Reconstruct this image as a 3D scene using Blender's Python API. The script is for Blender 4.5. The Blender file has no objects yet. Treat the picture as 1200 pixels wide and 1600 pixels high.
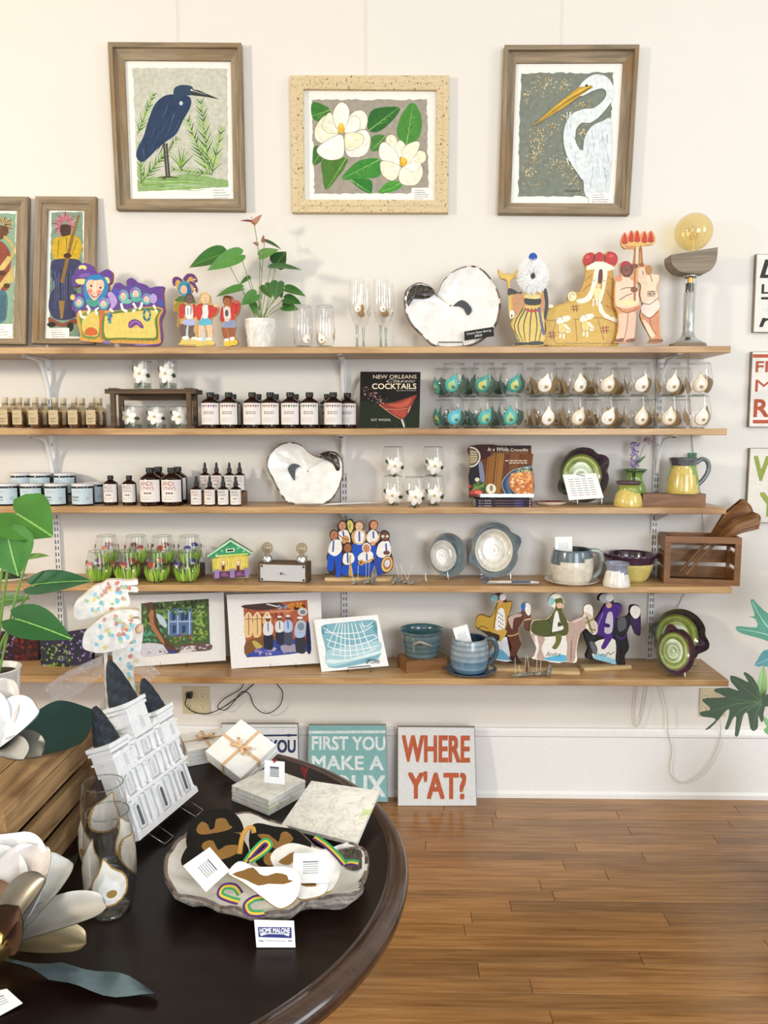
import bpy, math, random
from mathutils import Vector, Matrix, noise
RN = random.Random(11)
PI = math.pi
scene = bpy.context.scene
C = scene.collection

# ------------------------------------------------------------------ camera
F = 1200.0
CAM = Vector((0, -3.05, 1.51))
pitch, yaw = math.radians(6.2), math.radians(1.0)
FW = Vector((-math.sin(yaw)*math.cos(pitch), math.cos(yaw)*math.cos(pitch), -math.sin(pitch)))
RT = FW.cross(Vector((0, 0, 1))).normalized()
UP = RT.cross(FW)
cd = bpy.data.cameras.new('camera'); cam = bpy.data.objects.new('camera', cd); C.objects.link(cam)
cam.matrix_world = Matrix(((RT.x, UP.x, -FW.x, CAM.x), (RT.y, UP.y, -FW.y, CAM.y), (RT.z, UP.z, -FW.z, CAM.z), (0, 0, 0, 1)))
cd.sensor_fit = 'HORIZONTAL'; cd.sensor_width = 36; cd.lens = 36*F/1200; cd.clip_start = 0.05
scene.camera = cam

# ------------------------------------------------------------------ light
vs = scene.view_settings
vs.view_transform = 'Standard'; vs.look = 'None'; vs.gamma = 1; vs.use_curve_mapping = False
vs.exposure = -1.0
scene.cycles.transparent_max_bounces = 48
wd = bpy.data.worlds.new('world'); scene.world = wd; wd.use_nodes = True
wb = wd.node_tree.nodes['Background']; wb.inputs[0].default_value = (0.92, 0.96, 1.0, 1); wb.inputs[1].default_value = 0.3

def area(name, loc, target, sx, sy, power, col):
    l = bpy.data.lights.new(name, 'AREA'); l.shape = 'RECTANGLE'; l.size = sx; l.size_y = sy
    l.energy = power; l.color = col
    o = bpy.data.objects.new(name, l); C.objects.link(o); o.location = loc
    o.rotation_euler = (Vector(target)-Vector(loc)).to_track_quat('-Z', 'Y').to_euler()
    return o
# daylight in the shop-front windows behind the camera and in the side windows
area('daylight_front_right', (2.1, -6.3, 1.85), (1.6, 0, 1.2), 2.2, 2.7, 350, (0.87, 0.935, 1.0))
area('daylight_front_left', (-1.9, -6.3, 2.1), (-1.4, 0, 1.3), 2.2, 2.3, 95, (0.96, 0.98, 1.0))
area('daylight_side_left', (-3.85, -3.1, 2.45), (0.0, -1.0, 1.7), 0.32, 0.45, 195, (1.0, 0.9, 0.72))
area('daylight_side_right', (3.75, -2.6, 2.4), (0, -.6, 1.2), 1.0, 1.6, 80, (0.92, 0.96, 1.0))

# ------------------------------------------------------------------ helpers
def W(px, py, Y):
    d = FW + (px-600)/F*RT - (py-800)/F*UP
    return CAM + d*((Y-CAM.y)/d.y)
def G(px, py, Z):
    d = FW + (px-600)/F*RT - (py-800)/F*UP
    return CAM + d*((Z-CAM.z)/d.z)
def mpp(p):
    return (Vector(p)-CAM).dot(FW)/F

_lin = {}
def hx(h):
    if not isinstance(h, str): return h
    if h not in _lin:
        o = []
        for i in (0, 2, 4):
            c = int(h[i:i+2], 16)/255
            o.append(c/12.92 if c <= .04045 else ((c+.055)/1.055)**2.4)
        _lin[h] = tuple(o)+(1.0,)
    return _lin[h]

def area2(o):
    return sum(o[i][0]*o[(i+1) % len(o)][1]-o[(i+1) % len(o)][0]*o[i][1] for i in range(len(o)))/2
def sp(pts, n=4, closed=True):
    """Catmull-Rom through the points"""
    m = len(pts); out = []
    rng = range(m) if closed else range(m-1)
    for i in rng:
        g = (lambda k: pts[k % m]) if closed else (lambda k: pts[max(0, min(m-1, k))])
        a, b, c, d = g(i-1), g(i), g(i+1), g(i+2)
        for k in range(n):
            t = k/n
            out.append(tuple(.5*(2*b[j]+(c[j]-a[j])*t+(2*a[j]-5*b[j]+4*c[j]-d[j])*t*t+(3*b[j]-a[j]-3*c[j]+d[j])*t**3) for j in range(len(b))))
    if not closed: out.append(tuple(pts[-1]))
    return out
def ell(cx, cy, rx, ry, n=16, rot=0):
    c, s = math.cos(rot), math.sin(rot)
    return [(cx+rx*math.cos(t)*c-ry*math.sin(t)*s, cy+rx*math.cos(t)*s+ry*math.sin(t)*c) for t in [2*PI*i/n for i in range(n)]]

class B:
    """collects faces of ONE mesh; local axes x right, z up, front is -y"""
    DL = 0.000006
    def __init__(s, y0=0.0):
        s.v, s.f, s.c, s.s = [], [], [], []; s.L = 0; s.y0 = y0
    def face(s, pts, col, sm=False):
        i = len(s.v); s.v += [tuple(p) for p in pts]; s.f.append(tuple(range(i, i+len(pts)))); s.c.append(hx(col)); s.s.append(sm)
        return s
    def grid(s, rows, col, closed=False, sm=True, flip=False):
        """rows: list of equal-length point lists; col may be a function(i,j)"""
        b = len(s.v); n = len(rows[0])
        for r in rows: s.v += [tuple(p) for p in r]
        for i in range(len(rows)-1):
            for j in range(n if closed else n-1):
                q = (b+i*n+j, b+i*n+(j+1) % n, b+(i+1)*n+(j+1) % n, b+(i+1)*n+j)
                s.f.append(q[::-1] if flip else q); s.c.append(hx(col(i, j) if callable(col) else col)); s.s.append(sm)
        return s
    def box(s, x0, x1, y0, y1, z0, z1, col, M=None):
        p = [(x, y, z) for z in (z0, z1) for y in (y0, y1) for x in (x0, x1)]
        if M is not None: p = [tuple(M @ Vector(q)) for q in p]
        for q in ((0, 2, 3, 1), (4, 5, 7, 6), (0, 1, 5, 4), (2, 6, 7, 3), (0, 4, 6, 2), (1, 3, 7, 5)):
            s.face([p[k] for k in q], col)
        return s
    def prism(s, o, y0, y1, col, side=None, M=None):
        if area2(o) < 0: o = o[::-1]
        fr = [(x, y0, z) for x, z in o]; bk = [(x, y1, z) for x, z in o]
        if M is not None: fr = [tuple(M @ Vector(q)) for q in fr]; bk = [tuple(M @ Vector(q)) for q in bk]
        s.face(fr, col); s.face(bk[::-1], side or col); n = len(o)
        for i in range(n):
            j = (i+1) % n; s.face((fr[i], bk[i], bk[j], fr[j]), side or col)
        return s
    def flat(s, o, col):
        if area2(o) < 0: o = o[::-1]
        s.L += 1; y = s.y0-s.L*s.DL
        return s.face([(x, y, z) for x, z in o], col)
    def stroke(s, pts, w, col, w2=None):
        s.L += 1; y = s.y0-s.L*s.DL; n = len(pts); a, b = [], []
        for i, p in enumerate(pts):
            q0, q1 = pts[max(0, i-1)], pts[min(n-1, i+1)]
            dx, dz = q1[0]-q0[0], q1[1]-q0[1]; l = math.hypot(dx, dz) or 1
            h = (w if w2 is None else w+(w2-w)*i/(n-1))/2
            a.append((p[0]-dz/l*h, y, p[1]+dx/l*h)); b.append((p[0]+dz/l*h, y, p[1]-dx/l*h))
        for i in range(n-1): s.face((b[i], b[i+1], a[i+1], a[i]), col)
        return s
    def lathe(s, prof, col, n=20, cx=0, cy=0, cz=0, sm=True, sx=1, sy=1):
        rows = [[(cx+r*sx*math.cos(2*PI*k/n), cy+r*sy*math.sin(2*PI*k/n), cz+z) for k in range(n)] for r, z in prof]
        cf = (lambda i, j: col[min(i, len(col)-1)]) if isinstance(col, (list,)) else col
        return s.grid(rows, cf, True, sm)
    def tube(s, pts, r, col, n=8, cap=True):
        pts = [Vector(p) for p in pts]; m = len(pts); rows = []
        ref = Vector((0.13, 0.31, 0.94))
        for i, p in enumerate(pts):
            t = (pts[min(m-1, i+1)]-pts[max(0, i-1)]).normalized()
            a = t.cross(ref)
            if a.length < .1: a = t.cross(Vector((1, 0, 0)))
            a.normalize(); b = t.cross(a)
            rr = r[i] if isinstance(r, (list, tuple)) else r
            rows.append([p+a*(rr*math.cos(2*PI*k/n))+b*(rr*math.sin(2*PI*k/n)) for k in range(n)])
        s.grid(rows, col, True, True, True)
        if cap: s.face(rows[0], col); s.face(rows[-1][::-1], col)
        return s
    def ball(s, c, rx, ry, rz, col, n=14, m=8):
        rows = [[(c[0]+rx*math.cos(t)*math.cos(2*PI*k/n), c[1]+ry*math.cos(t)*math.sin(2*PI*k/n), c[2]+rz*math.sin(t)) for k in range(n)] for t in [-PI/2+PI*(i+.001*(i == 0)-.001*(i == m))/m for i in range(m+1)]]
        return s.grid(rows, col, True)
    def text(s, st, x0, x1, z0, z1, col, bold=0.0, shear=0.0, M=None, wrap=None):
        me = textmesh(st, 0.0, shear); s.L += 1; y = s.y0-s.L*s.DL
        vs_ = [v.co for v in me.vertices]; d = bold*(z1-z0)*1.1
        ax, bx = min(v.x for v in vs_), max(v.x for v in vs_); az, bz = min(v.y for v in vs_), max(v.y for v in vs_)
        for ci, (dx, dz) in enumerate(((0, 0),) if bold < .015 else ((d, d), (-d, d), (d, -d), (-d, -d), (0, 0))):
            P = [(x0+dx+(v.x-ax)/(bx-ax)*(x1-x0), y-ci*2.5e-5, z0+dz+(v.y-az)/(bz-az)*(z1-z0)) for v in vs_]
            if wrap: P = [wrap(p[0], p[2]) for p in P]
            if M is not None: P = [tuple(M @ Vector(p)) for p in P]
            b = len(s.v); s.v += P
            for p in me.polygons:
                s.f.append(tuple(b+k for k in p.vertices)); s.c.append(hx(col)); s.s.append(False)
        return s
    def make(s, name, mat, parent=None, M=None, loc=None, kind=None, label=None):
        me = bpy.data.meshes.new(name); me.from_pydata(s.v, [], s.f)
        at = me.color_attributes.new('Col', 'FLOAT_COLOR', 'CORNER')
        buf = []
        for f, c in zip(s.f, s.c): buf += list(c)*len(f)
        at.data.foreach_set('color', buf)
        me.polygons.foreach_set('use_smooth', s.s)
        me.materials.append(MT[mat] if isinstance(mat, str) else mat); me.update()
        o = bpy.data.objects.new(name, me); C.objects.link(o)
        if parent: o.parent = parent
        if M is not None: o.matrix_local = M
        if loc is not None: o.location = loc
        if kind: o['kind'] = kind
        if label: o['label'] = label
        return o
_tm = {}
def textmesh(st, bold, shear):
    k = (st, bold, shear)
    if k not in _tm:
        cu = bpy.data.curves.new('lettering', 'FONT'); cu.body = st; cu.offset = bold; cu.shear = shear; cu.resolution_u = 3
        ob = bpy.data.objects.new('lettering', cu); C.objects.link(ob)
        dg = bpy.context.evaluated_depsgraph_get()
        me = bpy.data.meshes.new_from_object(ob.evaluated_get(dg)); bpy.data.objects.remove(ob); _tm[k] = me
    return _tm[k]
def thing(name, label, cat, loc=(0, 0, 0), rz=0, group=None, M=None):
    o = bpy.data.objects.new(name, None); C.objects.link(o); o.empty_display_size = .02
    if M is not None: o.matrix_world = M
    else: o.location = loc; o.rotation_euler = (0, 0, rz)
    return tag(o, label, cat, group)
def tag(o, label, cat, group=None):
    o['label'] = label; o['category'] = cat
    if group: o['group'] = group
    return o
def struct(o): o['kind'] = 'structure'; return o
def dup(root, loc, label, rz=None, group=None, scale=None):
    def cp(o, par):
        c = o.copy(); C.objects.link(c); c.parent = par
        for ch in kids.get(o.name, ()): cp(ch, c)
        return c
    kids = {}
    for o in root.children_recursive: kids.setdefault(o.parent.name, []).append(o)
    r = cp(root, None); r.location = loc; r['label'] = label
    if rz is not None: r.rotation_euler = (0, 0, rz)
    if group: r['group'] = group
    if scale: r.scale = (scale,)*3
    return r

class Pl:
    """a plane in the place; photo points are carried onto it"""
    def __init__(s, o, n=(0, -1, 0), zm=(0, 0, 1), clamp=False, up=(0, 0, 1), x=None):
        s.o = Vector(o); s.n = Vector(n).normalized()
        s.x = Vector(x).normalized() if x is not None else Vector(up).cross(s.n).normalized()
        s.x = (s.x-s.n*s.x.dot(s.n)).normalized()
        s.z = s.n.cross(s.x); s.zm = zm; s.clamp = clamp
        y = -s.n
        s.M = Matrix(((s.x.x, y.x, s.z.x, s.o.x), (s.x.y, y.y, s.z.y, s.o.y), (s.x.z, y.z, s.z.z, s.o.z), (0, 0, 0, 1)))
    def __call__(s, a, b):
        px = s.zm[0]+a/s.zm[2]; py = s.zm[1]+b/s.zm[2]
        d = FW + (px-600)/F*RT - (py-800)/F*UP
        p = CAM + d*((s.o-CAM).dot(s.n)/d.dot(s.n)) - s.o
        z = p.dot(s.z)
        return (p.dot(s.x), max(0.0, z) if s.clamp else z)
    def m(s, pts): return [s(*p) for p in pts]
    def w(s, d): return d/s.zm[2]*mpp(s.o)

# ------------------------------------------------------------------ materials
MT = {}
def newmat(name):
    m = bpy.data.materials.new(name); m.use_nodes = True; nt = m.node_tree; nt.nodes.clear()
    out = nt.nodes.new('ShaderNodeOutputMaterial'); MT[name] = m
    return m, nt, out
def N(nt, t, **kw):
    n = nt.nodes.new(t)
    for k, v in kw.items():
        if k.startswith('i_'): n.inputs[k[2:].replace('_', ' ')].default_value = v
        else: setattr(n, k, v)
    return n
def attr_mat(name, rough=.55, metal=0, coat=0, var=.12, vscale=60, bump=0, bscale=80, sub=0, spec=.5, stretch=(1, 1, 1)):
    m, nt, out = newmat(name); L = nt.links.new
    p = N(nt, 'ShaderNodeBsdfPrincipled'); L(p.outputs[0], out.inputs[0])
    p.inputs['Roughness'].default_value = rough; p.inputs['Metallic'].default_value = metal
    p.inputs['Coat Weight'].default_value = coat; p.inputs['Coat Roughness'].default_value = .08
    p.inputs['Specular IOR Level'].default_value = spec
    a = N(nt, 'ShaderNodeAttribute', attribute_name='Col')
    tc = N(nt, 'ShaderNodeTexCoord'); mp = N(nt, 'ShaderNodeMapping'); mp.inputs['Scale'].default_value = stretch
    L(tc.outputs['Object'], mp.inputs[0])
    nz = N(nt, 'ShaderNodeTexNoise'); nz.inputs['Scale'].default_value = vscale; nz.inputs['Detail'].default_value = 5; L(mp.outputs[0], nz.inputs[0])
    mr = N(nt, 'ShaderNodeMapRange'); mr.inputs[1].default_value = .25; mr.inputs[2].default_value = .75; mr.inputs[3].default_value = 1-var*1.3; mr.inputs[4].default_value = 1+var
    L(nz.outputs[0], mr.inputs[0])
    mx = N(nt, 'ShaderNodeVectorMath', operation='SCALE'); L(a.outputs[0], mx.inputs[0]); L(mr.outputs[0], mx.inputs['Scale'])
    L(mx.outputs[0], p.inputs['Base Color'])
    if bump:
        n2 = N(nt, 'ShaderNodeTexNoise'); n2.inputs['Scale'].default_value = bscale; n2.inputs['Detail'].default_value = 4; L(mp.outputs[0], n2.inputs[0])
        bp = N(nt, 'ShaderNodeBump'); bp.inputs['Strength'].default_value = bump; bp.inputs['Distance'].default_value = .004
        L(n2.outputs[0], bp.inputs['Height']); L(bp.outputs[0], p.inputs['Normal'])
    return m
attr_mat('paint', .6, var=.14, vscale=70, spec=.25)
attr_mat('gloss_paint', .35, var=.10, vscale=70, spec=.35)
attr_mat('print', .5, var=.05, vscale=90, spec=.2)
attr_mat('paper', .7, var=.03)
attr_mat('ceramic', .18, coat=.5, var=.14, vscale=45)
attr_mat('plaster', .8, var=.05, bump=.35, bscale=160)
attr_mat('shell', .3, coat=.4, var=.12, vscale=25, bump=.5, bscale=45)
attr_mat('shell_rough', .6, coat=.15, var=.62, vscale=60, bump=1.0, bscale=70, stretch=(1, 1, 2.5))
attr_mat('metal_paint', .3, metal=.75, var=.12, vscale=14)
attr_mat('chrome', .12, metal=1, var=.02)
attr_mat('gold', .25, metal=.9, var=.08, vscale=30)
attr_mat('white_metal', .4, var=.02)
attr_mat('plastic', .35, var=.03, spec=.35)
attr_mat('amber', .1, coat=.25, var=.05, spec=.4)
attr_mat('leaf', .4, coat=.1, var=.18, vscale=18)
attr_mat('soil', .9, var=.4, vscale=120, bump=.8, bscale=150)
attr_mat('cloth', .8, var=.06)
attr_mat('stone', .85, var=.35, vscale=90, bump=.6, bscale=90)
attr_mat('wall_paint', .65, var=.012, vscale=2.5, bump=.06, bscale=120)

def wood_mat(name, c0, c1, axis=0, scale=14, rough=.5, coat=0.0, dark=None, dscale=3.0, obrand=0.0, stretch=14, bump=.15, spec=.5):
    m, nt, out = newmat(name); L = nt.links.new
    p = N(nt, 'ShaderNodeBsdfPrincipled'); L(p.outputs[0], out.inputs[0])
    p.inputs['Roughness'].default_value = rough; p.inputs['Coat Weight'].default_value = coat; p.inputs['Coat Roughness'].default_value = .12; p.inputs['Specular IOR Level'].default_value = spec
    tc = N(nt, 'ShaderNodeTexCoord'); oi = N(nt, 'ShaderNodeObjectInfo')
    ad = N(nt, 'ShaderNodeVectorMath', operation='ADD'); L(tc.outputs['Object'], ad.inputs[0])
    sc = N(nt, 'ShaderNodeMath', operation='MULTIPLY'); sc.inputs[1].default_value = 37; L(oi.outputs['Random'], sc.inputs[0]); L(sc.outputs[0], ad.inputs[1])
    mp = N(nt, 'ShaderNodeMapping'); s = [stretch]*3; s[axis] = 1.0; mp.inputs['Scale'].default_value = s; L(ad.outputs[0], mp.inputs[0])
    n1 = N(nt, 'ShaderNodeTexNoise'); n1.inputs['Scale'].default_value = scale/stretch*3; n1.inputs['Detail'].default_value = 8; n1.inputs['Roughness'].default_value = .65; n1.inputs['Distortion'].default_value = .6; L(mp.outputs[0], n1.inputs[0])
    r = N(nt, 'ShaderNodeValToRGB'); L(n1.outputs[0], r.inputs[0])
    e = r.color_ramp.elements; e[0].position = .3; e[0].color = hx(c0); e[1].position = .68; e[1].color = hx(c1)
    col = r.outputs[0]
    if dark:
        n2 = N(nt, 'ShaderNodeTexNoise'); n2.inputs['Scale'].default_value = dscale; n2.inputs['Detail'].default_value = 3; L(ad.outputs[0], n2.inputs[0])
        mr = N(nt, 'ShaderNodeMapRange'); mr.inputs[1].default_value = .55; mr.inputs[2].default_value = .75; L(n2.outputs[0], mr.inputs[0])
        mx = N(nt, 'ShaderNodeMix', data_type='RGBA'); L(mr.outputs[0], mx.inputs[0]); L(col, mx.inputs[6]); mx.inputs[7].default_value = hx(dark); col = mx.outputs[2]
    if obrand:
        mr2 = N(nt, 'ShaderNodeMapRange'); mr2.inputs[3].default_value = 1-obrand; mr2.inputs[4].default_value = 1+obrand; L(oi.outputs['Random'], mr2.inputs[0])
        sv = N(nt, 'ShaderNodeVectorMath', operation='SCALE'); L(col, sv.inputs[0]); L(mr2.outputs[0], sv.inputs['Scale']); col = sv.outputs[0]
    L(col, p.inputs['Base Color'])
    bp = N(nt, 'ShaderNodeBump'); bp.inputs['Strength'].default_value = bump; bp.inputs['Distance'].default_value = .002; L(n1.outputs[0], bp.inputs['Height']); L(bp.outputs[0], p.inputs['Normal'])
    return m
wood_mat('shelf_wood', '9C7444', 'CDA878', 0, 16, .42, .12, '86592E', 2.6)
wood_mat('floor_wood', '784F25', 'AA7D4A', 0, 22, .26, .25, None, 3, .24, 20, .05)
wood_mat('floor_base', '3A220E', '4A2C12', 0, 22, .5)
wood_mat('frame_wood_h', '6A5C48', 'A8957A', 0, 18, .75, dark='8A6A42')
wood_mat('frame_wood_v', '6A5C48', 'A8957A', 2, 18, .75, dark='8A6A42')
wood_mat('chip_wood_h', 'CDB78E', 'DCCAA4', 0, 40, .7, dark=None, stretch=4)
wood_mat('crate_wood', '6A4A2C', 'BC9868', 0, 18, .7, dark='5A3A1E', dscale=7)
wood_mat('brown_wood', '684222', '926539', 0, 20, .45, dark='523116')
wood_mat('dark_wood', '3A2A1C', '6A5238', 0, 20, .7)
wood_mat('grey_wood', '6E6254', '9A8C78', 0, 20, .7)
wood_mat('pale_wood', 'B89A68', 'DCC294', 0, 20, .6)
wood_mat('table_wood', '0E0705', '1A0E09', 0, 12, .3, .03, '26160D', 2.5, 0, 8, .04, .2)
wood_mat('rim_wood', '2C1A12', '4C3020', 0, 12, .2, .4, '3A2216', 2.5, 0, 8, .04)

def chip():
    # peeling cream paint: thin dark flecks where the wood shows
    m = MT['chip_wood_h']; nt = m.node_tree; L = nt.links.new
    p = [n for n in nt.nodes if n.type == 'BSDF_PRINCIPLED'][0]
    src = p.inputs['Base Color'].links[0].from_socket
    tc = N(nt, 'ShaderNodeTexCoord'); nz = N(nt, 'ShaderNodeTexNoise'); nz.inputs['Scale'].default_value = 110; nz.inputs['Detail'].default_value = 3; L(tc.outputs['Object'], nz.inputs[0])
    mr = N(nt, 'ShaderNodeMapRange'); mr.inputs[1].default_value = .60; mr.inputs[2].default_value = .66; L(nz.outputs[0], mr.inputs[0])
    mx = N(nt, 'ShaderNodeMix', data_type='RGBA'); L(mr.outputs[0], mx.inputs[0]); L(src, mx.inputs[6]); mx.inputs[7].default_value = hx('7A6240'); L(mx.outputs[2], p.inputs['Base Color'])
chip()

def glass_mat(name, tint, f0=1.45, extra=0.0):
    m, nt, out = newmat(name); L = nt.links.new
    t = N(nt, 'ShaderNodeBsdfTransparent'); t.inputs[0].default_value = hx(tint)
    g = N(nt, 'ShaderNodeBsdfGlossy'); g.inputs['Roughness'].default_value = .03
    lw = N(nt, 'ShaderNodeLayerWeight'); pw = N(nt, 'ShaderNodeMath', operation='POWER'); pw.inputs[1].default_value = 4.0; L(lw.outputs['Facing'], pw.inputs[0])
    ad = N(nt, 'ShaderNodeMath', operation='MULTIPLY_ADD', use_clamp=True); ad.inputs[1].default_value = .7; ad.inputs[2].default_value = .035+extra; L(pw.outputs[0], ad.inputs[0])
    mx = N(nt, 'ShaderNodeMixShader'); L(ad.outputs[0], mx.inputs[0]); L(t.outputs[0], mx.inputs[1]); L(g.outputs[0], mx.inputs[2]); L(mx.outputs[0], out.inputs[0])
    return m
glass_mat('glass', 'FDFDFD', 1.45, .02)
glass_mat('glass_base', 'D8DEDA', 1.5, .05)
glass_mat('acrylic', 'E8ECEC', 1.5, .06)
glass_mat('bulb_amber', 'FAEFCC', 1.5, .04)
glass_mat('bulb_clear', 'EDE6D8', 1.5, .04)
glass_mat('spice_glass', 'E8E2D4', 1.5, .03)

def tulle():
    m, nt, out = newmat('tulle'); L = nt.links.new
    t = N(nt, 'ShaderNodeBsdfTransparent'); d = N(nt, 'ShaderNodeBsdfDiffuse'); d.inputs[0].default_value = (.92, .9, .95, 1)
    tl = N(nt, 'ShaderNodeBsdfTranslucent'); tl.inputs[0].default_value = (.9, .88, .93, 1)
    ms = N(nt, 'ShaderNodeMixShader'); ms.inputs[0].default_value = .5; L(d.outputs[0], ms.inputs[1]); L(tl.outputs[0], ms.inputs[2])
    tc = N(nt, 'ShaderNodeTexCoord'); vo = N(nt, 'ShaderNodeTexVoronoi'); vo.inputs['Scale'].default_value = 95; L(tc.outputs['Object'], vo.inputs[0])
    mr = N(nt, 'ShaderNodeMapRange'); mr.inputs[1].default_value = .16; mr.inputs[2].default_value = .22; mr.inputs[3].default_value = .85; mr.inputs[4].default_value = .3; L(vo.outputs['Distance'], mr.inputs[0])
    mx = N(nt, 'ShaderNodeMixShader'); L(mr.outputs[0], mx.inputs[0]); L(t.outputs[0], mx.inputs[1]); L(ms.outputs[0], mx.inputs[2]); L(mx.outputs[0], out.inputs[0])
tulle()
def fluff():
    m, nt, out = newmat('fluff'); p = N(nt, 'ShaderNodeBsdfPrincipled'); nt.links.new(p.outputs[0], out.inputs[0])
    a = N(nt, 'ShaderNodeAttribute', attribute_name='Col'); nt.links.new(a.outputs[0], p.inputs['Base Color']); p.inputs['Roughness'].default_value = .9
fluff()
def mapmat():
    # printed street map: pale paper with faint line tangles and green patches
    m, nt, out = newmat('map_print'); L = nt.links.new
    p = N(nt, 'ShaderNodeBsdfPrincipled'); L(p.outputs[0], out.inputs[0]); p.inputs['Roughness'].default_value = .5
    tc = N(nt, 'ShaderNodeTexCoord')
    n1 = N(nt, 'ShaderNodeTexNoise'); n1.inputs['Scale'].default_value = 22; n1.inputs['Detail'].default_value = 4; L(tc.outputs['Object'], n1.inputs[0])
    r1 = N(nt, 'ShaderNodeValToRGB'); L(n1.outputs[0], r1.inputs[0]); e = r1.color_ramp.elements
    e[0].position = .35; e[0].color = hx('DFDCD6'); e[1].position = .62; e[1].color = hx('EFEEE6'); k = e.new(.70); k.color = hx('CDDB9A')
    n2 = N(nt, 'ShaderNodeTexNoise'); n2.inputs['Scale'].default_value = 30; n2.inputs['Detail'].default_value = 6; n2.inputs['Distortion'].default_value = 1.5; L(tc.outputs['Object'], n2.inputs[0])
    sb = N(nt, 'ShaderNodeMath', operation='SUBTRACT'); sb.inputs[1].default_value = .5; L(n2.outputs[0], sb.inputs[0]); ab = N(nt, 'ShaderNodeMath', operation='ABSOLUTE'); L(sb.outputs[0], ab.inputs[0])
    mr = N(nt, 'ShaderNodeMapRange'); mr.inputs[1].default_value = 0; mr.inputs[2].default_value = .03; mr.inputs[3].default_value = .65; mr.inputs[4].default_value = 0; L(ab.outputs[0], mr.inputs[0])
    mx = N(nt, 'ShaderNodeMix', data_type='RGBA'); L(mr.outputs[0], mx.inputs[0]); L(r1.outputs[0], mx.inputs[6]); mx.inputs[7].default_value = hx('B4B2AC'); L(mx.outputs[2], p.inputs['Base Color'])
mapmat()
# ================================================================== the room
def quad(name, pts, col, mat='wall_paint'):
    return struct(B().face(pts, col).make(name, mat))
WL, WR, WRR, CE = -4.0, 3.9, -6.5, 3.75
WC = 'E4DFD8'
quad('wall_back', [(WL, 0, 0), (WR, 0, 0), (WR, 0, CE), (WL, 0, CE)], WC)
quad('ceiling', [(WL, WRR, CE), (WL, 0, CE), (WR, 0, CE), (WR, WRR, CE)], 'F4F1EA')
def wall_hole(name, pt, u0, u1, v0, v1, holes, col):
    """wall with rectangular window openings; pt(u,v) gives the 3D point"""
    us = sorted({u0, u1} | {h[0] for h in holes} | {h[1] for h in holes}); b = B()
    vs2 = sorted({v0, v1} | {h[2] for h in holes} | {h[3] for h in holes})
    for i in range(len(us)-1):
        for j in range(len(vs2)-1):
            cu, cv = (us[i]+us[i+1])/2, (vs2[j]+vs2[j+1])/2
            if any(h[0] < cu < h[1] and h[2] < cv < h[3] for h in holes): continue
            b.face([pt(us[i], vs2[j]), pt(us[i+1], vs2[j]), pt(us[i+1], vs2[j+1]), pt(us[i], vs2[j+1])], col)
    return struct(b.make(name, 'wall_paint'))
wall_hole('wall_left', lambda u, v: (WL, u, v), WRR, 0, 0, CE, [(-4.0, -2.2, .9, 3.1)], 'EDE6DA')
wall_hole('wall_right', lambda u, v: (WR, u, v), WRR, 0, 0, CE, [(-3.6, -1.6, .9, 3.3)], 'EDE9E0')
wall_hole('wall_front', lambda u, v: (u, WRR, v), WL, WR, 0, CE, [(-3.2, -.6, .5, 3.3), (.8, 3.4, .5, 3.3)], 'E6E0D6')

# floor: boards in view are built one by one, the rest is the sub-floor
fl = struct(B().face([(WL, WRR, -.012), (WR, WRR, -.012), (WR, 0, -.012), (WL, 0, -.012)], '4A2C12').make('floor', 'floor_base'))
bw = .0585; rows = 34; r2 = random.Random(5); npl = 0
for i in range(rows):
    y1 = -.018-i*bw; y0 = y1-bw+.0012
    x = -1.75-r2.random()*.5
    while x < 1.75:
        ln = r2.choice((.55, .8, 1.0, 1.3, 1.6))*r2.uniform(.8, 1.15)
        x1 = min(x+ln, 2.2)
        if x1 > -1.7:
            b = B(); w, h = (x1-x-.0012)/2, (y1-y0)/2; e = .0012
            t = [(-w+e, -h+e, 0), (w-e, -h+e, 0), (w-e, h-e, 0), (-w+e, h-e, 0)]
            lo = [(-w, -h, -e), (w, -h, -e), (w, h, -e), (-w, h, -e)]; bt = [(a, c, -.011) for a, c, _ in lo]
            b.face(t, 'FFFFFF')
            for k in range(4):
                j = (k+1) % 4; b.face((lo[k], lo[j], t[j], t[k]), 'FFFFFF'); b.face((bt[k], bt[j], lo[j], lo[k]), 'FFFFFF')
            b.make('floor_plank', 'floor_wood', fl, loc=((x+x1)/2, (y0+y1)/2, 0)); npl += 1
        x = x1
    if npl > 290: break

# baseboard: tall white board with a moulded cap and a shoe strip
zc = W(900, 1139, -.02).z
prof = [(0, 0), (-.030, 0), (-.030, .018), (-.022, .028), (-.022, zc-.035), (-.030, zc-.028), (-.030, zc-.018), (-.020, zc-.008), (-.016, zc), (0, zc)]
b = B(); b.grid([[(x, y, z) for y, z in prof] for x in (WL+.01, WR-.01)], 'F1F1F0', sm=False); struct(b.make('baseboard_back', 'white_metal'))
# thin painted batten seam above the baseboard
zz = W(900, 1127, 0).z

# picture cords: thin vertical wires from the ceiling rail down to the frames
for i, (px, py) in enumerate(((278, 80), (571, 125), (877, 84))):
    p = W(px, py, -.006); lab = ('blue heron', 'magnolia', 'white egret')[i]
    o = B().box(-.0040, -.0028, -.0008, .0, 0, CE-.02-p.z, 'F0EBE2').box(.0028, .0040, -.0008, .0, 0, CE-.02-p.z, 'F0EBE2').make('picture_cord', 'white_metal', loc=(p.x, -.001, p.z))
    tag(o, 'pair of thin pale hanging cords above the %s picture' % lab, 'cord', 'picture hanging cords')

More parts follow.
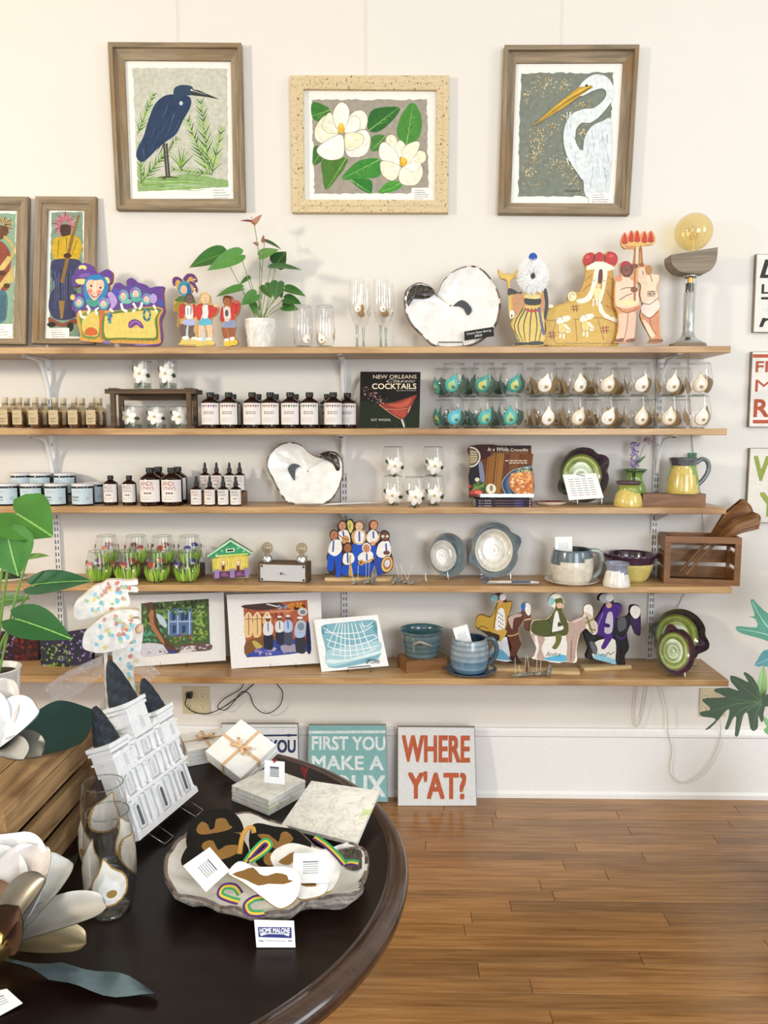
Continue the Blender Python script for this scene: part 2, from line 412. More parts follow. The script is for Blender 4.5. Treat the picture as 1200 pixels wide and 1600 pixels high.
# ------------------------------------------------------------------ shelves
ST = .024
SH = []   # (depth, top z)
for k, (fy, d, rx) in enumerate(((541.5, .235, 1142), (669.5, .22, 1136), (792.5, .21, 1135), (915.5, .225, 1144), (1060, .27, 1139))):
    z = W(600, fy, -d).z; xr = W(rx, fy, -d).x; SH.append((d, z))
    b = B(); e = .002
    x0, x1 = -2.3, xr
    pr = [(-d, z-ST+e), (-d, z-e), (-d+e, z), (-.002, z), (-.002, z-ST), (-d+e, z-ST)]
    cx = (x0+x1)/2
    b.grid([[(x, y, zq) for y, zq in pr] for x in (x0-cx, x1-cx)], 'FFFFFF', True, False)
    b.face([(x0-cx, y, zq) for y, zq in pr][::-1], 'FFFFFF'); b.face([(x1-cx, y, zq) for y, zq in pr], 'FFFFFF')
    for j in range(len(b.v)): b.v[j] = (b.v[j][0], b.v[j][1], b.v[j][2]-z)
    names = ('topmost long wooden wall shelf under the framed pictures', 'second wooden wall shelf from the top carrying bottles and oyster glasses', 'middle wooden wall shelf carrying candle jars and green pottery', 'fourth wooden wall shelf from the top carrying the slatted crate', 'lowest and deepest wooden wall shelf carrying prints and horse riders')
    o = b.make('wall_shelf', 'shelf_wood', loc=(cx, 0, z)); tag(o, names[k], 'shelf', 'long wooden wall shelves')
def sat(px, k, Y, dz=0):
    """a spot on shelf k (1..5) seen at photo column px, at depth Y"""
    z = SH[k-1][1]+dz
    p = CAM; d = FW+(px-600)/F*RT
    # solve for height by iterating the image row
    py = 700.0
    for _ in range(4):
        q = W(px, py, Y); py -= (z-q.z)/mpp(q)
    q = W(px, py, Y); return Vector((q.x, Y, z))
def shp(px, k, Y, zm, n=(0, -1, 0)):
    return Pl(sat(px, k, Y), n, zm, clamp=True)

# rails and brackets
tz, bz = SH[0][1]-ST, SH[4][1]-.1
for i, px in enumerate((84, 538, 1026)):
    X = W(px, 700, 0).x; nm = ('left end', 'middle', 'right end')[i]
    r = thing('shelf_rail', 'white slotted metal shelf rail on the wall at the %s of the shelves' % nm, 'rail', (X, 0, bz), group='white slotted shelf rails')
    h = tz-bz-.002
    B().box(-.0125, -.0095, -.014, -.001, 0, h, 'EDEDEC').box(.0095, .0125, -.014, -.001, 0, h, 'EDEDEC').box(-.0095, .0095, -.011, -.001, 0, h, 'E6E6E6').make('channel', 'white_metal', r)
    s = B()
    for q in range(int(h/.0254)):
        for sx in (-1, 1): s.box(sx*.005-.0017, sx*.005+.0017, -.0115, -.0105, q*.0254+.006, q*.0254+.021, '3A3634')
    s.make('slots', 'plastic', r, kind='stuff')
    for k in range(4):
        d, z = SH[k]; u = z-ST
        br = thing('shelf_bracket', 'white metal bracket %s the %s shelf on the %s rail' % ('with curved brace under' if k < 2 else 'holding up', ('topmost', 'second', 'middle', 'fourth')[k], ('left', 'middle', 'right')[i]), 'bracket', (X, 0, u), group='white shelf brackets')
        t = .0018
        if k < 2:
            pt_ = B().box(-.009, .009, -.016, -.0145, -.155, -.004, 'F0F0F0').make('plate', 'white_metal', br)
            B().box(-.009, .009, -d+.02, -.016, -.003, -.0005, 'F0F0F0').make('arm', 'white_metal', br)
            pts = sp([(-.02, -.15), (-.036, -.085), (-.07, -.03), (-.11, -.010), (-d+.03, -.006)], 5, False); b = B(); hw = .008
            b.grid([[(-hw, y, zq), (hw, y, zq), (hw, y-.002, zq-.004), (-hw, y-.002, zq-.004)] for y, zq in pts], 'F0F0F0', True, True); b.make('curved_brace', 'white_metal', br)
            for zq in (-.04, -.11): B().ball((0, -.0165, zq), .004, .0015, .004, 'B8B8B8', 8, 4).make('screw', 'chrome', pt_)
        else:
            B().prism([(-.016, -.002), (-d+.04, -.002), (-d+.04, -.006), (-.016, -.05)], -t, t, 'EDEDED', M=Matrix(((0, 1, 0, 0), (1, 0, 0, 0), (0, 0, 1, 0), (0, 0, 0, 1)))).make('arm', 'white_metal', br)

# outlets and cords
def outlet(px0, py0, px1, py1, label, n, plug=None):
    a, c = W(px0, py0, -.003), W(px1, py1, -.003); w, h = abs(c.x-a.x)/2, abs(a.z-c.z)/2
    t = thing('wall_outlet', label, 'outlet', ((a.x+c.x)/2, 0, (a.z+c.z)/2), group='beige wall outlets')
    pt_ = B().prism(sp([(-w, -h), (-w, h), (w, h), (w, -h)], 1), -.006, -.001, 'CFC3A0').make('plate', 'plastic', t)
    for gx in ([0] if n == 1 else [-w/2, w/2]):
        for gz in (-h*.42, h*.42):
            r = B(-.0062); rr = min(.017, h*.36)
            r.prism(ell(gx, gz, rr, rr*.92, 16), -.0075, -.006, 'D6CBAA')
            r.y0 = -.0076
            r.flat([(gx-.0065, gz), (gx-.0045, gz), (gx-.0045, gz+.008), (gx-.0065, gz+.008)], '2A2622'); r.flat([(gx+.0045, gz), (gx+.0065, gz), (gx+.0065, gz+.007), (gx+.0045, gz+.007)], '2A2622'); r.flat(ell(gx, gz-.007, .0025, .003, 8), '2A2622')
            r.make('receptacle', 'plastic', pt_)
    return t
o1 = outlet(285, 1073, 328, 1115, 'beige double outlet plate with a black plug below the lowest shelf', 2)
outlet(1094, 1075, 1133, 1119, 'beige outlet plate behind the split philodendron leaf', 2)
outlet(207, 1072, 233, 1110, 'narrow beige outlet plate behind the white plaster cathedral', 1)
def wpts(pts, Y=-.02): return [tuple(W(x, y, Y+(q[0] if q else 0))) for x, y, *q in pts]
ct = thing('power_cord', 'black power cord looping from the beige outlet up behind the lowest shelf', 'cord', W(296, 1086, -.02))
def rel(pts, t): return [tuple(Vector(p)-t.location) for p in pts]
p0 = W(296, 1086, -.02)
B().box(-.011, .011, -.012, .012, -.011, .011, '1C1A1A').make('plug', 'plastic', ct)
B().tube(rel(sp(wpts([(292, 1090), (290, 1102), (304, 1113), (325, 1115), (345, 1107), (368, 1092), (388, 1076), (402, 1062), (404, 1046)]), 5, False), ct), .0022, '1A1818', 6).make('cable', 'plastic', ct)
B().tube(rel(sp(wpts([(384, 1048), (378, 1074), (350, 1092), (340, 1105), (352, 1109), (366, 1096), (378, 1081), (390, 1085), (398, 1104), (416, 1115), (436, 1104), (442, 1084), (434, 1070), (420, 1056)], -.026), 5, False), ct), .002, '1A1818', 6).make('cable_loop', 'plastic', ct)
cw = thing('lamp_cord', 'white cord hanging in a long loop below the right end of the lowest shelf', 'cord', W(1034, 1075, -.02))
B().tube(rel(sp(wpts([(1030, 1055), (1034, 1075), (1042, 1110), (1044, 1145), (1050, 1172), (1046, 1203), (1056, 1219), (1072, 1222), (1098, 1205), (1118, 1175), (1126, 1145), (1124, 1118)], -.032), 5, False), cw), .0024, 'DAD4C8', 6).make('cable', 'plastic', cw)
cw = thing('cord_loop', 'short white cord loop dangling under the lowest shelf left of the long one', 'cord', W(995, 1075, -.02))
B().tube(rel(sp(wpts([(997, 1055), (994, 1080), (991, 1115), (994, 1136), (1003, 1118), (1009, 1085), (1011, 1060)], -.02), 5, False), cw), .0022, 'CFC8BC', 6).make('cable', 'plastic', cw)
cw = thing('bulb_lamp_cord', 'thin white cord running down the wall behind the right ends of the shelves', 'cord', W(1076, 560, -.01))
B().tube(rel(sp(wpts([(1076, 545), (1078, 620), (1083, 700), (1090, 740), (1097, 790), (1098, 850), (1080, 905), (1058, 950)], -.0045), 5, False), cw), .0022, 'DAD4C8', 6).make('cable', 'plastic', cw)
q = W(1083, 713, -.02); q = q-cw.location; s = .0135
B().box(q.x-s, q.x+s, -.012, .004, q.z-s, q.z+s, '3F7A5A').box(q.x-s*.5, q.x+s*.5, -.0125, -.0115, q.z-s*.1, q.z+s*.6, '2C5A40').make('green_switch', 'plastic', cw)
# ================================================================== pictures
def lerp2(a, b, t): return (a[0]+(b[0]-a[0])*t, a[1]+(b[1]-a[1])*t)
def frame(par, O, I, depth, lip, inner, mh='frame_wood_h', mv='frame_wood_v', y1=0.0):
    """O, I: outer and inner corners (tl, tr, br, bl); each side a part with mitred ends"""
    prof = [(0, y1), (0, -depth+.003), (.04, -depth), (lip, -depth), (lip+.02, -inner-.006), (1, -inner), (1, y1)]
    for k in range(4):
        a0, a1, b0, b1 = O[k], O[(k+1) % 4], I[k], I[(k+1) % 4]
        A = [lerp2(a0, b0, t)+(y,) for t, y in prof]; Bq = [lerp2(a1, b1, t)+(y,) for t, y in prof]
        g = B(); g.grid([[(p[0], p[2], p[1]) for p in A], [(p[0], p[2], p[1]) for p in Bq]], 'FFFFFF', False, False, True)
        g.face([(p[0], p[2], p[1]) for p in A], 'FFFFFF'); g.face([(p[0], p[2], p[1]) for p in Bq][::-1], 'FFFFFF')
        g.make('frame_side', mh if k % 2 == 0 else mv, par)
def rag(pts, step, amp, seed):
    """ragged deckle edge along a closed polygon"""
    r = random.Random(seed); out = []
    for i in range(len(pts)):
        a, b = pts[i], pts[(i+1) % len(pts)]; l = math.hypot(b[0]-a[0], b[1]-a[1]); n = max(1, int(l/step))
        for k in range(n):
            t = k/n; x, y = lerp2(a, b, t); out.append((x+r.uniform(-amp, amp), y+r.uniform(-amp, amp)))
    return out
def fern(b, pl, base, tip, cols, n=9, ln=60, w=10, seed=0, sp_=.55):
    r = random.Random(seed); dx, dy = tip[0]-base[0], tip[1]-base[1]; L = math.hypot(dx, dy); ux, uy = dx/L, dy/L
    for i in range(n):
        t = .08+.92*i/n
        for sgn in (-1, 1):
            q = (base[0]+dx*t, base[1]+dy*t); l = ln*(1-.55*t)*r.uniform(.8, 1.15)
            ex, ey = ux*.8+sgn*uy*-sp_, uy*.8+sgn*ux*sp_
            b.stroke(pl.m([q, (q[0]+ex*l*.5, q[1]+ey*l*.5), (q[0]+ex*l, q[1]+ey*l)]), pl.w(w*r.uniform(.7, 1.2)), r.choice(cols), pl.w(1.5))
    b.stroke(pl.m([base, lerp2(base, tip, .5), tip]), pl.w(w*.6), cols[0], pl.w(2))
def card(b, pl, q, n=4, col='F4F2EE', seed=1):
    b.flat(pl.m(q), col); r = random.Random(seed)
    for i in range(n):
        t = .2+.65*i/max(1, n-1)
        a, c = lerp2(q[0], q[3], t), lerp2(q[1], q[2], t)
        b.stroke(pl.m([lerp2(a, c, .12), lerp2(a, c, r.uniform(.55, .9))]), pl.w(4), r.choice(('B8A8A0', '9A9A9A', 'C09890')))
def picture(name, label, zm, O, I, Y=0.0, n=(0, -1, 0), depth=.034, inner=.016, lip=.32, mats=('frame_wood_h', 'frame_wood_v'), glassy=True, base=None):
    cx, cy = sum(p[0] for p in O)/4, sum(p[1] for p in O)/4
    o = W(zm[0]+cx/zm[2], zm[1]+cy/zm[2], Y) if base is None else base
    pl = Pl(o, n, zm); t = thing(name, label, 'picture', M=pl.M)
    o4, i4 = pl.m(O), pl.m(I)
    frame(t, o4, i4, depth, lip, inner, *mats, y1=-.001)
    b = B(); b.prism(i4, -.006, -.002, 'F1EFE8'); mb = b.make('mat_board', 'paper', t)
    art = B(-.0062)
    return mb, pl, art

# --- blue heron
t, pl, a = picture('framed_painting', 'weathered wood framed painting of a dark blue heron among green ferns', (150, 50, 4), [(92, 88), (917, 93), (940, 1130), (145, 1125)], [(185, 187), (848, 192), (865, 1050), (220, 1050)])
a.flat(pl.m(rag([(232, 230), (822, 232), (828, 970), (265, 1000)], 22, 4, 1)), 'C6C6B8')
a.flat(pl.m(rag([(262, 930), (420, 905), (600, 890), (825, 930), (828, 970), (265, 1000)], 30, 3, 2)), '8FAE72')
for i in range(16): 
    y = 925+i*4.5; x = 280+RN.random()*250; a.stroke(pl.m([(x, y), (x+120, y-6), (x+RN.uniform(200, 290), y+4)]), pl.w(7), RN.choice(('A9C58C', '6E9A48', 'B9CFC0', '7FA85A')), pl.w(2))
GC = ('5E8A34', '86B04A', 'A9C66A', '3F6A2C', '9DBB72')
fern(a, pl, (265, 640), (368, 380), GC, 10, 70, 11, 1)
fern(a, pl, (700, 880), (570, 540), GC, 12, 90, 11, 2); fern(a, pl, (715, 900), (655, 425), GC, 16, 110, 11, 3); fern(a, pl, (725, 900), (790, 590), GC, 11, 90, 11, 4)
fern(a, pl, (720, 890), (470, 860), GC, 9, 60, 10, 5); fern(a, pl, (280, 950), (520, 660), GC, 12, 80, 11, 6); fern(a, pl, (290, 950), (275, 690), GC, 9, 60, 11, 7)
for k in range(9): a.stroke(pl.m([(535, 850), (470+k*17, 720+abs(k-4)*14)]), pl.w(9), GC[k % 5], pl.w(2))
DB = '2C3E5C'
for d in (0, 16): a.stroke(pl.m([(428+d, 700), (436+d, 800), (446+d, 915)]), pl.w(12), '4A4640')
for q in ((390, 915), (420, 925), (480, 908), (515, 915)): a.stroke(pl.m([(447, 908), q]), pl.w(9), '4A3E36', pl.w(3))
a.flat(pl.m(sp([(500, 395), (430, 405), (370, 460), (330, 560), (300, 660), (262, 735), (258, 790), (300, 815), (380, 740), (440, 690), (505, 640), (545, 560), (590, 480), (597, 430), (575, 405)])), DB)
a.flat(pl.m(sp([(487, 385), (500, 350), (550, 336), (600, 345), (612, 370), (600, 398), (560, 405), (520, 430), (498, 415)])), '30465F')
a.flat(pl.m([(595, 365), (640, 368), (776, 426), (700, 412), (600, 400)]), '3A3A38'); a.stroke(pl.m([(605, 372), (690, 396)]), pl.w(6), 'A8B0B4', pl.w(2)); a.flat(pl.m(ell(601, 368, 7, 6)), 'D8D8C8')
a.flat(pl.m(ell(535, 450, 11, 13)), 'C8D4DC')
for i in range(46):
    x = RN.uniform(330, 540); y = RN.uniform(430, 700)
    if x+y*.55 > 700 and x < 590-(y-430)*.35: a.stroke(pl.m([(x, y), (x-14, y+40), (x-32, y+75)]), pl.w(5), RN.choice(('3F5A80', '22304A', '4A6688', '1E2A40', '35507A')), pl.w(1.5))
for i in range(8): a.stroke(pl.m([(330-i*5, 690+i*6), (295-i*4+i*6, 800+i*2)]), pl.w(5), RN.choice(('1E2A40', '4A5C78')), pl.w(2))
card(a, pl, [(718, 980), (860, 975), (865, 1050), (720, 1052)])
a.make('painting', 'paint', t)

# --- magnolias
t, pl, a = picture('framed_painting', 'peeling cream framed painting of two white magnolias with green leaves', (430, 100, 4), [(98, 90), (1085, 90), (1078, 942), (112, 940)], [(180, 172), (1008, 178), (1002, 862), (185, 858)], depth=.028, inner=.024, lip=.5, mats=('chip_wood_h', 'chip_wood_h'))
a.flat(pl.m(rag([(230, 228), (948, 226), (958, 812), (245, 815)], 22, 5, 3)), 'A39A8E')
def mleaf(q, c, rib=None):
    a.flat(pl.m(sp(q)), c); m0 = q[0]; m1 = q[len(q)//2]
    a.stroke(pl.m([m0, lerp2(m0, m1, .5), m1]), pl.w(7), '8FB86A', pl.w(2))
    for s in (.25, .45, .65):
        p = lerp2(m0, m1, s); a.stroke(pl.m([p, lerp2(p, q[2], .6)]), pl.w(6), '3E7A2E', pl.w(1.5)); a.stroke(pl.m([p, lerp2(p, q[-2], .6)]), pl.w(6), '6EA64C', pl.w(1.5))
mleaf([(345, 290), (300, 258), (232, 245), (230, 330), (270, 362), (330, 320)], '3F7A34')
mleaf([(585, 420), (580, 350), (620, 285), (775, 275), (740, 350), (650, 425)], '2F6A30')
mleaf([(820, 510), (760, 440), (790, 320), (862, 245), (915, 340), (900, 460)], '4A8A3A')
mleaf([(690, 455), (640, 445), (595, 470), (600, 545), (650, 540), (680, 490)], '4C7E3E')
mleaf([(445, 590), (300, 600), (295, 690), (320, 790), (400, 700), (440, 640)], '4E7A34')
mleaf([(655, 600), (550, 600), (480, 640), (418, 722), (560, 720), (655, 700)], '3E8A38')
mleaf([(470, 725), (530, 722), (600, 730), (600, 812), (540, 790), (490, 750)], '2F7A34')
mleaf([(790, 745), (720, 735), (660, 780), (650, 810), (720, 805), (780, 780)], '4A9A3A')
mleaf([(300, 520), (245, 520), (235, 580), (240, 636), (290, 610), (300, 560)], '3E6E34')
def petal(q, c='F2EFE0', e='8A8070'):
    o = sp(q); a.flat(pl.m(o), e); cx = sum(p[0] for p in q)/len(q); cy = sum(p[1] for p in q)/len(q)
    a.flat(pl.m([lerp2((cx, cy), p, .955) for p in o]), c)
    a.stroke(pl.m([lerp2((cx, cy), q[0], .7), (cx, cy), lerp2((cx, cy), q[len(q)//2], .7)]), pl.w(16), 'FBF8EC', pl.w(3))
petal([(400, 440), (300, 500), (250, 470), (255, 390), (330, 320)], 'EFEAD2'); petal([(440, 430), (470, 320), (540, 290), (580, 340), (560, 420), (500, 440)], 'F0ECDA')
petal([(395, 435), (320, 430), (292, 380), (340, 305), (385, 370)], 'EDE8CE'); petal([(412, 440), (358, 330), (400, 245), (450, 260), (465, 330)], 'F4F1E4')
petal([(440, 470), (555, 410), (600, 470), (570, 570), (480, 590), (440, 560)], 'EEEBE2'); petal([(440, 435), (540, 440), (550, 500), (480, 545), (440, 530)], 'EDE7C4')
petal([(412, 440), (435, 520), (420, 590), (330, 605), (262, 560), (280, 510)], 'F6F4EA'); petal([(430, 432), (480, 330), (530, 350), (520, 420)], 'F6F2E6')
a.flat(pl.m(ell(413, 405, 20, 34, 12)), 'E0B030'); a.flat(pl.m(ell(413, 388, 13, 16, 10)), 'F0CC50')
petal([(760, 600), (720, 530), (690, 480), (715, 445), (760, 470)], 'EFEBCF'); petal([(770, 600), (740, 530), (780, 480), (815, 520)], 'F0EDD6')
petal([(780, 640), (660, 600), (650, 520), (690, 490), (760, 560)], 'F3F0E4'); petal([(800, 640), (930, 620), (940, 560), (900, 545), (850, 580)], 'EEE9CC')
petal([(785, 620), (800, 530), (860, 490), (905, 495), (880, 570), (820, 640)], 'EFEBD0'); petal([(790, 650), (740, 735), (670, 700), (655, 620), (700, 610)], 'EFEBD2')
petal([(790, 650), (900, 620), (925, 690), (880, 760), (800, 760), (770, 720)], 'F3EFD8'); petal([(800, 645), (860, 620), (915, 625), (870, 680)], 'F6F3E0')
a.flat(pl.m(ell(800, 615, 25, 30, 12)), 'DDA82C'); a.flat(pl.m(ell(802, 605, 15, 18, 10)), 'ECC650')
card(a, pl, [(852, 778), (985, 776), (985, 858), (850, 858)], 5)
a.make('painting', 'paint', t)

# --- egret
t, pl, a = picture('framed_painting', 'brown wood framed painting of a white egret with long yellow beak', (750, 50, 4), [(147, 108), (980, 105), (918, 1155), (110, 1148)], [(222, 205), (890, 203), (838, 1078), (190, 1075)], depth=.036, inner=.014)
a.flat(pl.m(rag([(255, 262), (828, 258), (800, 1030), (235, 1028)], 22, 6, 5)), '7E8478')
r = random.Random(4)
for cx, cy, sx, sy, n in ((400, 330, 70, 45, 70), (530, 330, 30, 30, 30), (290, 400, 25, 35, 25), (365, 690, 45, 60, 90), (340, 780, 25, 40, 50), (300, 880, 40, 30, 45), (500, 830, 70, 50, 70), (580, 940, 60, 70, 60), (640, 640, 20, 35, 40), (640, 470, 45, 22, 35), (540, 530, 40, 25, 30), (340, 960, 60, 40, 25), (440, 600, 40, 20, 25)):
    for i in range(n):
        x, y = r.gauss(cx, sx*.7), r.gauss(cy, sy*.7)
        if 262 < x < 800 and 270 < y < 1020: a.flat(pl.m(ell(x, y, r.uniform(2, 5), r.uniform(2, 4.5), 6)), r.choice(('D8B87A', 'E2CFA0', 'F0E2C0', 'C89A58')))
a.flat(pl.m(sp([(615, 350), (660, 300), (720, 272), (790, 290), (828, 350), (826, 420), (790, 480), (730, 545), (680, 575), (630, 575), (595, 620), (590, 680), (620, 740), (650, 760), (650, 930), (600, 880), (545, 790), (520, 700), (525, 600), (570, 520), (640, 490), (710, 480), (770, 430), (785, 385), (760, 360), (700, 375), (640, 405), (610, 400)])), 'E3E9EA')
a.flat(pl.m(sp([(655, 1030), (645, 850), (645, 690), (690, 600), (760, 565), (815, 560), (818, 800), (795, 1002), (760, 1030)])), 'DDE4E6')
for i in range(36):
    x = r.uniform(665, 795); y = r.uniform(600, 930); a.stroke(pl.m([(x, y), (x+r.uniform(-8, 8), y+60)]), pl.w(6), r.choice(('B9CAD2', 'F4F6F4', 'C9D4D8', 'A2B4BC')), pl.w(2))
for i in range(26):
    y = 480+r.random()*330; x = {0: 560, 1: 540, 2: 590}[i % 3]; a.stroke(pl.m([(x, y), (x-6+r.uniform(0, 20), y+40)]), pl.w(8), r.choice(('C4D6E2', 'F6F8F6', 'D0DCE2')), pl.w(2))
a.flat(pl.m([(615, 352), (690, 340), (705, 350), (630, 400), (520, 480), (325, 597), (440, 490), (540, 410)]), 'C9A03C'); a.stroke(pl.m([(690, 352), (540, 440), (335, 592)]), pl.w(9), '8A6A2C', pl.w(2)); a.stroke(pl.m([(680, 345), (560, 410), (430, 505)]), pl.w(9), 'E0BE5C', pl.w(3))
a.flat(pl.m(ell(662, 343, 9, 8)), '3A3A34')
for i in range(5): a.stroke(pl.m([(530+i*20, 1000+4*(i % 2)), (545+i*20, 992)]), pl.w(4), '4A4038')
card(a, pl, [(680, 1012), (830, 1010), (826, 1075), (676, 1077)])
a.make('painting', 'paint', t)

# --- two tall narrow pictures leaning on the topmost shelf
lean = Vector((0, -1, .075)).normalized()
def leanpic(label, O, I, zm=(0, 300, 4.2857)):
    px = zm[0]+sum(p[0] for p in O)/4/zm[2]
    s_ = sat(px, 1, -.045)
    return picture('leaning_painting', label, zm, O, I, n=lean, depth=.024, inner=.014, lip=.55, base=s_)
t, pl, a = leanpic('tall weathered frame with painting of a bass player in a yellow jacket', [(253, 42), (658, 45), (645, 1025), (228, 1022)], [(330, 126), (575, 130), (562, 985), (305, 985)])
a.flat(pl.m(rag([(350, 140), (560, 138), (555, 970), (330, 975)], 25, 4, 8)), '7E9A86')
for i in range(50):
    an = PI*2*i/50; ra = 38+30*((i*7) % 3)/2; a.stroke(pl.m([(440+20*math.cos(an), 220+22*math.sin(an)), (437+(ra+15)*math.cos(an), 225+(ra+22)*math.sin(an))]), pl.w(11), ('A8566A', 'C47A86', '8A3E54', 'D094A0')[i % 4], pl.w(6))
a.flat(pl.m(sp([(415, 225), (470, 225), (480, 265), (462, 305), (425, 305), (408, 265)])), '4A362E')
a.flat(pl.m(sp([(360, 325), (440, 300), (500, 290), (545, 330), (550, 400), (515, 480), (470, 470), (430, 455), (362, 445)])), 'C9A62E')
for q in ([(400, 320), (390, 440)], [(520, 330), (480, 440)], [(450, 310), (450, 400)]): a.stroke(pl.m(q), pl.w(6), '7E6418', pl.w(3))
a.flat(pl.m(sp([(350, 470), (420, 450), (520, 455), (555, 500), (520, 600), (500, 650), (535, 700), (530, 790), (490, 850), (380, 855), (332, 790), (340, 690), (375, 630), (348, 560)])), '3C4060')
for i in range(14):
    x = 350+i*13; a.stroke(pl.m([(x, 520+(i*37) % 60), (x-6, 600), (x-4, 680+(i*53) % 110)]), pl.w(7), ('5A6488', '2A2C48', '46608A', '6E5A7A')[i % 4], pl.w(3))
a.stroke(pl.m([(535, 155), (490, 300), (420, 610)]), pl.w(16), '8A6A3A', pl.w(26)); a.flat(pl.m([(400, 730), (440, 730), (425, 850), (410, 850)]), '9A7A42')
a.flat(pl.m(ell(456, 430, 26, 18)), '4A3226'); a.flat(pl.m(sp([(335, 840), (420, 880), (500, 850), (520, 880), (430, 905), (340, 885)])), '8A5038'); a.flat(pl.m(ell(350, 890, 30, 18)), '2E2A22'); a.flat(pl.m(ell(475, 905, 22, 32)), '2E2A22')
card(a, pl, [(330, 915), (468, 912), (468, 980), (330, 983)], 4)
a.make('painting', 'paint', t)
t, pl, a = leanpic('tall weathered frame with painting of a saxophone player cut by the left edge', [(-260, 42), (208, 45), (190, 1028), (-280, 1022)], [(-170, 128), (125, 130), (100, 985), (-190, 985)])
a.flat(pl.m(rag([(-150, 150), (112, 148), (95, 970), (-170, 975)], 25, 4, 9)), '8AA890')
for i in range(44):
    an = PI*2*i/44; a.stroke(pl.m([(20+15*math.cos(an), 225+12*math.sin(an)), (20+(60+(i*7) % 25)*math.cos(an), 225+(45+(i*5) % 18)*math.sin(an))]), pl.w(11), ('B09A6A', '8A744A', 'D0BC8C', '5E4E34')[i % 4], pl.w(5))
a.flat(pl.m(sp([(-30, 230), (50, 235), (60, 280), (20, 320), (-20, 310)])), '6A4632')
a.flat(pl.m(sp([(-100, 350), (0, 330), (60, 380), (82, 470), (60, 560), (70, 640), (-20, 690), (-110, 640)])), '8E4A3A')
a.flat(pl.m(sp([(-110, 640), (20, 660), (52, 690), (55, 780), (30, 870), (-110, 885)])), '4E7484')
for i in range(6): a.stroke(pl.m([(-20+i*12, 690), (-14+i*10, 860)]), pl.w(5), '365866')
a.stroke(pl.m(sp([(30, 300), (75, 340), (95, 390), (80, 440), (40, 500), (0, 540)], 4, False)), pl.w(16), 'C8AC62', pl.w(22)); a.flat(pl.m([(95, 500), (98, 600), (20, 640), (-40, 720), (-40, 680), (30, 580)]), 'CBB26C'); a.stroke(pl.m([(70, 440), (10, 520), (-40, 570)]), pl.w(30), 'D2BA74')
a.flat(pl.m(ell(20, 545, 26, 18)), '54382A'); a.flat(pl.m(ell(50, 630, 22, 16)), '54382A')
card(a, pl, [(-60, 888), (92, 885), (90, 970), (-60, 973)], 4)
a.make('painting', 'paint', t)

# ================================================================== lettered signs
def sign(name, label, corners, zm, Y, n, bg, edge, stuff, thick=.018, base=None, wl=0):
    cx, cy = sum(p[0] for p in corners)/4, sum(p[1] for p in corners)/4
    pl = Pl(W(zm[0]+cx/zm[2], zm[1]+cy/zm[2], Y) if base is None else base, n, zm); t = thing(name, label, 'sign', M=pl.M)
    q = pl.m(corners); b = B(); e = pl.w(zm[2]*1.0)
    cxm, czm = sum(p[0] for p in q)/4, sum(p[1] for p in q)/4
    b.prism(q, -thick, -.001, bg, edge); b.y0 = -thick
    k = 1-2*e/abs(q[1][0]-q[0][0]); b.flat(q, edge); b.flat([(cxm+(x-cxm)*k, czm+(z-czm)*k) for x, z in q], bg)
    bd = b.make('board', 'print', t)
    a = B(-thick-.0003); stuff(a, pl); a.make('lettering', 'paint', bd)
    return t
def ptext(a, pl, st, x0, x1, y0, y1, col, bold=.02, shear=0):
    q = pl(x0, y1), pl(x1, y0); a.text(st, q[0][0], q[1][0], q[0][1], q[1][1], col, bold, shear)
ZR = (1100, 370, 3.3333)
def s1(a, pl):
    ptext(a, pl, 'Laissez', 282, 760, 125, 218, '35302E', .03, .2); ptext(a, pl, 'LES BONS', 288, 760, 250, 300, '35302E', .025); ptext(a, pl, 'TEMPS', 285, 740, 318, 385, '35302E', .03); ptext(a, pl, 'rouler', 278, 700, 405, 472, '35302E', .03, .2)
sign('wall_sign', 'white wooden sign with black lettering, uppermost of three at the right edge', [(262, 95), (800, 95), (790, 505), (245, 500)], ZR, 0, (0, -1, 0), 'E4E1DA', '8A7F70', s1)
def s2(a, pl):
    for y in (614, 954): a.flat(pl.m([(243, y), (790, y), (790, y+18), (243, y+18)]), 'B4583C')
    ptext(a, pl, 'FIRST YOU', 258, 760, 650, 706, 'B4583C', .03); ptext(a, pl, 'MAKE A', 254, 740, 745, 808, 'B4583C', .012); ptext(a, pl, 'ROUX', 248, 640, 848, 938, 'B4583C', .03)
sign('wall_sign', 'white wooden sign with rust red lettering between two rust stripes on the wall', [(240, 600), (800, 600), (790, 995), (222, 990)], ZR, 0, (0, -1, 0), 'E6E2DA', '8A7F70', s2)
def s3(a, pl):
    ptext(a, pl, 'WHERE', 246, 700, 1145, 1268, '93A04E', .03); ptext(a, pl, "Y'AT?", 276, 660, 1328, 1452, '93A04E', .03)
sign('wall_sign', 'white wooden sign with olive green lettering above the wooden scoops', [(228, 1100), (800, 1100), (790, 1490), (208, 1485)], ZR, 0, (0, -1, 0), 'E2DED4', '8A7F70', s3)

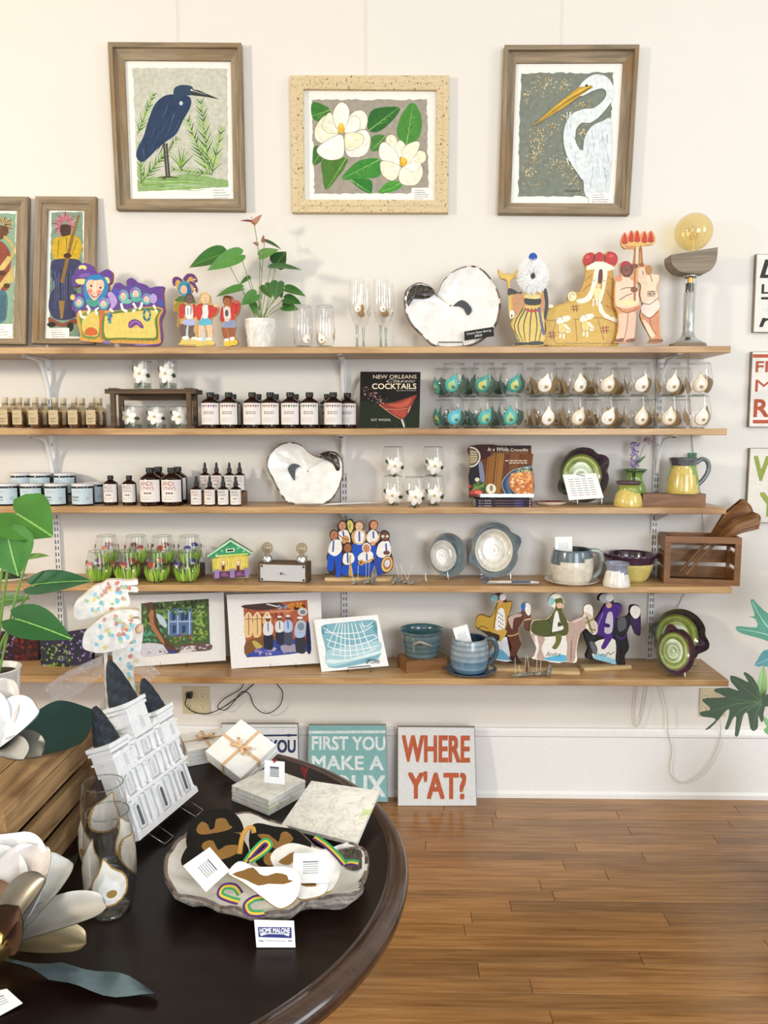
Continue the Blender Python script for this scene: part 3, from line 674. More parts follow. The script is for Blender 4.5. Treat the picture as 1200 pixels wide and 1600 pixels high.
# signs standing on the floor against the baseboard
lf = Vector((0, -1, .11)).normalized(); ZF = (260, 1050, 2.3529)
def floorbase(px, Y): 
    q = W(px, 1245, Y); py = 1245
    for _ in range(5): py += q.z/mpp(q); q = W(px, py, Y)
    return Vector((q.x, Y, .001))
def f1(a, pl):
    ptext(a, pl, "WHERE", 868, 1112, 232, 324, 'B9603F', .03); ptext(a, pl, "Y'AT?", 890, 1098, 364, 458, 'B9603F', .03)
sign('floor_sign', "white wooden sign with rust lettering standing on the floor right of the teal one", [(850, 196), (1132, 198), (1140, 487), (850, 487)], ZF, 0, lf, 'DCDEE0', '8A8378', f1, base=floorbase(683, -.085))
def f2(a, pl):
    a.flat(pl.m([(526, 212), (806, 210), (806, 220), (526, 222)]), 'CFE0DE')
    ptext(a, pl, "FIRST YOU", 538, 804, 234, 280, 'D9E4E6', .03); ptext(a, pl, "MAKE A", 538, 798, 305, 352, 'D9E4E6', .03); ptext(a, pl, "ROUX", 560, 804, 376, 450, 'D9E4E6', .03)
sign('floor_sign', 'teal wooden sign with pale lettering standing on the floor behind the round table', [(524, 190), (808, 190), (815, 472), (520, 470)], ZF, 0, lf, '7FAFB0', '8A8A80', f2, base=floorbase(543, -.085))
def f3(a, pl):
    a.flat(pl.m([(318, 226), (482, 224), (482, 231), (318, 233)]), '2E3A5C'); a.flat(pl.m(ell(452, 228, 12, 5)), '2E3A5C')
    ptext(a, pl, "YOU", 382, 476, 246, 290, '2E3A5C', .035)
    a.stroke(pl.m([(310, 200), (480, 199)]), pl.w(2), '8A8A88')
sign('floor_sign', 'white wooden sign with navy lettering half hidden behind the wrapped coaster stack', [(205, 186), (486, 186), (490, 470), (202, 470)], ZF, 0, lf, 'D6D9DC', '8A8378', f3, base=floorbase(405, -.085))
# ================================================================== topmost shelf
BRD = [None]
def cutout(name, label, cat, px, k, Y, zm, outline, edge='C9A66A', thick=.016, n=(0, -1, 0), front=None, smooth=3, group=None):
    pl = shp(px, k, Y, zm, n); t = thing(name, label, cat, M=pl.M, group=group)
    o = pl.m(sp(outline, smooth) if smooth > 1 else outline)
    BRD[0] = B().prism(o, 0, thick, front or edge, edge).make('board', 'paint', t)
    return t, pl, B(0)
def P(a, pl, col, *pts, s=3): a.flat(pl.m(sp(list(pts), s) if s > 1 else list(pts)), col)
def E(a, pl, col, x, y, rx, ry=None, rot=0, n=14): a.flat(pl.m(ell(x, y, rx, ry or rx, n, rot)), col)
def S(a, pl, col, w, *pts, w2=None): a.stroke(pl.m(sp(list(pts), 3, False) if len(pts) > 2 else list(pts)), pl.w(w), col, pl.w(w2) if w2 is not None else None)
def face(a, pl, x, y, r, skin, hair=None, feat='5A3A30'):
    if hair: E(a, pl, hair, x, y-r*.15, r*1.12, r*1.25)
    E(a, pl, skin, x, y, r*.85, r*1.05)
    for s in (-.35, .35): E(a, pl, feat, x+s*r, y-.15*r, r*.11, r*.09, 0, 8)
    S(a, pl, feat, r*.12, (x-.05*r, y-.05*r), (x+.02*r, y+.2*r)); S(a, pl, 'B05048', r*.14, (x-.3*r, y+.45*r), (x, y+.58*r), (x+.3*r, y+.43*r))

# jester float
Z1 = (100, 400, 7.0588)
t, pl, a = cutout('jester_float_cutout', 'painted wooden parade float cutout with large purple jester head', 'figurine', 185, 1, -.13, Z1,
    [(205, 945), (170, 880), (165, 820), (125, 620), (85, 590), (95, 500), (70, 460), (110, 420), (150, 420), (190, 430), (185, 330), (110, 340), (80, 260), (120, 180), (150, 110), (220, 75), (320, 110), (370, 190), (420, 170), (480, 145), (535, 190), (525, 290), (490, 320), (490, 400), (455, 430), (520, 390), (565, 300), (640, 310), (690, 340), (690, 270), (750, 240), (815, 290), (880, 310), (945, 350), (1020, 335), (1105, 340), (1095, 400), (1105, 560), (1110, 620), (1070, 720), (1085, 900), (1040, 985), (900, 990), (600, 965), (400, 950)], 'A86A48', front='644A92')
P(a, pl, 'CE9A3E', (215, 940), (180, 870), (140, 640), (250, 600), (600, 600), (900, 560), (1090, 580), (1050, 700), (1065, 900), (1030, 970), (700, 965))
P(a, pl, '6E8A3A', (215, 900), (195, 800), (180, 650), (400, 610), (395, 890)); P(a, pl, 'D8C060', (220, 860), (205, 700), (370, 610), (380, 860), (300, 885)); P(a, pl, 'C8602A', (225, 860), (250, 800), (300, 785), (355, 810), (370, 860), (300, 880))
P(a, pl, 'C4683A', (395, 620), (450, 620), (415, 760), (440, 910), (400, 890)); P(a, pl, '5E7A30', (430, 920), (425, 680), (470, 630), (640, 600), (900, 570), (1075, 590), (1030, 680), (1040, 900), (950, 930), (600, 920))
P(a, pl, 'DCC768', (455, 890), (448, 690), (480, 650), (650, 625), (900, 600), (1040, 610), (1000, 700), (1015, 880), (930, 905), (600, 900))
for i in range(18): S(a, pl, '5A4A30', 5, (470+i*30, 905+(i % 3)*8), (480+i*30, 935+(i % 2)*12))
P(a, pl, '6E3A8A', (715, 790), (715, 730), (780, 695), (850, 730), (880, 795), (840, 790), (800, 760), (755, 790)); P(a, pl, 'D8B058', (765, 790), (785, 765), (815, 790)); S(a, pl, 'B080B8', 10, (730, 770), (760, 728), (810, 725), (845, 765))
PU = '5E3A8E'
P(a, pl, PU, (130, 330), (90, 300), (90, 220), (140, 170), (150, 110), (220, 85), (310, 115), (360, 190), (330, 260), (240, 250), (150, 260)); P(a, pl, PU, (390, 210), (430, 170), (490, 150), (530, 200), (515, 300), (470, 270))
P(a, pl, '7E5AAE', (160, 230), (220, 190), (300, 200), (240, 235)); E(a, pl, 'E8D880', 205, 130, 45, 30); E(a, pl, PU, 200, 155, 28, 16); P(a, pl, 'E6D47A', (130, 260), (230, 255), (225, 310), (150, 305)); P(a, pl, 'E6D47A', (440, 240), (490, 240), (505, 295), (475, 300))
P(a, pl, '2080B8', (240, 260), (300, 215), (380, 205), (450, 240), (490, 330), (470, 420), (400, 500), (330, 560), (270, 530), (225, 440), (215, 340)); P(a, pl, '3E9A86', (240, 490), (300, 480), (400, 490), (345, 560), (270, 540))
P(a, pl, 'E8C0A8', (245, 310), (280, 262), (345, 270), (420, 262), (445, 330), (410, 410), (340, 490), (290, 450), (255, 380))
E(a, pl, 'D88A78', 285, 390, 32, 26); E(a, pl, 'D88A78', 390, 400, 32, 26); P(a, pl, 'F0D4BC', (330, 300), (345, 270), (360, 380), (335, 395), (320, 380)); E(a, pl, '3A2A2A', 300, 330, 13, 11); E(a, pl, '3A2A2A', 403, 350, 13, 11)
P(a, pl, 'B04038', (285, 415), (340, 430), (390, 415), (365, 450), (320, 455)); P(a, pl, 'F6F0E8', (298, 422), (340, 434), (375, 424), (345, 446))
def minij(x, y, r, hat, hx_, hy):
    E(a, pl, hat, hx_, hy, r*.85, r*.7); E(a, pl, '58B0B0', x, y, r*1.15, r*1.3); E(a, pl, '8A6AB8', x-r*.2, y-r*.5, r*.9, r*.6); face(a, pl, x, y+r*.05, r*.72, 'EBC6B0')
minij(165, 510, 48, PU, 170, 445); E(a, pl, 'DDC868', 95, 455, 26, 32); minij(435, 525, 50, '9A78C4', 480, 500); minij(655, 440, 52, PU, 605, 330); minij(790, 415, 55, PU, 750, 290); minij(910, 475, 48, '4A5AB0', 890, 350)
P(a, pl, PU, (830, 310), (880, 310), (945, 350), (930, 390), (860, 370)); P(a, pl, PU, (950, 370), (1040, 335), (1100, 345), (1030, 385), (1075, 430), (1090, 540), (1040, 510), (1000, 420)); P(a, pl, '4054A8', (1040, 490), (1085, 490), (1100, 560), (1040, 530)); E(a, pl, 'B09AD0', 985, 470, 42, 55)
P(a, pl, '4A50B0', (540, 390), (580, 350), (610, 420), (570, 470), (535, 440)); P(a, pl, 'B89AD0', (480, 420), (530, 400), (590, 500), (540, 580), (500, 600), (520, 520)); E(a, pl, '58A8A0', 800, 480, 60, 30); E(a, pl, '78B8A8', 690, 500, 60, 28)
for q in ([(175, 600), (195, 670), (240, 675)], [(250, 545), (280, 590), (260, 640)], [(385, 575), (350, 600), (370, 640)], [(630, 520), (650, 590), (700, 610)], [(760, 520), (790, 570), (760, 615)], [(860, 510), (850, 560), (825, 590)], [(985, 540), (1010, 580), (1020, 620)], [(500, 590), (530, 600), (530, 620)]): S(a, pl, 'EDE8D8', 26, *q, w2=30)
for x, y in ((495, 640), (505, 680), (490, 660), (500, 700), (515, 660), (505, 730)): E(a, pl, ('5E8AC0', '3E9A9A', '4A5AA0')[x % 3], x, y, 20, 18)
for i in range(14): an = 2*PI*i/14; E(a, pl, ('2E6A6A', '58A0A0', '385A88')[i % 3], 915+34*math.cos(an), 650+60*math.sin(an), 14, 14)
for i in range(12): S(a, pl, ('6A8A40', '4A6A30')[i % 2], 12, (130+i*80, 600-(i % 3)*8), (150+i*80, 585))
P(a, pl, '8A6AB0', (430, 935), (500, 940), (520, 965), (430, 960)); P(a, pl, '8A6AB0', (800, 970), (930, 975), (920, 990), (800, 988))
a.make('painted_front', 'gloss_paint', BRD[0])
B().box(-.07, .075, -.004, .03, 0, .004, 'B89058').make('base', 'pale_wood', t)

# jester and friends
Z2 = (260, 420, 9.2308)
def kid(a, pl, hx_, hy, r, skin, hair, bodyq, legs, skirt, sk):
    for q in legs: P(a, pl, skin, *q)
    P(a, pl, sk, *skirt)
t, pl, a = cutout('jester_cutout', 'painted wooden cutout of a jester standing behind two figures in red jackets', 'figurine', 310, 1, -.15, Z2,
    [(180, 1100), (220, 1020), (180, 840), (150, 820), (165, 640), (95, 590), (110, 490), (125, 430), (200, 380), (155, 290), (130, 260), (90, 220), (90, 130), (160, 110), (240, 150), (300, 70), (400, 80), (445, 170), (400, 200), (445, 270), (435, 340), (380, 310), (360, 370), (400, 420), (410, 500), (460, 490), (490, 360), (560, 345), (630, 390), (640, 490), (700, 520), (755, 560), (720, 660), (660, 700), (650, 800), (670, 900), (640, 1000), (700, 1095), (600, 1115)], 'C9A46A', thick=.014)
P(a, pl, '9A7E2E', (125, 500), (230, 440), (260, 500), (190, 560), (200, 800), (160, 820), (165, 640), (100, 580)); P(a, pl, '4A6A38', (120, 450), (200, 390), (300, 400), (400, 440), (410, 500), (250, 480), (140, 470))
for q in ([(90, 220), (95, 140), (160, 115), (230, 160), (200, 200), (160, 160), (130, 200), (125, 260)], [(240, 150), (300, 75), (400, 85), (445, 185), (390, 180), (340, 130), (290, 180)], [(330, 180), (400, 200), (445, 280), (435, 340), (400, 270), (340, 230)]): P(a, pl, '5A2E72', *q)
P(a, pl, 'C89A4A', (130, 240), (140, 170), (170, 160), (205, 195), (170, 250)); P(a, pl, 'C89A4A', (295, 180), (330, 120), (370, 120), (400, 165), (340, 175)); P(a, pl, 'C89A4A', (340, 215), (380, 240), (400, 280), (365, 260))
P(a, pl, '3E8AA0', (165, 290), (190, 210), (250, 170), (320, 200), (360, 280), (360, 370), (280, 400), (190, 360)); P(a, pl, '2E5A90', (300, 210), (355, 280), (355, 370), (310, 360)); face(a, pl, 250, 300, 58, 'E8B89A')
for x, y in ((130, 262), (408, 155), (408, 290)): E(a, pl, 'EEE6D0', x, y, 11)
def jacketed(x0, skin, hair, top, hy, hx_, r, skirt, sk2, legs, arms):
    for q in legs: P(a, pl, skin, *q); S(a, pl, '3A2A28', 5, q[0], q[1], q[2])
    P(a, pl, skirt, *sk2)
    P(a, pl, 'E4E0E0', *top); S(a, pl, '3A4A70', 9, *top[:3])
    for q in arms: P(a, pl, 'C23A2C', *q); S(a, pl, '7A1E18', 6, *q[:3])
    face(a, pl, hx_, hy, r, skin, hair)
jacketed(0, '6A5650', '4A3E3A', [(270, 530), (350, 530), (375, 640), (360, 720), (300, 720), (265, 640)], 440, 330, 62, 'AAB2D8', [(230, 770), (270, 735), (390, 730), (425, 800), (330, 820), (250, 800)],
    [[(190, 810), (230, 1010), (310, 1000), (280, 880), (295, 815)], [(325, 820), (320, 950), (350, 1000), (420, 980), (390, 880), (400, 810)]], [[(190, 530), (270, 510), (260, 620), (250, 710), (190, 710), (180, 620)], [(375, 530), (410, 510), (430, 600), (420, 690), (380, 690)]])
jacketed(0, 'EBC29C', 'CDAE68', [(520, 520), (600, 520), (600, 620), (590, 710), (530, 710), (520, 620)], 430, 560, 64, '5AB4CE', [(460, 790), (500, 720), (560, 700), (640, 740), (650, 800), (560, 815), (480, 815)],
    [[(460, 810), (455, 920), (470, 1010), (510, 1010), (520, 900), (530, 815)], [(560, 815), (590, 920), (590, 1010), (650, 1000), (670, 900), (650, 800)]], [[(430, 540), (510, 500), (530, 560), (520, 680), (470, 745), (420, 660)], [(600, 530), (680, 540), (745, 580), (710, 660), (650, 700), (640, 730), (600, 690)]])
E(a, pl, 'EBC29C', 710, 530, 30, 24); S(a, pl, 'F4EAE0', 10, (370, 540), (380, 640), (375, 720)); S(a, pl, 'F4EAE0', 10, (590, 540), (600, 640), (580, 710)); S(a, pl, 'F4EAE0', 10, (520, 540), (528, 640), (500, 730))
for x in (255, 300, 340): S(a, pl, '3A3A5A', 9, (x+10, 570), (x+14, 660))
P(a, pl, 'B8CCD4', (540, 820), (555, 900), (570, 1060), (510, 1060), (525, 900)); P(a, pl, 'B8CCD4', (295, 830), (320, 830), (310, 950), (340, 1030), (320, 1060), (280, 960))
for x, y in ((270, 990), (400, 1000), (475, 1010), (615, 1010)): P(a, pl, 'F0EAE4', (x-35, y-12), (x+35, y-16), (x+35, y+25), (x-35, y+25))
for x, y in ((270, 1060), (400, 1060), (500, 1080), (620, 1065)): P(a, pl, 'DCC468', (x-65, y+40), (x-55, y-25), (x, y-40), (x+60, y-20), (x+70, y+35)); S(a, pl, '6A5420', 5, (x-60, y+35), (x+60, y+30))
a.make('painted_front', 'gloss_paint', BRD[0])
B().box(-.05, .05, -.005, .03, 0, .003, 'B89058').make('base', 'pale_wood', t)
t, pl, a = cutout('dancer_cutout', 'small painted wooden cutout of a single figure in a red jacket beside the plant', 'figurine', 359, 1, -.15, Z2,
    [(830, 1110), (850, 1030), (800, 900), (810, 800), (775, 740), (790, 570), (830, 550), (820, 420), (850, 385), (950, 400), (965, 440), (1050, 470), (1060, 560), (1030, 660), (995, 690), (1000, 830), (980, 960), (1035, 1050), (1000, 1105)], 'B07A48', thick=.014)
for q in ([(800, 840), (820, 960), (850, 1020), (890, 1000), (870, 900), (880, 840)], [(890, 840), (900, 930), (930, 1000), (980, 970), (990, 840)]): P(a, pl, '9A5630', *q); S(a, pl, '5A2A18', 5, *q[:3])
P(a, pl, '8A94B4', (810, 800), (840, 755), (990, 740), (1000, 840), (900, 850), (815, 850)); P(a, pl, 'DAD2CC', (835, 560), (910, 560), (920, 720), (840, 750)); E(a, pl, '5A4A4A', 870, 640, 26, 50)
P(a, pl, 'B83026', (790, 570), (830, 560), (830, 680), (840, 750), (780, 740)); P(a, pl, 'C83428', (915, 560), (950, 480), (1050, 490), (1055, 570), (1020, 660), (980, 660), (980, 730), (925, 720)); S(a, pl, '6A1814', 8, (950, 500), (1010, 520), (1000, 650)); S(a, pl, 'F0E6DC', 9, (915, 560), (920, 640), (925, 715)); S(a, pl, 'F0E6DC', 9, (825, 560), (832, 700))
face(a, pl, 875, 465, 56, 'B06A3C', '7A2E20'); E(a, pl, 'E8B890', 885, 735, 26, 22); P(a, pl, 'C86050', (950, 450), (1050, 470), (1050, 500), (960, 495))
for x, y in ((870, 1030), (950, 1010)): P(a, pl, 'F0E4E0', (x-30, y-20), (x+30, y-24), (x+20, y+25), (x-30, y+25))
for x, y in ((880, 1075), (970, 1060)): P(a, pl, 'DCC040', (x-50, y+35), (x-45, y-20), (x+30, y-35), (x+55, y), (x+40, y+40))
a.make('painted_front', 'gloss_paint', BRD[0])
B().box(-.03, .03, -.005, .03, 0, .003, 'B89058').make('base', 'pale_wood', t)

# king float and bearded figure
Z3 = (770, 380, 6)
t, pl, a = cutout('king_float_cutout', 'ochre painted wooden float cutout with huge red crown and white robe trim', 'figurine', 910, 1, -.14, Z3,
    [(470, 950), (500, 820), (490, 720), (520, 620), (560, 590), (700, 550), (700, 500), (740, 450), (800, 460), (830, 430), (870, 300), (870, 220), (845, 160), (870, 100), (930, 85), (960, 100), (1000, 80), (1040, 100), (1080, 75), (1150, 95), (1175, 150), (1150, 210), (1130, 240), (1140, 380), (1165, 520), (1190, 600), (1190, 800), (1170, 960), (1000, 968), (700, 965)], 'C2A050')
P(a, pl, 'CDA848', (480, 940), (505, 830), (500, 730), (530, 630), (700, 565), (850, 540), (1000, 560), (1185, 620), (1180, 800), (1150, 950), (700, 955))
P(a, pl, 'C89C40', (790, 540), (860, 360), (880, 260), (1000, 240), (1120, 260), (1135, 390), (1180, 600), (1185, 690), (1050, 620), (900, 560)); 
for q in ([(930, 300), (890, 330), (865, 360)], [(925, 380), (870, 420), (830, 460)], [(1080, 310), (1130, 350)], [(1070, 440), (1110, 520), (1170, 560)], [(1060, 580), (1120, 620), (1180, 660)]): S(a, pl, 'A8703A', 14, *q, w2=6)
CRM = 'EFE9D4'
P(a, pl, CRM, (880, 250), (900, 200), (1000, 170), (1100, 200), (1140, 240), (1060, 262), (960, 245)); P(a, pl, CRM, (955, 250), (1000, 245), (990, 330), (960, 420), (925, 520), (860, 560), (800, 560), (785, 530), (860, 510), (910, 440), (940, 330)); P(a, pl, CRM, (1030, 245), (1075, 260), (1060, 380), (1040, 470), (1020, 560), (1060, 660), (1170, 710), (1170, 750), (1080, 720), (1000, 640), (990, 540), (1020, 430), (1035, 330))
P(a, pl, '5A3220', (995, 260), (1010, 243), (1030, 260), (1020, 370), (985, 365)); E(a, pl, 'E4C688', 990, 400, 18, 24); P(a, pl, 'E8DCA0', (950, 440), (985, 420), (1020, 440), (1000, 520), (960, 530)); S(a, pl, 'E8DCA0', 16, (930, 440), (960, 460)); S(a, pl, 'EFE9D4', 14, (945, 520), (940, 590)); S(a, pl, 'EFE9D4', 14, (975, 520), (975, 585))
for q in ([(845, 165), (870, 105), (930, 88), (950, 130), (940, 180), (870, 215)], [(960, 110), (1000, 82), (1040, 110), (1035, 165), (1000, 172), (955, 165)], [(1060, 120), (1085, 78), (1150, 98), (1172, 150), (1145, 208), (1060, 180)]): P(a, pl, 'B82C2C', *q)
S(a, pl, '5A2418', 14, (955, 105), (945, 180)); S(a, pl, '5A2418', 14, (1050, 105), (1050, 175)); S(a, pl, '7A1A1A', 8, (860, 205), (900, 195), (945, 180)); E(a, pl, 'D2504C', 890, 130, 22, 16); E(a, pl, 'D2504C', 1110, 120, 26, 16)
for q in ([(500, 720), (560, 725), (620, 715)], [(760, 715), (850, 710), (1020, 700), (1180, 760)], [(590, 730), (560, 860), (590, 940)], [(775, 720), (790, 920)], [(985, 710), (1040, 910)]): S(a, pl, 'A06A34', 8, *q)
for x, y, s in ((770, 610, 1), (555, 860, 1.1), (1050, 810, 1.1)):
    for d in (-12, 14): S(a, pl, '8A3424', 9, (x+d*s-4, y-34*s), (x+d*s+4, y+34*s)); S(a, pl, '8A3424', 8, (x-36*s, y+d*s), (x+36*s, y+d*s-8))
for x, y in ((640, 760), (860, 740)): 
    E(a, pl, CRM, x+40, y-50, 52, 28, -.3); E(a, pl, CRM, x-10, y-30, 34, 40); P(a, pl, 'DCC878', (x-30, y), (x+30, y), (x+40, y+80), (x-20, y+80)); S(a, pl, CRM, 24, (x+30, y), (x+80, y+60), (x+50, y+70)); S(a, pl, CRM, 16, (x-5, y+80), (x-10, y+130)); S(a, pl, CRM, 16, (x+25, y+80), (x+25, y+140)); S(a, pl, '4A3A28', 4, (x-30, y), (x-20, y+80), (x+40, y+80)); S(a, pl, '4A3A28', 4, (x-40, y-40), (x-10, y-70), (x+20, y-40))
E(a, pl, 'EADCB0', 745, 500, 42, 46); S(a, pl, '4A3A28', 4, (720, 520), (740, 470), (770, 490)); E(a, pl, CRM, 545, 590, 26, 18)
for i in range(18): S(a, pl, '6E4A24', 5, (600+i*30, 935+(i % 3)*6), (618+i*30, 945-(i % 2)*10), (628+i*30, 938))
for q in ([(955, 340), (950, 360)], [(1040, 350), (1055, 355)], [(1015, 545), (1020, 570)], [(1100, 680), (1110, 690)]): S(a, pl, '3A3A3A', 6, *q)
a.make('painted_front', 'gloss_paint', BRD[0])
t, pl, a = cutout('bearded_figure_cutout', 'painted wooden figure with fluffy white face trim, striped trousers and pronged staff', 'figurine', 825, 1, -.16, Z3,
    [(210, 965), (215, 935), (250, 905), (200, 820), (170, 760), (200, 680), (165, 650), (160, 500), (140, 470), (145, 420), (130, 350), (70, 320), (50, 240), (100, 290), (140, 280), (190, 290), (245, 230), (240, 300), (165, 350), (165, 425), (240, 455), (300, 480), (300, 350), (330, 180), (420, 180), (450, 300), (440, 470), (500, 430), (520, 600), (490, 730), (480, 820), (470, 900), (475, 960)], 'D0AE60')
P(a, pl, 'DDB858', (60, 250), (100, 300), (140, 290), (190, 300), (240, 240), (230, 300), (160, 350), (170, 700), (150, 640), (140, 350), (75, 320)); P(a, pl, '3A3634', (145, 490), (140, 430), (180, 425), (240, 460), (270, 450), (260, 485), (180, 480)); P(a, pl, 'C08A5C', (190, 490), (280, 480), (300, 590), (210, 680), (185, 600)); P(a, pl, 'C08A5C', (440, 500), (490, 500), (480, 650), (445, 600))
P(a, pl, '34302E', (475, 450), (505, 430), (522, 580), (495, 720), (478, 680), (490, 560)); P(a, pl, '2E2E26', (305, 510), (440, 510), (440, 575), (310, 575)); P(a, pl, 'E0CC88', (310, 480), (430, 480), (435, 520), (310, 515)); P(a, pl, 'D8BC60', (290, 600), (370, 590), (440, 600), (480, 720), (485, 830), (470, 925), (260, 925), (205, 830), (185, 770), (230, 680))
for x0, x1, x2 in ((285, 200, 255), (310, 235, 280), (335, 290, 305), (365, 350, 345), (395, 415, 395), (420, 460, 430)): S(a, pl, '3E3A30', 13, (x0, 610), (x1, 770), (x2, 920), w2=7)
P(a, pl, 'B03A34', (285, 600), (360, 625), (430, 615), (420, 640), (340, 645)); S(a, pl, '5A5E84', 24, (435, 600), (450, 720), (480, 860)); P(a, pl, '34302C', (208, 960), (220, 930), (330, 930), (340, 950)); P(a, pl, '34302C', (330, 955), (345, 925), (460, 920), (470, 950)); E(a, pl, 'EDEAE0', 180, 665, 22, 40); E(a, pl, '3A3A3A', 178, 680, 8, 14); E(a, pl, '8A8480', 370, 310, 45, 60); E(a, pl, '2A2624', 372, 310, 20, 34)
a.make('painted_front', 'gloss_paint', BRD[0])
c = pl(372, 312); r = random.Random(3); b = B(); Rf = pl.w(150); rf = pl.w(20)
for i in range(4200):
    th = r.uniform(0, 2*PI); q = r.uniform(0, 1)**.7; rad = rf+(Rf*.86-rf)*q; h = pl.w(60)*(1-abs(2*q-.8)*.6)
    x, z, y = c[0]+rad*math.cos(th), c[1]+rad*1.12*math.sin(th), -.002-h*r.random()
    dx, dz, dy = math.cos(th)*r.uniform(.2, 1)+r.uniform(-.4, .4), math.sin(th)*r.uniform(.2, 1)+r.uniform(-.4, .4), -r.uniform(.1, .8)
    l = pl.w(34); w = .0011; b.face([(x-w*dz, y, z+w*dx), (x+w*dz, y, z-w*dx), (x+dx*l, y+dy*l*.5, z+dz*l)], 'FFFFFF')
b.make('fluff_trim', 'fluff', t, kind='stuff')
c = pl(375, 135); b = B(); b.ball((c[0], -.004, c[1]), pl.w(40), pl.w(22), pl.w(42), '2C58B0', 12, 8); b.make('blue_pompom', 'cloth', t)

# torch carriers
Z4 = (960, 355, 7.742)
def carrier(label, Y, out, px): return cutout('torch_carrier_cutout', label, 'figurine', px, 1, Y, Z4, out, 'D8A878', thick=.014)
t, pl, a = carrier('painted wooden cutout of a bearded torch carrier in a red cap and pale tunic', -.165, [(0, 1400), (30, 1350), (50, 1100), (20, 980), (0, 920), (10, 660), (60, 600), (80, 590), (65, 500), (75, 430), (150, 408), (205, 440), (230, 430), (245, 240), (130, 260), (80, 190), (95, 110), (130, 60), (165, 110), (205, 35), (240, 80), (275, 30), (305, 90), (360, 45), (400, 100), (440, 40), (480, 80), (500, 150), (480, 200), (420, 215), (290, 240), (265, 440), (290, 480), (280, 700), (290, 760), (300, 900), (310, 980), (260, 1040), (260, 1150), (240, 1330), (250, 1385)], 985)
P(a, pl, 'EBCBB0', (20, 660), (60, 610), (150, 600), (220, 650), (270, 700), (300, 920), (270, 980), (150, 1000), (30, 960), (10, 800)); P(a, pl, 'D4885A', (25, 960), (150, 985), (310, 940), (300, 990), (220, 1040), (100, 1040)); P(a, pl, 'EAD8A0', (60, 900), (200, 870), (290, 900), (200, 950), (60, 940)); P(a, pl, 'E8BFA0', (50, 1060), (165, 1050), (150, 1200), (120, 1370), (20, 1360), (60, 1200)); P(a, pl, 'E6B8A0', (165, 1050), (260, 1040), (250, 1200), (235, 1340), (135, 1360), (150, 1220)); S(a, pl, '6A3A24', 8, (165, 1050), (150, 1220), (115, 1350))
for q in ([(70, 760), (130, 735), (210, 730)], [(60, 880), (140, 830), (220, 800)], [(20, 960), (150, 1035), (300, 970)]): S(a, pl, '7A4028', 9, *q)
E(a, pl, 'D98A60', 50, 625, 46, 34); face(a, pl, 150, 520, 72, '7A4A34', '4A2A22'); P(a, pl, 'A82830', (75, 490), (85, 430), (150, 408), (200, 440), (195, 470), (130, 450)); P(a, pl, '4A2A22', (95, 560), (150, 590), (205, 550), (180, 600), (120, 600))
S(a, pl, 'B07040', 28, (260, 230), (248, 460), (245, 890)); S(a, pl, 'EAD0A0', 14, (270, 230), (262, 440)); E(a, pl, '7A4228', 248, 470, 40, 30); E(a, pl, '8A4A2C', 238, 755, 44, 36); P(a, pl, 'E4B060', (90, 200), (280, 170), (490, 190), (420, 212), (280, 228), (120, 215)); P(a, pl, 'C88A50', (130, 225), (240, 230), (240, 260), (170, 270))
for x, y in ((125, 130), (205, 105), (275, 105), (365, 115), (440, 110)): P(a, pl, 'E08A50', (x-44, y+60), (x-30, y-20), (x, y-72), (x+34, y-20), (x+44, y+60)); P(a, pl, 'C03A22', (x-34, y+60), (x-20, y-10), (x, y-60), (x+22, y-10), (x+30, y+60)); S(a, pl, '5A1E14', 8, (x-35, y+55), (x, y+75), (x+35, y+55))
for x in (60, 200): P(a, pl, '7A4A2A', (x-60, 1385), (x-50, 1360), (x+10, 1345), (x+50, 1345), (x+45, 1385))
a.make('painted_front', 'gloss_paint', BRD[0])
t, pl, a = carrier('painted wooden cutout of a torch carrier seen from behind beside the bulb lamp', -.14, [(410, 1400), (440, 1340), (330, 1130), (315, 1040), (345, 930), (310, 820), (320, 700), (270, 640), (260, 520), (300, 450), (310, 250), (335, 250), (350, 430), (400, 460), (450, 500), (460, 570), (540, 570), (545, 640), (520, 740), (545, 880), (545, 1060), (560, 1300), (580, 1390)], 1023)
P(a, pl, 'EFD2B4', (270, 520), (350, 480), (420, 560), (530, 580), (535, 640), (500, 740), (530, 860), (440, 920), (350, 920), (315, 830), (325, 710), (280, 640)); P(a, pl, 'EDD9C8', (350, 930), (520, 880), (540, 980), (430, 1090), (330, 1030)); P(a, pl, 'D08A60', (330, 1050), (430, 1100), (540, 1000), (540, 1250), (560, 1340), (480, 1330), (500, 1280), (400, 1160)); P(a, pl, 'EAD0B0', (335, 1120), (420, 1180), (490, 1300), (440, 1330))
for q in ([(340, 920), (430, 930), (520, 860)], [(330, 1040), (430, 1100), (530, 1020)], [(430, 560), (460, 660)], [(430, 1100), (450, 1220), (510, 1300)]): S(a, pl, '7A4028', 9, *q)
E(a, pl, 'B87A40', 415, 520, 44, 62); S(a, pl, 'B87840', 24, (320, 250), (335, 450)); E(a, pl, 'A85C34', 330, 455, 30, 26); P(a, pl, '8A5430', (420, 1395), (430, 1360), (570, 1350), (580, 1390)); S(a, pl, '3A3A34', 9, (340, 530), (350, 570))
ptext(a, pl, 'FAITH', 400, 495, 770, 840, '3A2A24', .02, .2)
a.make('painted_front', 'gloss_paint', BRD[0])

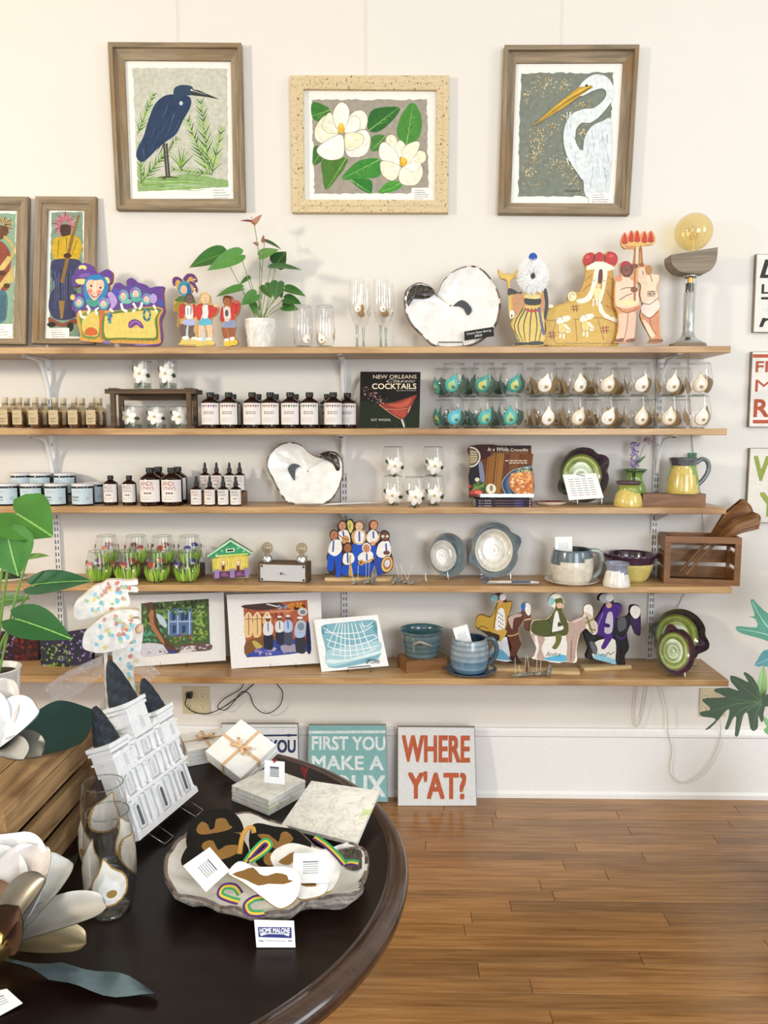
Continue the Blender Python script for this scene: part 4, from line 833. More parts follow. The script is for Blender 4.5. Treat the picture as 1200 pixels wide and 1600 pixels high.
# globe bulb lamp
q = sat(1074, 1, -.10); m_ = mpp(q)
t = thing('globe_bulb_lamp', 'table lamp with large amber globe bulb on grey wood and chrome post', 'lamp', q)
B().lathe([(0, 0), (28*m_, 0), (28*m_, 7*m_), (27*m_, 9*m_), (0, 9*m_)], 'FFFFFF', 28).make('base', 'grey_wood', t)
b = B().lathe([(23*m_, 9*m_), (22*m_, 12*m_), (14*m_, 16*m_), (10*m_, 22*m_), (9*m_, 27*m_)], 'C8CCCE', 24); b.make('flare', 'chrome', t)
B().lathe([(9*m_, 26*m_), (8.6*m_, 30*m_), (8.6*m_, 86*m_), (8*m_, 87*m_), (0, 87*m_)], 'D4D8DA', 20).make('post', 'chrome', t)
B().lathe([(6.5*m_, 87*m_), (6.5*m_, 101*m_), (0, 101*m_)], '4A4440', 16).make('collar', 'plastic', t)
B().lathe([(4*m_, 101*m_), (4*m_, 110*m_)], 'C8A050', 12).make('socket', 'gold', t)
B().lathe([(9*m_, 86*m_), (9.5*m_, 100*m_), (9*m_, 112*m_)], 'FFFFFF', 18).make('glass_sleeve', 'glass', t)
B().lathe([(9.5*m_, 110*m_), (11*m_, 112*m_), (9*m_, 114*m_), (0, 114*m_)], 'C8CCCE', 18).make('upper_ring', 'chrome', t)
o = sp([(-36*m_, 141*m_), (-35*m_, 130*m_), (-26*m_, 119*m_), (-12*m_, 114*m_), (10*m_, 113*m_), (25*m_, 118*m_), (33*m_, 132*m_), (34*m_, 152*m_)], 3, False)
B().prism(o, -15*m_, 15*m_, 'FFFFFF').make('wooden_cradle', 'grey_wood', t)
b = B().lathe([(6*m_, -28*m_)]+[(28*m_*math.cos(x), 28*m_*math.sin(x)) for x in [-1.3+i*.2 for i in range(14)]]+[(.2*m_, 28*m_)], 'FFFFFF', 28, cx=2*m_, cz=178*m_); bl = b.make('bulb', 'bulb_amber', t)
f_ = B()
for k in range(6): an = k*PI/3; f_.tube([(2*m_+4*m_*math.cos(an), 4*m_*math.sin(an), 166*m_), (2*m_+9*m_*math.cos(an), 9*m_*math.sin(an), 186*m_)], .0006, 'B8863A', 5)
f_.tube([(2*m_, 0, 148*m_), (2*m_, 0, 170*m_)], .002, 'E8D8A8', 6); f_.make('filament', 'gold', bl)

# ------------------------------------------------------------------ oyster shells, glasses, plant
def wrapb(b, rad, th0, z0, o, col, off=.0006, rings=2):
    """star-shaped outline o (x,z metres) laid on a lathe surface of radius rad(z)"""
    cx, cz = sum(p[0] for p in o)/len(o), sum(p[1] for p in o)/len(o)
    def pt(x, z):
        r_ = rad(z0+z)+off; an = th0+x/max(r_, .004); return (r_*math.sin(an), -r_*math.cos(an), z0+z)
    if area2(o) < 0: o = o[::-1]
    rows = [[pt(cx+(x-cx)*t, cz+(z-cz)*t) for x, z in o] for t in ([.02]+[(i+1)/rings for i in range(rings)])]
    b.grid(rows, col, True, True, True)
    return b
def oyster(t, rad, th, z, s, cols, off=.0006, rot=0, gold='A8854A', mat='gloss_paint', back=None):
    b = B()
    o = [(0, 1.0), (.22, .6), (.55, .25), (.68, -.15), (.55, -.6), (.1, -.85), (-.4, -.75), (-.66, -.3), (-.55, .15), (-.3, .45), (-.12, .75)]
    c_, s_ = math.cos(rot), math.sin(rot); o = [(x*c_-y*s_, x*s_+y*c_) for x, y in sp(o, 2)]
    if back: wrapb(b, rad, th, z, [(x*s*1.0, y*s*1.0) for x, y in o], back, off-.0003)
    wrapb(b, rad, th, z, [(x*s*1.12, y*s*1.1) for x, y in o], gold, off); wrapb(b, rad, th, z, [(x*s, y*s) for x, y in o], cols[0], off+.0003)
    if len(cols) > 1: wrapb(b, rad, th, z-s*.15, [(x*s*.62, y*s*.6) for x, y in o], cols[1], off+.0006)
    wrapb(b, rad, th+s*.0/rad(z), z-s*.4, ell(s*.12, 0, s*.2, s*.17, 10), gold, off+.0009)
    return b.make('painted_oyster', mat, t)
def profr(prof):
    def f(z):
        for (r0, z0), (r1, z1) in zip(prof, prof[1:]):
            if z0 <= z <= z1 and z1 > z0: return r0+(r1-r0)*(z-z0)/(z1-z0)
        return prof[-1][0]
    return f
def spprof(p, n=4): return [(max(0, a), b) for a, b in sp(p, n, False)]
def glassbody(t, prof, thick=.0016, n=24):
    """outer wall, rim and inner wall of one glass, plus a heavier foot"""
    bw_ = B().lathe(prof, 'FFFFFF', n).make('bowl', 'glass', t)
    rr, zr = prof[-1]; B().lathe([(rr+.0011*math.cos(k*PI/4), zr+.0011*math.sin(k*PI/4)) for k in range(9)], 'FFFFFF', n).make('rim', 'glass_base', bw_)
    r0 = prof[0][0]; B().lathe([(.0005, .0002), (r0*.96, .0002), (r0, .003), (r0*.9, .0065), (.0005, .0065)], 'FFFFFF', n).make('foot', 'glass_base', t)
    return bw_
H_ = .119; STEM = spprof([(.024, 0), (.036, .012), (.046, .035), (.049, .055), (.045, .085), (.038, H_)])
def stemless(label, loc, rz=0, motif=None, group=None, scale=1, cat='glass'):
    t = thing('stemless_glass', label, cat, loc, rz, group); bw_ = glassbody(t, STEM); t.scale = (scale,)*3
    motif(bw_, profr(STEM))
    return t
TALL = spprof([(.027, 0), (.033, .02), (.036, .07), (.033, .12), (.029, .148)])
def tumbler(label, loc, rz, seed, sc=1, mat='gloss_paint', gr=None, size=.024, zc=.034):
    t = thing('tall_tumbler', label, 'glass', loc, rz, gr); bw_ = glassbody(t, TALL); t.scale = (sc,)*3
    r = random.Random(seed)
    for k in range(3): oyster(bw_, profr(TALL), k*2.1+.15, zc+.014*(k % 2), size, ('E9E4DA', 'F4F2EC'), back='D8D2C8', rot=r.uniform(-.5, .5), mat=mat)
    return t
tumbler('tall clear tumbler with painted oysters left of its twin on the topmost shelf', sat(474, 1, -.195), .4, 1)
tumbler('tall clear tumbler with painted oysters between its twin and the champagne flutes', sat(508, 1, -.195), -.5, 2)
FL = spprof([(.006, .0), (.0045, .01), (.004, .055), (.006, .085), (.016, .10), (.027, .135), (.031, .175), (.029, .225), (.027, .25)])
def flute(label, loc, rz):
    t = thing('champagne_flute', label, 'glass', loc, rz, 'champagne flutes'); L_ = [p for p in FL if p[1] > .084]
    B().lathe([(.0005, 0), (.026, 0), (.026, .0012), (.008, .004), (.0045, .012), (.004, .05), (.006, .086)], 'FFFFFF', 20).make('foot_and_stem', 'glass_base', t)
    bw_ = B().lathe(L_, 'FFFFFF', 22).make('bowl', 'glass', t)
    oyster(bw_, profr(FL), .1, .145, .020, ('EFE9DE', 'F6F2EA')); oyster(bw_, profr(FL), 2.5, .145, .020, ('EFE9DE',))
flute('champagne flute with painted oyster standing in front at the left of the pair', sat(558, 1, -.17), 0)
flute('champagne flute behind the left front flute, partly hidden', sat(568, 1, -.09), 1)
flute('champagne flute with painted oyster standing in front beside the big oyster shell', sat(595, 1, -.17), .2)
flute('champagne flute behind the right front flute, partly hidden', sat(603, 1, -.09), .8)

def shellplate(name, label, pl, outline, dark, spot, thickness=.012, depth=.03, seed=1, bump=.004, stand=True, cols=('EEEDE9', 'EBEAE4', 'F0EFEC')):
    """ceramic oyster shell: dished face with wavy rim, dark hinge, dark scar"""
    t = thing(name, label, 'oyster shell', M=pl.M); o = pl.m(sp(outline, 3)); 
    if area2(o) < 0: o = o[::-1]
    cx, cz = sum(p[0] for p in o)/len(o), sum(p[1] for p in o)/len(o); r = random.Random(seed); n = len(o); rows = []
    for s in (.02, .15, .3, .45, .6, .75, .88, .968, 1.0):
        rows.append([(cx+(x-cx)*s, depth*(1-s*s)-.002+bump*noise.noise(Vector((x*22+seed, z*22, s*3)))*(.4+s), cz+(z-cz)*s) for x, z in o])
    fr = B().grid(rows, lambda i, j: cols[0] if i < 7 else ('5A4A42', 'E4DED8', '7E6E66', '3E342E', 'D8D0C8')[int((noise.noise(Vector((j*.8, seed, 1)))+1)*2.6) % 5], True, True)
    fr.make('dish', 'shell', t)
    bk = []
    for s, dy in ((1, 0), (1.015, .004), (1.0, .012), (.86, .026), (.4, depth+.01), (.02, depth+.012)):
        bk.append([(cx+(x-cx)*s, rows[-1][j][1]*(1 if dy < .02 else 0)+dy, cz+(z-cz)*s) for j, (x, z) in enumerate(o)])
    B().grid(bk, lambda i, j: '6A5C56' if i < 1 else ('968C82' if i < 2 else 'B2AAA0'), True, True).make('outer_shell', 'shell_rough', t)
    if dark:
        d = pl.m(sp(dark, 3)); dc = (sum(p[0] for p in d)/len(d), sum(p[1] for p in d)/len(d)); rr = []
        if area2(d) < 0: d = d[::-1]
        for k in range(5):
            s = 1-k/4*.96; rr.append([(dc[0]+(x-dc[0])*s, .006-.012*(1-s*s)+.004*noise.noise(Vector((x*60, z*60, 2))), dc[1]+(z-dc[1])*s) for x, z in d])
        B().grid(rr, lambda i, j: ('2A2622', '3E352C', '1C1A18', '544A40')[(i*3+j) % 4], True, True).make('hinge', 'shell', t)
    sc = pl.m(sp(spot, 3)); q = (sum(p[0] for p in sc)/len(sc), sum(p[1] for p in sc)/len(sc))
    def dep(x, z):
        an = math.atan2(z-cz, x-cx); e = min(o, key=lambda p: abs(math.atan2(math.sin(math.atan2(p[1]-cz, p[0]-cx)-an), math.cos(math.atan2(p[1]-cz, p[0]-cx)-an))))
        s_ = min(1, math.hypot(x-cx, z-cz)/max(1e-6, math.hypot(e[0]-cx, e[1]-cz))); return depth*(1-s_*s_)-.002-bump*.8-.002
    if area2(sc) < 0: sc = sc[::-1]
    B().face([(x, dep(x, z), z) for x, z in sc], '3E4248').make('muscle_scar', 'shell', t)
    return t
Z5 = (520, 380, 4.2857)
pl = shp(706, 1, -.15, Z5, (0, -1, .12))
t = shellplate('oyster_shell_bowl', 'large white ceramic oyster shell with brown hinge on topmost shelf', pl,
    [(700, 695), (600, 620), (530, 550), (490, 470), (480, 380), (500, 310), (570, 265), (650, 285), (695, 340), (740, 250), (830, 175), (930, 152), (1010, 185), (1080, 270), (1120, 370), (1115, 470), (1085, 560), (1010, 640), (900, 690)],
    [(488, 450), (478, 380), (490, 310), (560, 262), (620, 268), (690, 320), (640, 365), (560, 368), (510, 380)], [(808, 410), (860, 370), (905, 390), (935, 440), (905, 475), (880, 430), (845, 410)], seed=2)
zs = Z5
st = pl(705, 690), pl(705, 668), pl(870, 668), pl(870, 690)
B().tube([(p[0], -.012, max(.001, p[1])) for p in st], .0018, '1C1A1A', 6).tube([(st[0][0], -.012, .002), (st[0][0], .05, .002), (st[0][0], .06, .06)], .0018, '1C1A1A', 6).tube([(st[3][0], -.012, .002), (st[3][0], .05, .002), (st[3][0], .06, .06)], .0018, '1C1A1A', 6).make('wire_stand', 'plastic', t)
pc = Pl(sat(749, 1, -.185), (0, -1, .25), Z5); q = [(880, 592), (1075, 560), (1080, 622), (882, 652)]
b = B(); b.prism(pc.m(q), -.001, .001, '16140F'); o = b.make('price_card', 'paper', M=pc.M); tag(o, 'small black price card with white handwriting leaning on the oyster shell', 'card')
b = B(-.0011)
def skewtext(b, pc, s_, q, y0, y1, x0, x1, col='EDEDED'):
    a0 = lerp2(lerp2(q[0], q[3], y1), lerp2(q[1], q[2], y1), x0); a1 = lerp2(lerp2(q[0], q[3], y1), lerp2(q[1], q[2], y1), x1); a2 = lerp2(lerp2(q[0], q[3], y0), lerp2(q[1], q[2], y0), x0)
    p0, p1, p2 = pc(*a0), pc(*a1), pc(*a2); M = Matrix(((p1[0]-p0[0], 0, p2[0]-p0[0], p0[0]), (0, 1, 0, 0), (p1[1]-p0[1], 0, p2[1]-p0[1], p0[1]), (0, 0, 0, 1)))
    b.text(s_, 0, 1, 0, 1, col, .01, .2, M=M)
skewtext(b, pc, 'Ceramic Oyster Bowl Lg.', q, .2, .5, .08, .92); skewtext(b, pc, '$98.00', q, .58, .85, .35, .6); b.make('handwriting', 'paper', o)

# anthurium in a white embossed pot
def leafmesh(b, base, tip, wid, nrm, col, heart=.12, cup=.15, droop=.12, rib='6E9A4A', seed=0):
    base, tip = Vector(base), Vector(tip); ax = tip-base; L = ax.length; ax.normalize(); nrm = Vector(nrm); sd = ax.cross(nrm).normalized(); nrm = sd.cross(ax); rows = []
    ts = [-.5*heart*2, -.10, 0, .1, .22, .36, .5, .64, .78, .9, 1.0]; ws = [0.35, .72, .86, .97, 1.0, .95, .83, .65, .42, .2, .01]
    for t_, w in zip(ts, ws):
        row = []
        for k in range(-4, 5):
            u = k/4; back = 0
            if t_ < 0: tt = -heart*abs(u)**.5 if abs(u) > .1 else 0; tt = tt if t_ < -.1 else tt*.5
            else: tt = t_
            p = base+ax*(L*tt)+sd*(u*w*wid/2)+nrm*(cup*wid*(abs(u)**1.5)*w-droop*L*max(0, tt)**2)
            row.append(p)
        rows.append(row)
    b.grid(rows, lambda i, j: col, False, True)
    mid = [r_[4]+nrm*(.0012) for r_ in rows[2:]]
    for a0, a1 in zip(mid, mid[1:]): b.face([a0-sd*.0012*wid/.06, a0+sd*.0012*wid/.06, a1+sd*.0008*wid/.06, a1-sd*.0008*wid/.06], rib)
    return b
q = sat(408, 1, -.125); m_ = mpp(q)
t = thing('potted_anthurium', 'potted anthurium with heart shaped leaves and one dusty red flower', 'plant', q)
b = B().lathe([(.001, 0), (18*m_, 0), (19*m_, 2*m_), (24*m_, 44*m_), (24.5*m_, 46*m_), (23*m_, 46*m_), (22*m_, 40*m_)], 'F0EFEA', 28)
for k in range(10):
    for s in (-1, 1):
        p_ = []
        for i in range(5):
            z = (4+i*9)*m_; rr = (19+5*z/(44*m_))*m_+.0005; an = k*PI/5+s*i*.16; p_.append((rr*math.sin(an), -rr*math.cos(an), z))
        b.tube(p_, .0011, 'F4F3EE', 5)
b.make('pot', 'ceramic', t)
B().lathe([(.001, 41*m_), (22.2*m_, 41*m_)], '4A3A2A', 20).make('soil', 'soil', t)
Zp = (250, 320, 4.2857)
def wp(x, y, dy): return W(Zp[0]+x/Zp[2], Zp[1]+y/Zp[2], q.y+dy)-q
lv = [((425, 330), (188, 400), 150, -.02, '2E6A24', (.2, -.8, .55)), ((540, 335), (310, 425), 120, -.05, '4E8A38', (.1, -.9, .3)), ((545, 560), (370, 598), 85, -.04, '4A7E32', (0, -.7, .7)), ((600, 485), (530, 530), 40, .03, '3A6A2A', (0, -.8, .6)), ((645, 600), (540, 665), 90, -.05, '3E7A30', (.2, -.9, .4)), ((700, 240), (815, 285), 40, .02, '2E5A26', (0, -.6, .8)), ((670, 340), (790, 295), 70, .0, '5A8A3A', (0, -1, .2)), ((780, 400), (840, 312), 130, .05, '2A5A24', (0, -.9, .2)), ((740, 420), (945, 412), 100, -.03, '2E5E28', (0, -.5, .8)), ((790, 520), (770, 630), 95, -.06, '2E6226', (0, -1, .3)), ((700, 540), (745, 620), 80, -.02, '3A6A2A', (0, -1, .2)), ((840, 560), (975, 600), 80, -.02, '3A702C', (0, -.7, .6)), ((835, 630), (945, 655), 85, .0, '346A2A', (0, -.8, .5)), ((825, 680), (925, 696), 80, .03, '447A32', (0, -.9, .4)), ((620, 660), (650, 740), 50, -.03, '4A7E34', (0, -1, .2)), ((800, 580), (815, 620), 50, .02, '3A6A2A', (0, -1, .2))]
for bx, tx, wd_, dy, c, nn in lv: leafmesh(B(), wp(*bx, dy), wp(*tx, dy-.02), wd_/Zp[2]*m_, nn, c, cup=.12).make('leaf', 'leaf', t)
st_ = B()
for (bx, tx, wd_, dy, c, nn) in lv:
    p0 = Vector((RN.uniform(-.012, .012), RN.uniform(-.012, .012), 41*m_)); p1 = wp(*bx, dy); st_.tube([p0, p0.lerp(p1, .5)+Vector((0, 0, .006)), p1], .0014, '7E9A4A', 5)
st_.make('stems', 'leaf', t, kind='stuff')
B().tube([(0, 0, 41*m_), tuple(wp(680, 450, 0)), tuple(wp(632, 130, 0))], .0017, '8A9A5A', 6).make('flower_stalk', 'leaf', t)
leafmesh(B(), wp(625, 120, 0), wp(535, 98, -.02), 12*m_, (0, -.5, .8), '8A2A24', rib='A04038').make('spathe', 'leaf', t)
leafmesh(B(), wp(628, 128, 0), wp(680, 62, -.01), 9*m_, (.3, -.8, .5), 'B07A60', rib='B07A60').make('spathe', 'leaf', t)
B().tube([tuple(wp(632, 125, 0)), tuple(wp(612, 80, 0))], [.0022, .001], 'A86A50', 6).make('spadix', 'leaf', t)
leafmesh(B(), wp(655, 270, 0), wp(622, 250, -.01), 8*m_, (0, -.8, .5), 'A87060', rib='A87060').make('spathe', 'leaf', t); leafmesh(B(), wp(690, 250, 0), wp(693, 200, -.01), 6*m_, (0, -.9, .3), 'A86A58', rib='A86A58').make('spathe', 'leaf', t)
# ================================================================== second shelf
ORD = ('first', 'second', 'third', 'fourth', 'fifth', 'sixth', 'seventh', 'eighth')
def lines(b, wrap, x0, x1, zs, h, col, seed=0):
    r = random.Random(seed)
    for z in zs:
        e = x0+(x1-x0)*r.uniform(.6, 1); n = 3
        for k in range(n): 
            a_, c_ = x0+(e-x0)*k/n, x0+(e-x0)*(k+.8)/n; b.face([wrap(a_, z), wrap(c_, z), wrap(c_, z+h), wrap(a_, z+h)], col)
def cylwrap(r, th0=0): return lambda x, z: (r*math.sin(th0+x/r), -r*math.cos(th0+x/r), z)
def labelstrip(b, r, z0, z1, a0, a1, col, n=14):
    f = cylwrap(r); b.grid([[f(r*(a0+(a1-a0)*k/n), z) for k in range(n+1)] for z in (z0, z1)], col, False, True)

# corked spice bottles (square shouldered)
def spice(label, loc, rz=0):
    t = thing('spice_bottle', label, 'bottle', loc, rz, 'corked spice bottles'); h, w = .088, .0215
    def sq(w_, z, c=.3): return [(x, y, z) for x, y in sp([(-w_, -w_*c*2), (-w_*c*2, -w_), (w_*c*2, -w_), (w_, -w_*c*2), (w_, w_*c*2), (w_*c*2, w_), (-w_*c*2, w_), (-w_, w_*c*2)], 2)]
    rows = [sq(w*.02, .001), sq(w*.95, .001), sq(w, .004), sq(w, h*.78), sq(w*.85, h*.86), sq(w*.5, h*.92), sq(w*.46, h*1.08), sq(w*.52, h*1.09)]
    B().grid(rows, 'FFFFFF', True).make('glass_body', 'spice_glass', t)
    rows = [sq(w*.02, .004), sq(w*.86, .004), sq(w*.88, h*.70), sq(w*.02, h*.71)]
    B().grid(rows, lambda i, j: ('7A5232', '8E6440', '6E4628')[(i+j) % 3], True).make('spice', 'soil', t)
    b = B().box(-w*.82, w*.82, -w-.0012, -w-.0004, h*.17, h*.78, 'C4B08C'); b.y0 = -w-.0014
    for i, z in enumerate((.6, .42, .36, .3, .25)): b.flat([(-w*.6, h*z), (w*(.2+.3*(i % 2)), h*z), (w*(.2+.3*(i % 2)), h*z+.0018), (-w*.6, h*z+.0018)], '7A6848' if i != 1 else '4A3C28')
    b.make('kraft_label', 'paper', t)
    B().lathe([(.001, h*1.0), (w*.42, h*1.0), (w*.52, h*1.30), (w*.5, h*1.32), (.001, h*1.32)], 'DCCFB2', 14).make('cork', 'paint', t)
    return t
sb = None
for i, px in enumerate((10, 32, 57, 88, 118, 146)):
    l = '%s corked spice bottle from the left in the front row on the second shelf' % ORD[i]; p = sat(px, 2, -.155)
    if sb is None: sb = spice(l, p)
    else: dup(sb, p, l)
for i, px in enumerate((22, 44, 71, 101, 130, 157)):
    dup(sb, sat(px, 2, -.085), '%s corked spice bottle from the left in the back row on the second shelf' % ORD[i])

# rustic wooden rack with magnolia tumblers
q = sat(243, 2, -.12); m_ = mpp(q)
t = thing('wooden_rack', 'small dark rustic wooden rack framing three magnolia tumblers on second shelf', 'rack', q)
def bar(nm, x0, x1, y0, y1, z0, z1): B().box(x0*m_, x1*m_, y0, y1, z0*m_, z1*m_, 'FFFFFF').make(nm, 'dark_wood', t)
for y0 in (-.05, .036): bar('rail', -70, 70, y0, y0+.014, 53, 60); 
for x in (-62, 55): 
    for y0 in (-.05, .036): bar('post', x, x+7, y0-.001, y0+.015, 4, 53)
    bar('foot', x-(5 if x < 0 else -1), x+(6 if x < 0 else 12), -.055, .055, 0, 4)
    bar('cross_bar', x-2, x+9, -.052, .052, 60, 61.5)
bar('back_slat', -55, 55, .03, .036, 44, 53)
bar('top_slat', -66, 66, -.034, .034, 53.5, 60)
def magnolia(t, rad, th, z, s, seed=0, mat='gloss_paint', leaves=True):
    r = random.Random(seed); g = B()
    for k in range(3 if leaves else 0): 
        an = (2.6, -.2, -1.6)[k]; wrapb(g, rad, th, z, [(s*1.15*math.cos(an)+x, s*1.05*math.sin(an)+y) for x, y in ell(0, 0, s*.34, s*.24, 10, an)], '3E4A2E', .0004)
    for k in range(6):
        an = k*PI/3+.3; o = [(s*.6*math.cos(an)+x, s*.6*math.sin(an)+y) for x, y in ell(0, 0, s*.5, s*.34, 10, an)]
        wrapb(g, rad, th, z, o, 'F1EEE6' if k % 2 else 'FAF8F2', .0007+k*.00015)
    wrapb(g, rad, th, z, ell(0, 0, s*.2, s*.2, 8), 'C8B070', .0018)
    return g.make('painted_magnolia', mat, t)
ROCK = [(.034, 0), (.0345, .01), (.036, .05), (.037, .094)]
def rocks(label, loc, rz, seed):
    t = thing('rocks_glass', label, 'glass', loc, rz, 'short magnolia tumblers'); bw_ = glassbody(t, ROCK); B().lathe([(.001, .007), (.032, .007), (.0325, .018), (.001, .018)], 'FFFFFF', 20).make('thick_base', 'glass_base', t)
    magnolia(bw_, profr(ROCK), 0, .05, .031, seed); return t
sc_ = 31*m_/.072
for i, px in enumerate((208, 245, 281)): rocks('%s magnolia tumbler inside the wooden rack, counted from the left' % ORD[i], sat(px, 2, -.10), (-.2, .1, .25)[i], i).scale = (sc_, sc_, .88)
for i, px in enumerate((223, 263)): rocks('%s of two magnolia tumblers on top of the wooden rack' % ('left', 'right')[i], sat(px, 2, -.12, 61.6*m_), 0, i).scale = (sc_*.92, sc_*.92, 1.08)

# amber syrup bottles
def amber(name, label, loc, H, R, cap, lab=(.16, .78), dec=None, txt=None, rz=0, group=None, neck=.36, dropper=False):
    t = thing(name, label, 'bottle', loc, rz, group); hb = H*(.66 if not dropper else .5)
    pr = spprof([(R*.9, 0), (R, R*.12), (R, hb*.55), (R, hb), (R*.86, hb+R*.32), (R*neck*1.15, hb+R*.62), (R*neck, hb+R*.8)], 3)
    B().lathe([(.0005, 0)]+pr+[(.0005, hb+R*.85)], '22100A', 20).make('glass_body', 'amber', t)
    zc_ = hb+R*.75; rc = R*neck*1.18
    B().lathe([(rc, zc_), (rc, zc_+H*.1), (rc*.95, zc_+H*.115), (.0005, zc_+H*.115)], cap, 16).make('cap', 'plastic', t)
    if dropper:
        z1 = zc_+H*.115; B().lathe([(rc*.62, z1), (rc*.6, z1+H*.1), (rc*.45, z1+H*.16), (rc*.3, z1+H*.18), (.0003, z1+H*.19)], '1A1818', 12).make('rubber_bulb', 'plastic', t)
    b = B(); labelstrip(b, R+.0005, hb*lab[0], hb*1.02*lab[1]/.78, -1.25, 1.25, 'E8E2DE'); f = cylwrap(R+.0008); z0, z1 = hb*lab[0], hb*1.02*lab[1]/.78; hh = z1-z0
    if dec:
        for k in range(7): 
            an = (k-3)*.28; b.face([f(R*an-.004, z1-hh*.13), f(R*an, z1-hh*(.2+.03*(k % 2))), f(R*an+.004, z1-hh*.12), f(R*an, z1-hh*.06)], dec if k % 2 else '8A7A6A')
        lines(b, f, -R*.6, R*.6, [z0+hh*.56, z0+hh*.48], hh*.06, '9A8C88', 2); lines(b, f, -R*.75, R*.75, [z0+hh*k for k in (.12, .18, .24, .3)], hh*.025, 'B8ACA8', 3)
    if txt:
        b.text('ANDI', -R*.75, R*.45, z0+hh*.74, z0+hh*.94, txt, .01, wrap=f); b.text("LYNN'S", -R*.75, R*.6, z0+hh*.55, z0+hh*.71, txt, .01, wrap=f)
        lines(b, f, -R*.4, R*.4, [z0+hh*.36], hh*.08, '7A6A6A', 2); lines(b, f, -R*.7, R*.75, [z0+hh*.12, z0+hh*.22], hh*.03, 'A89C9C', 3)
    b.make('paper_label', 'paper', t)
    return t
m2 = mpp(sat(430, 2, -.15)); gs = 'amber syrup bottles on the second shelf'
decs = ('8A5A9A', 'A0506A', 'A86A6A', 'B07A5A', '3E7A4A', '4A8A5A', '9A6A7A', 'A05A4A')
for i, px in enumerate((330, 358.5, 395, 423, 454, 484, 521, 543)):
    y = -.155 if i < 7 else -.10
    amber('syrup_bottle', '%s dark amber bottle from the wooden rack in the front row, white label' % ORD[i] if i < 7 else 'dark amber bottle standing nearest to the black cocktail book', sat(px, 2, y), 58*m2, 14.2*m2, '1E1A1A', dec=decs[i], group=gs)
for i, (px, w) in enumerate(((338, 'first'), (365, 'second'), (404, 'third'), (431, 'fourth'), (462, 'fifth'), (512, 'seventh'))):
    amber('syrup_bottle', 'dark amber bottle hidden behind the %s front bottle from the wooden rack' % w, sat(px, 2, -.075), 57*m2, 13.6*m2, '1E1A1A', dec=decs[i], group=gs)

# cocktail book on a clear stand
Z6 = (555, 575, 10.909)
pl = shp(609, 2, -.13, Z6, (0, -1, .14)); t = thing('cocktail_book', 'square black book with a red cocktail glass on its cover', 'book', M=pl.M)
q4 = [(88, 62), (1115, 68), (1092, 1025), (70, 1020)]; o = pl.m(q4); o = [(x, max(.004, z)) for x, z in o]
bk_ = B().prism(o, 0, .012, '17130F', 'D8D0C0').make('book_block', 'print', t)
a = B(-.0002); a.flat(o, '15110E'); P(a, pl, '1C2412', (78, 560), (1105, 560), (1092, 1018), (72, 1014), s=1)
P(a, pl, '8E3A2C', (400, 620), (640, 590), (860, 520), (1045, 460), (1000, 560), (930, 720), (860, 830), (800, 865), (720, 850), (600, 760), (500, 690)); P(a, pl, 'B85844', (560, 620), (760, 600), (960, 510), (900, 640), (740, 680)); P(a, pl, 'A84838', (620, 730), (840, 700), (860, 790), (790, 840)); S(a, pl, 'D8A080', 8, (415, 630), (600, 770), (760, 870)); S(a, pl, 'D89A80', 7, (500, 700), (700, 705), (900, 690)); S(a, pl, 'E8D8D0', 9, (940, 650), (900, 760))
S(a, pl, 'D8D4D0', 26, (790, 870), (820, 960), (845, 1015)); S(a, pl, '6A7060', 12, (830, 880), (850, 1015)); 
r = random.Random(9)
for i in range(70): 
    u = r.random(); x = 480-u*330+r.gauss(0, 40); y = 590-u*230+r.gauss(0, 40); E(a, pl, r.choice(('B8948C', '8A4A40', 'C8B4AC', '5A2A24')), x, y, r.uniform(5, 15), r.uniform(4, 11), r.random(), 8)
ptext(a, pl, 'NEW ORLEANS', 305, 1045, 118, 182, 'E2D2B8', .01); ptext(a, pl, 'Classic', 530, 1030, 195, 245, 'C8C0B8', .0, .4); ptext(a, pl, 'COCKTAILS', 290, 1040, 265, 358, 'EADBBE', .02); ptext(a, pl, 'Spirited Recipes', 700, 1040, 372, 400, 'B8B0A0', .0); ptext(a, pl, 'KIT WOHL', 275, 610, 865, 905, 'D0CCC4', .01)
a.make('cover', 'print', bk_)
def easel(t, x0, x1, front=-.014, hook=.012, mat='acrylic', back=.05):
    for x in (x0, x1): B().box(x-.0015, x+.0015, front, back, .0005, .004, 'FFFFFF').box(x-.0015, x+.0015, front, front+.003, .004, hook, 'FFFFFF').make('stand_foot', mat, t)
easel(t, pl(370, 1000)[0], pl(685, 1000)[0])

# turquoise and ivory oyster glasses in two layers
def mot_teal(seed):
    def f(t, rad):
        r = random.Random(seed)
        for k in range(3): oyster(t, rad, r.uniform(-.3, .3)+k*2.1, .046, .037, r.choice((('4FB0B0', 'A8CC90'), ('58B4C4', '8ED0CC'), ('3E9A94', 'C8CC78'))), rot=r.uniform(-.7, .3), gold='5E7E70')
    return f
def mot_ivory(seed):
    def f(t, rad):
        r = random.Random(seed)
        for k in range(3): oyster(t, rad, r.uniform(-.25, .25)+k*2.1, .046, .037, (r.choice(('E6DAC4', 'EFE9DC', 'F2EEE6')), 'F4F0E8'), rot=r.uniform(-.6, .2), gold='B4986A')
    return f
zst = .112; gt, gi = 'turquoise oyster wine glasses', 'ivory oyster wine glasses'
for i, px in enumerate((706, 752, 797)):
    for lay in (0, 1): stemless('%s turquoise oyster glass from the cocktail book in the %s layer' % (ORD[i], ('lower', 'upper stacked')[lay]), sat(px+(0, 3)[lay], 2, -.15, lay*(H_+.0005)), 0, mot_teal(i*2+lay), gt)
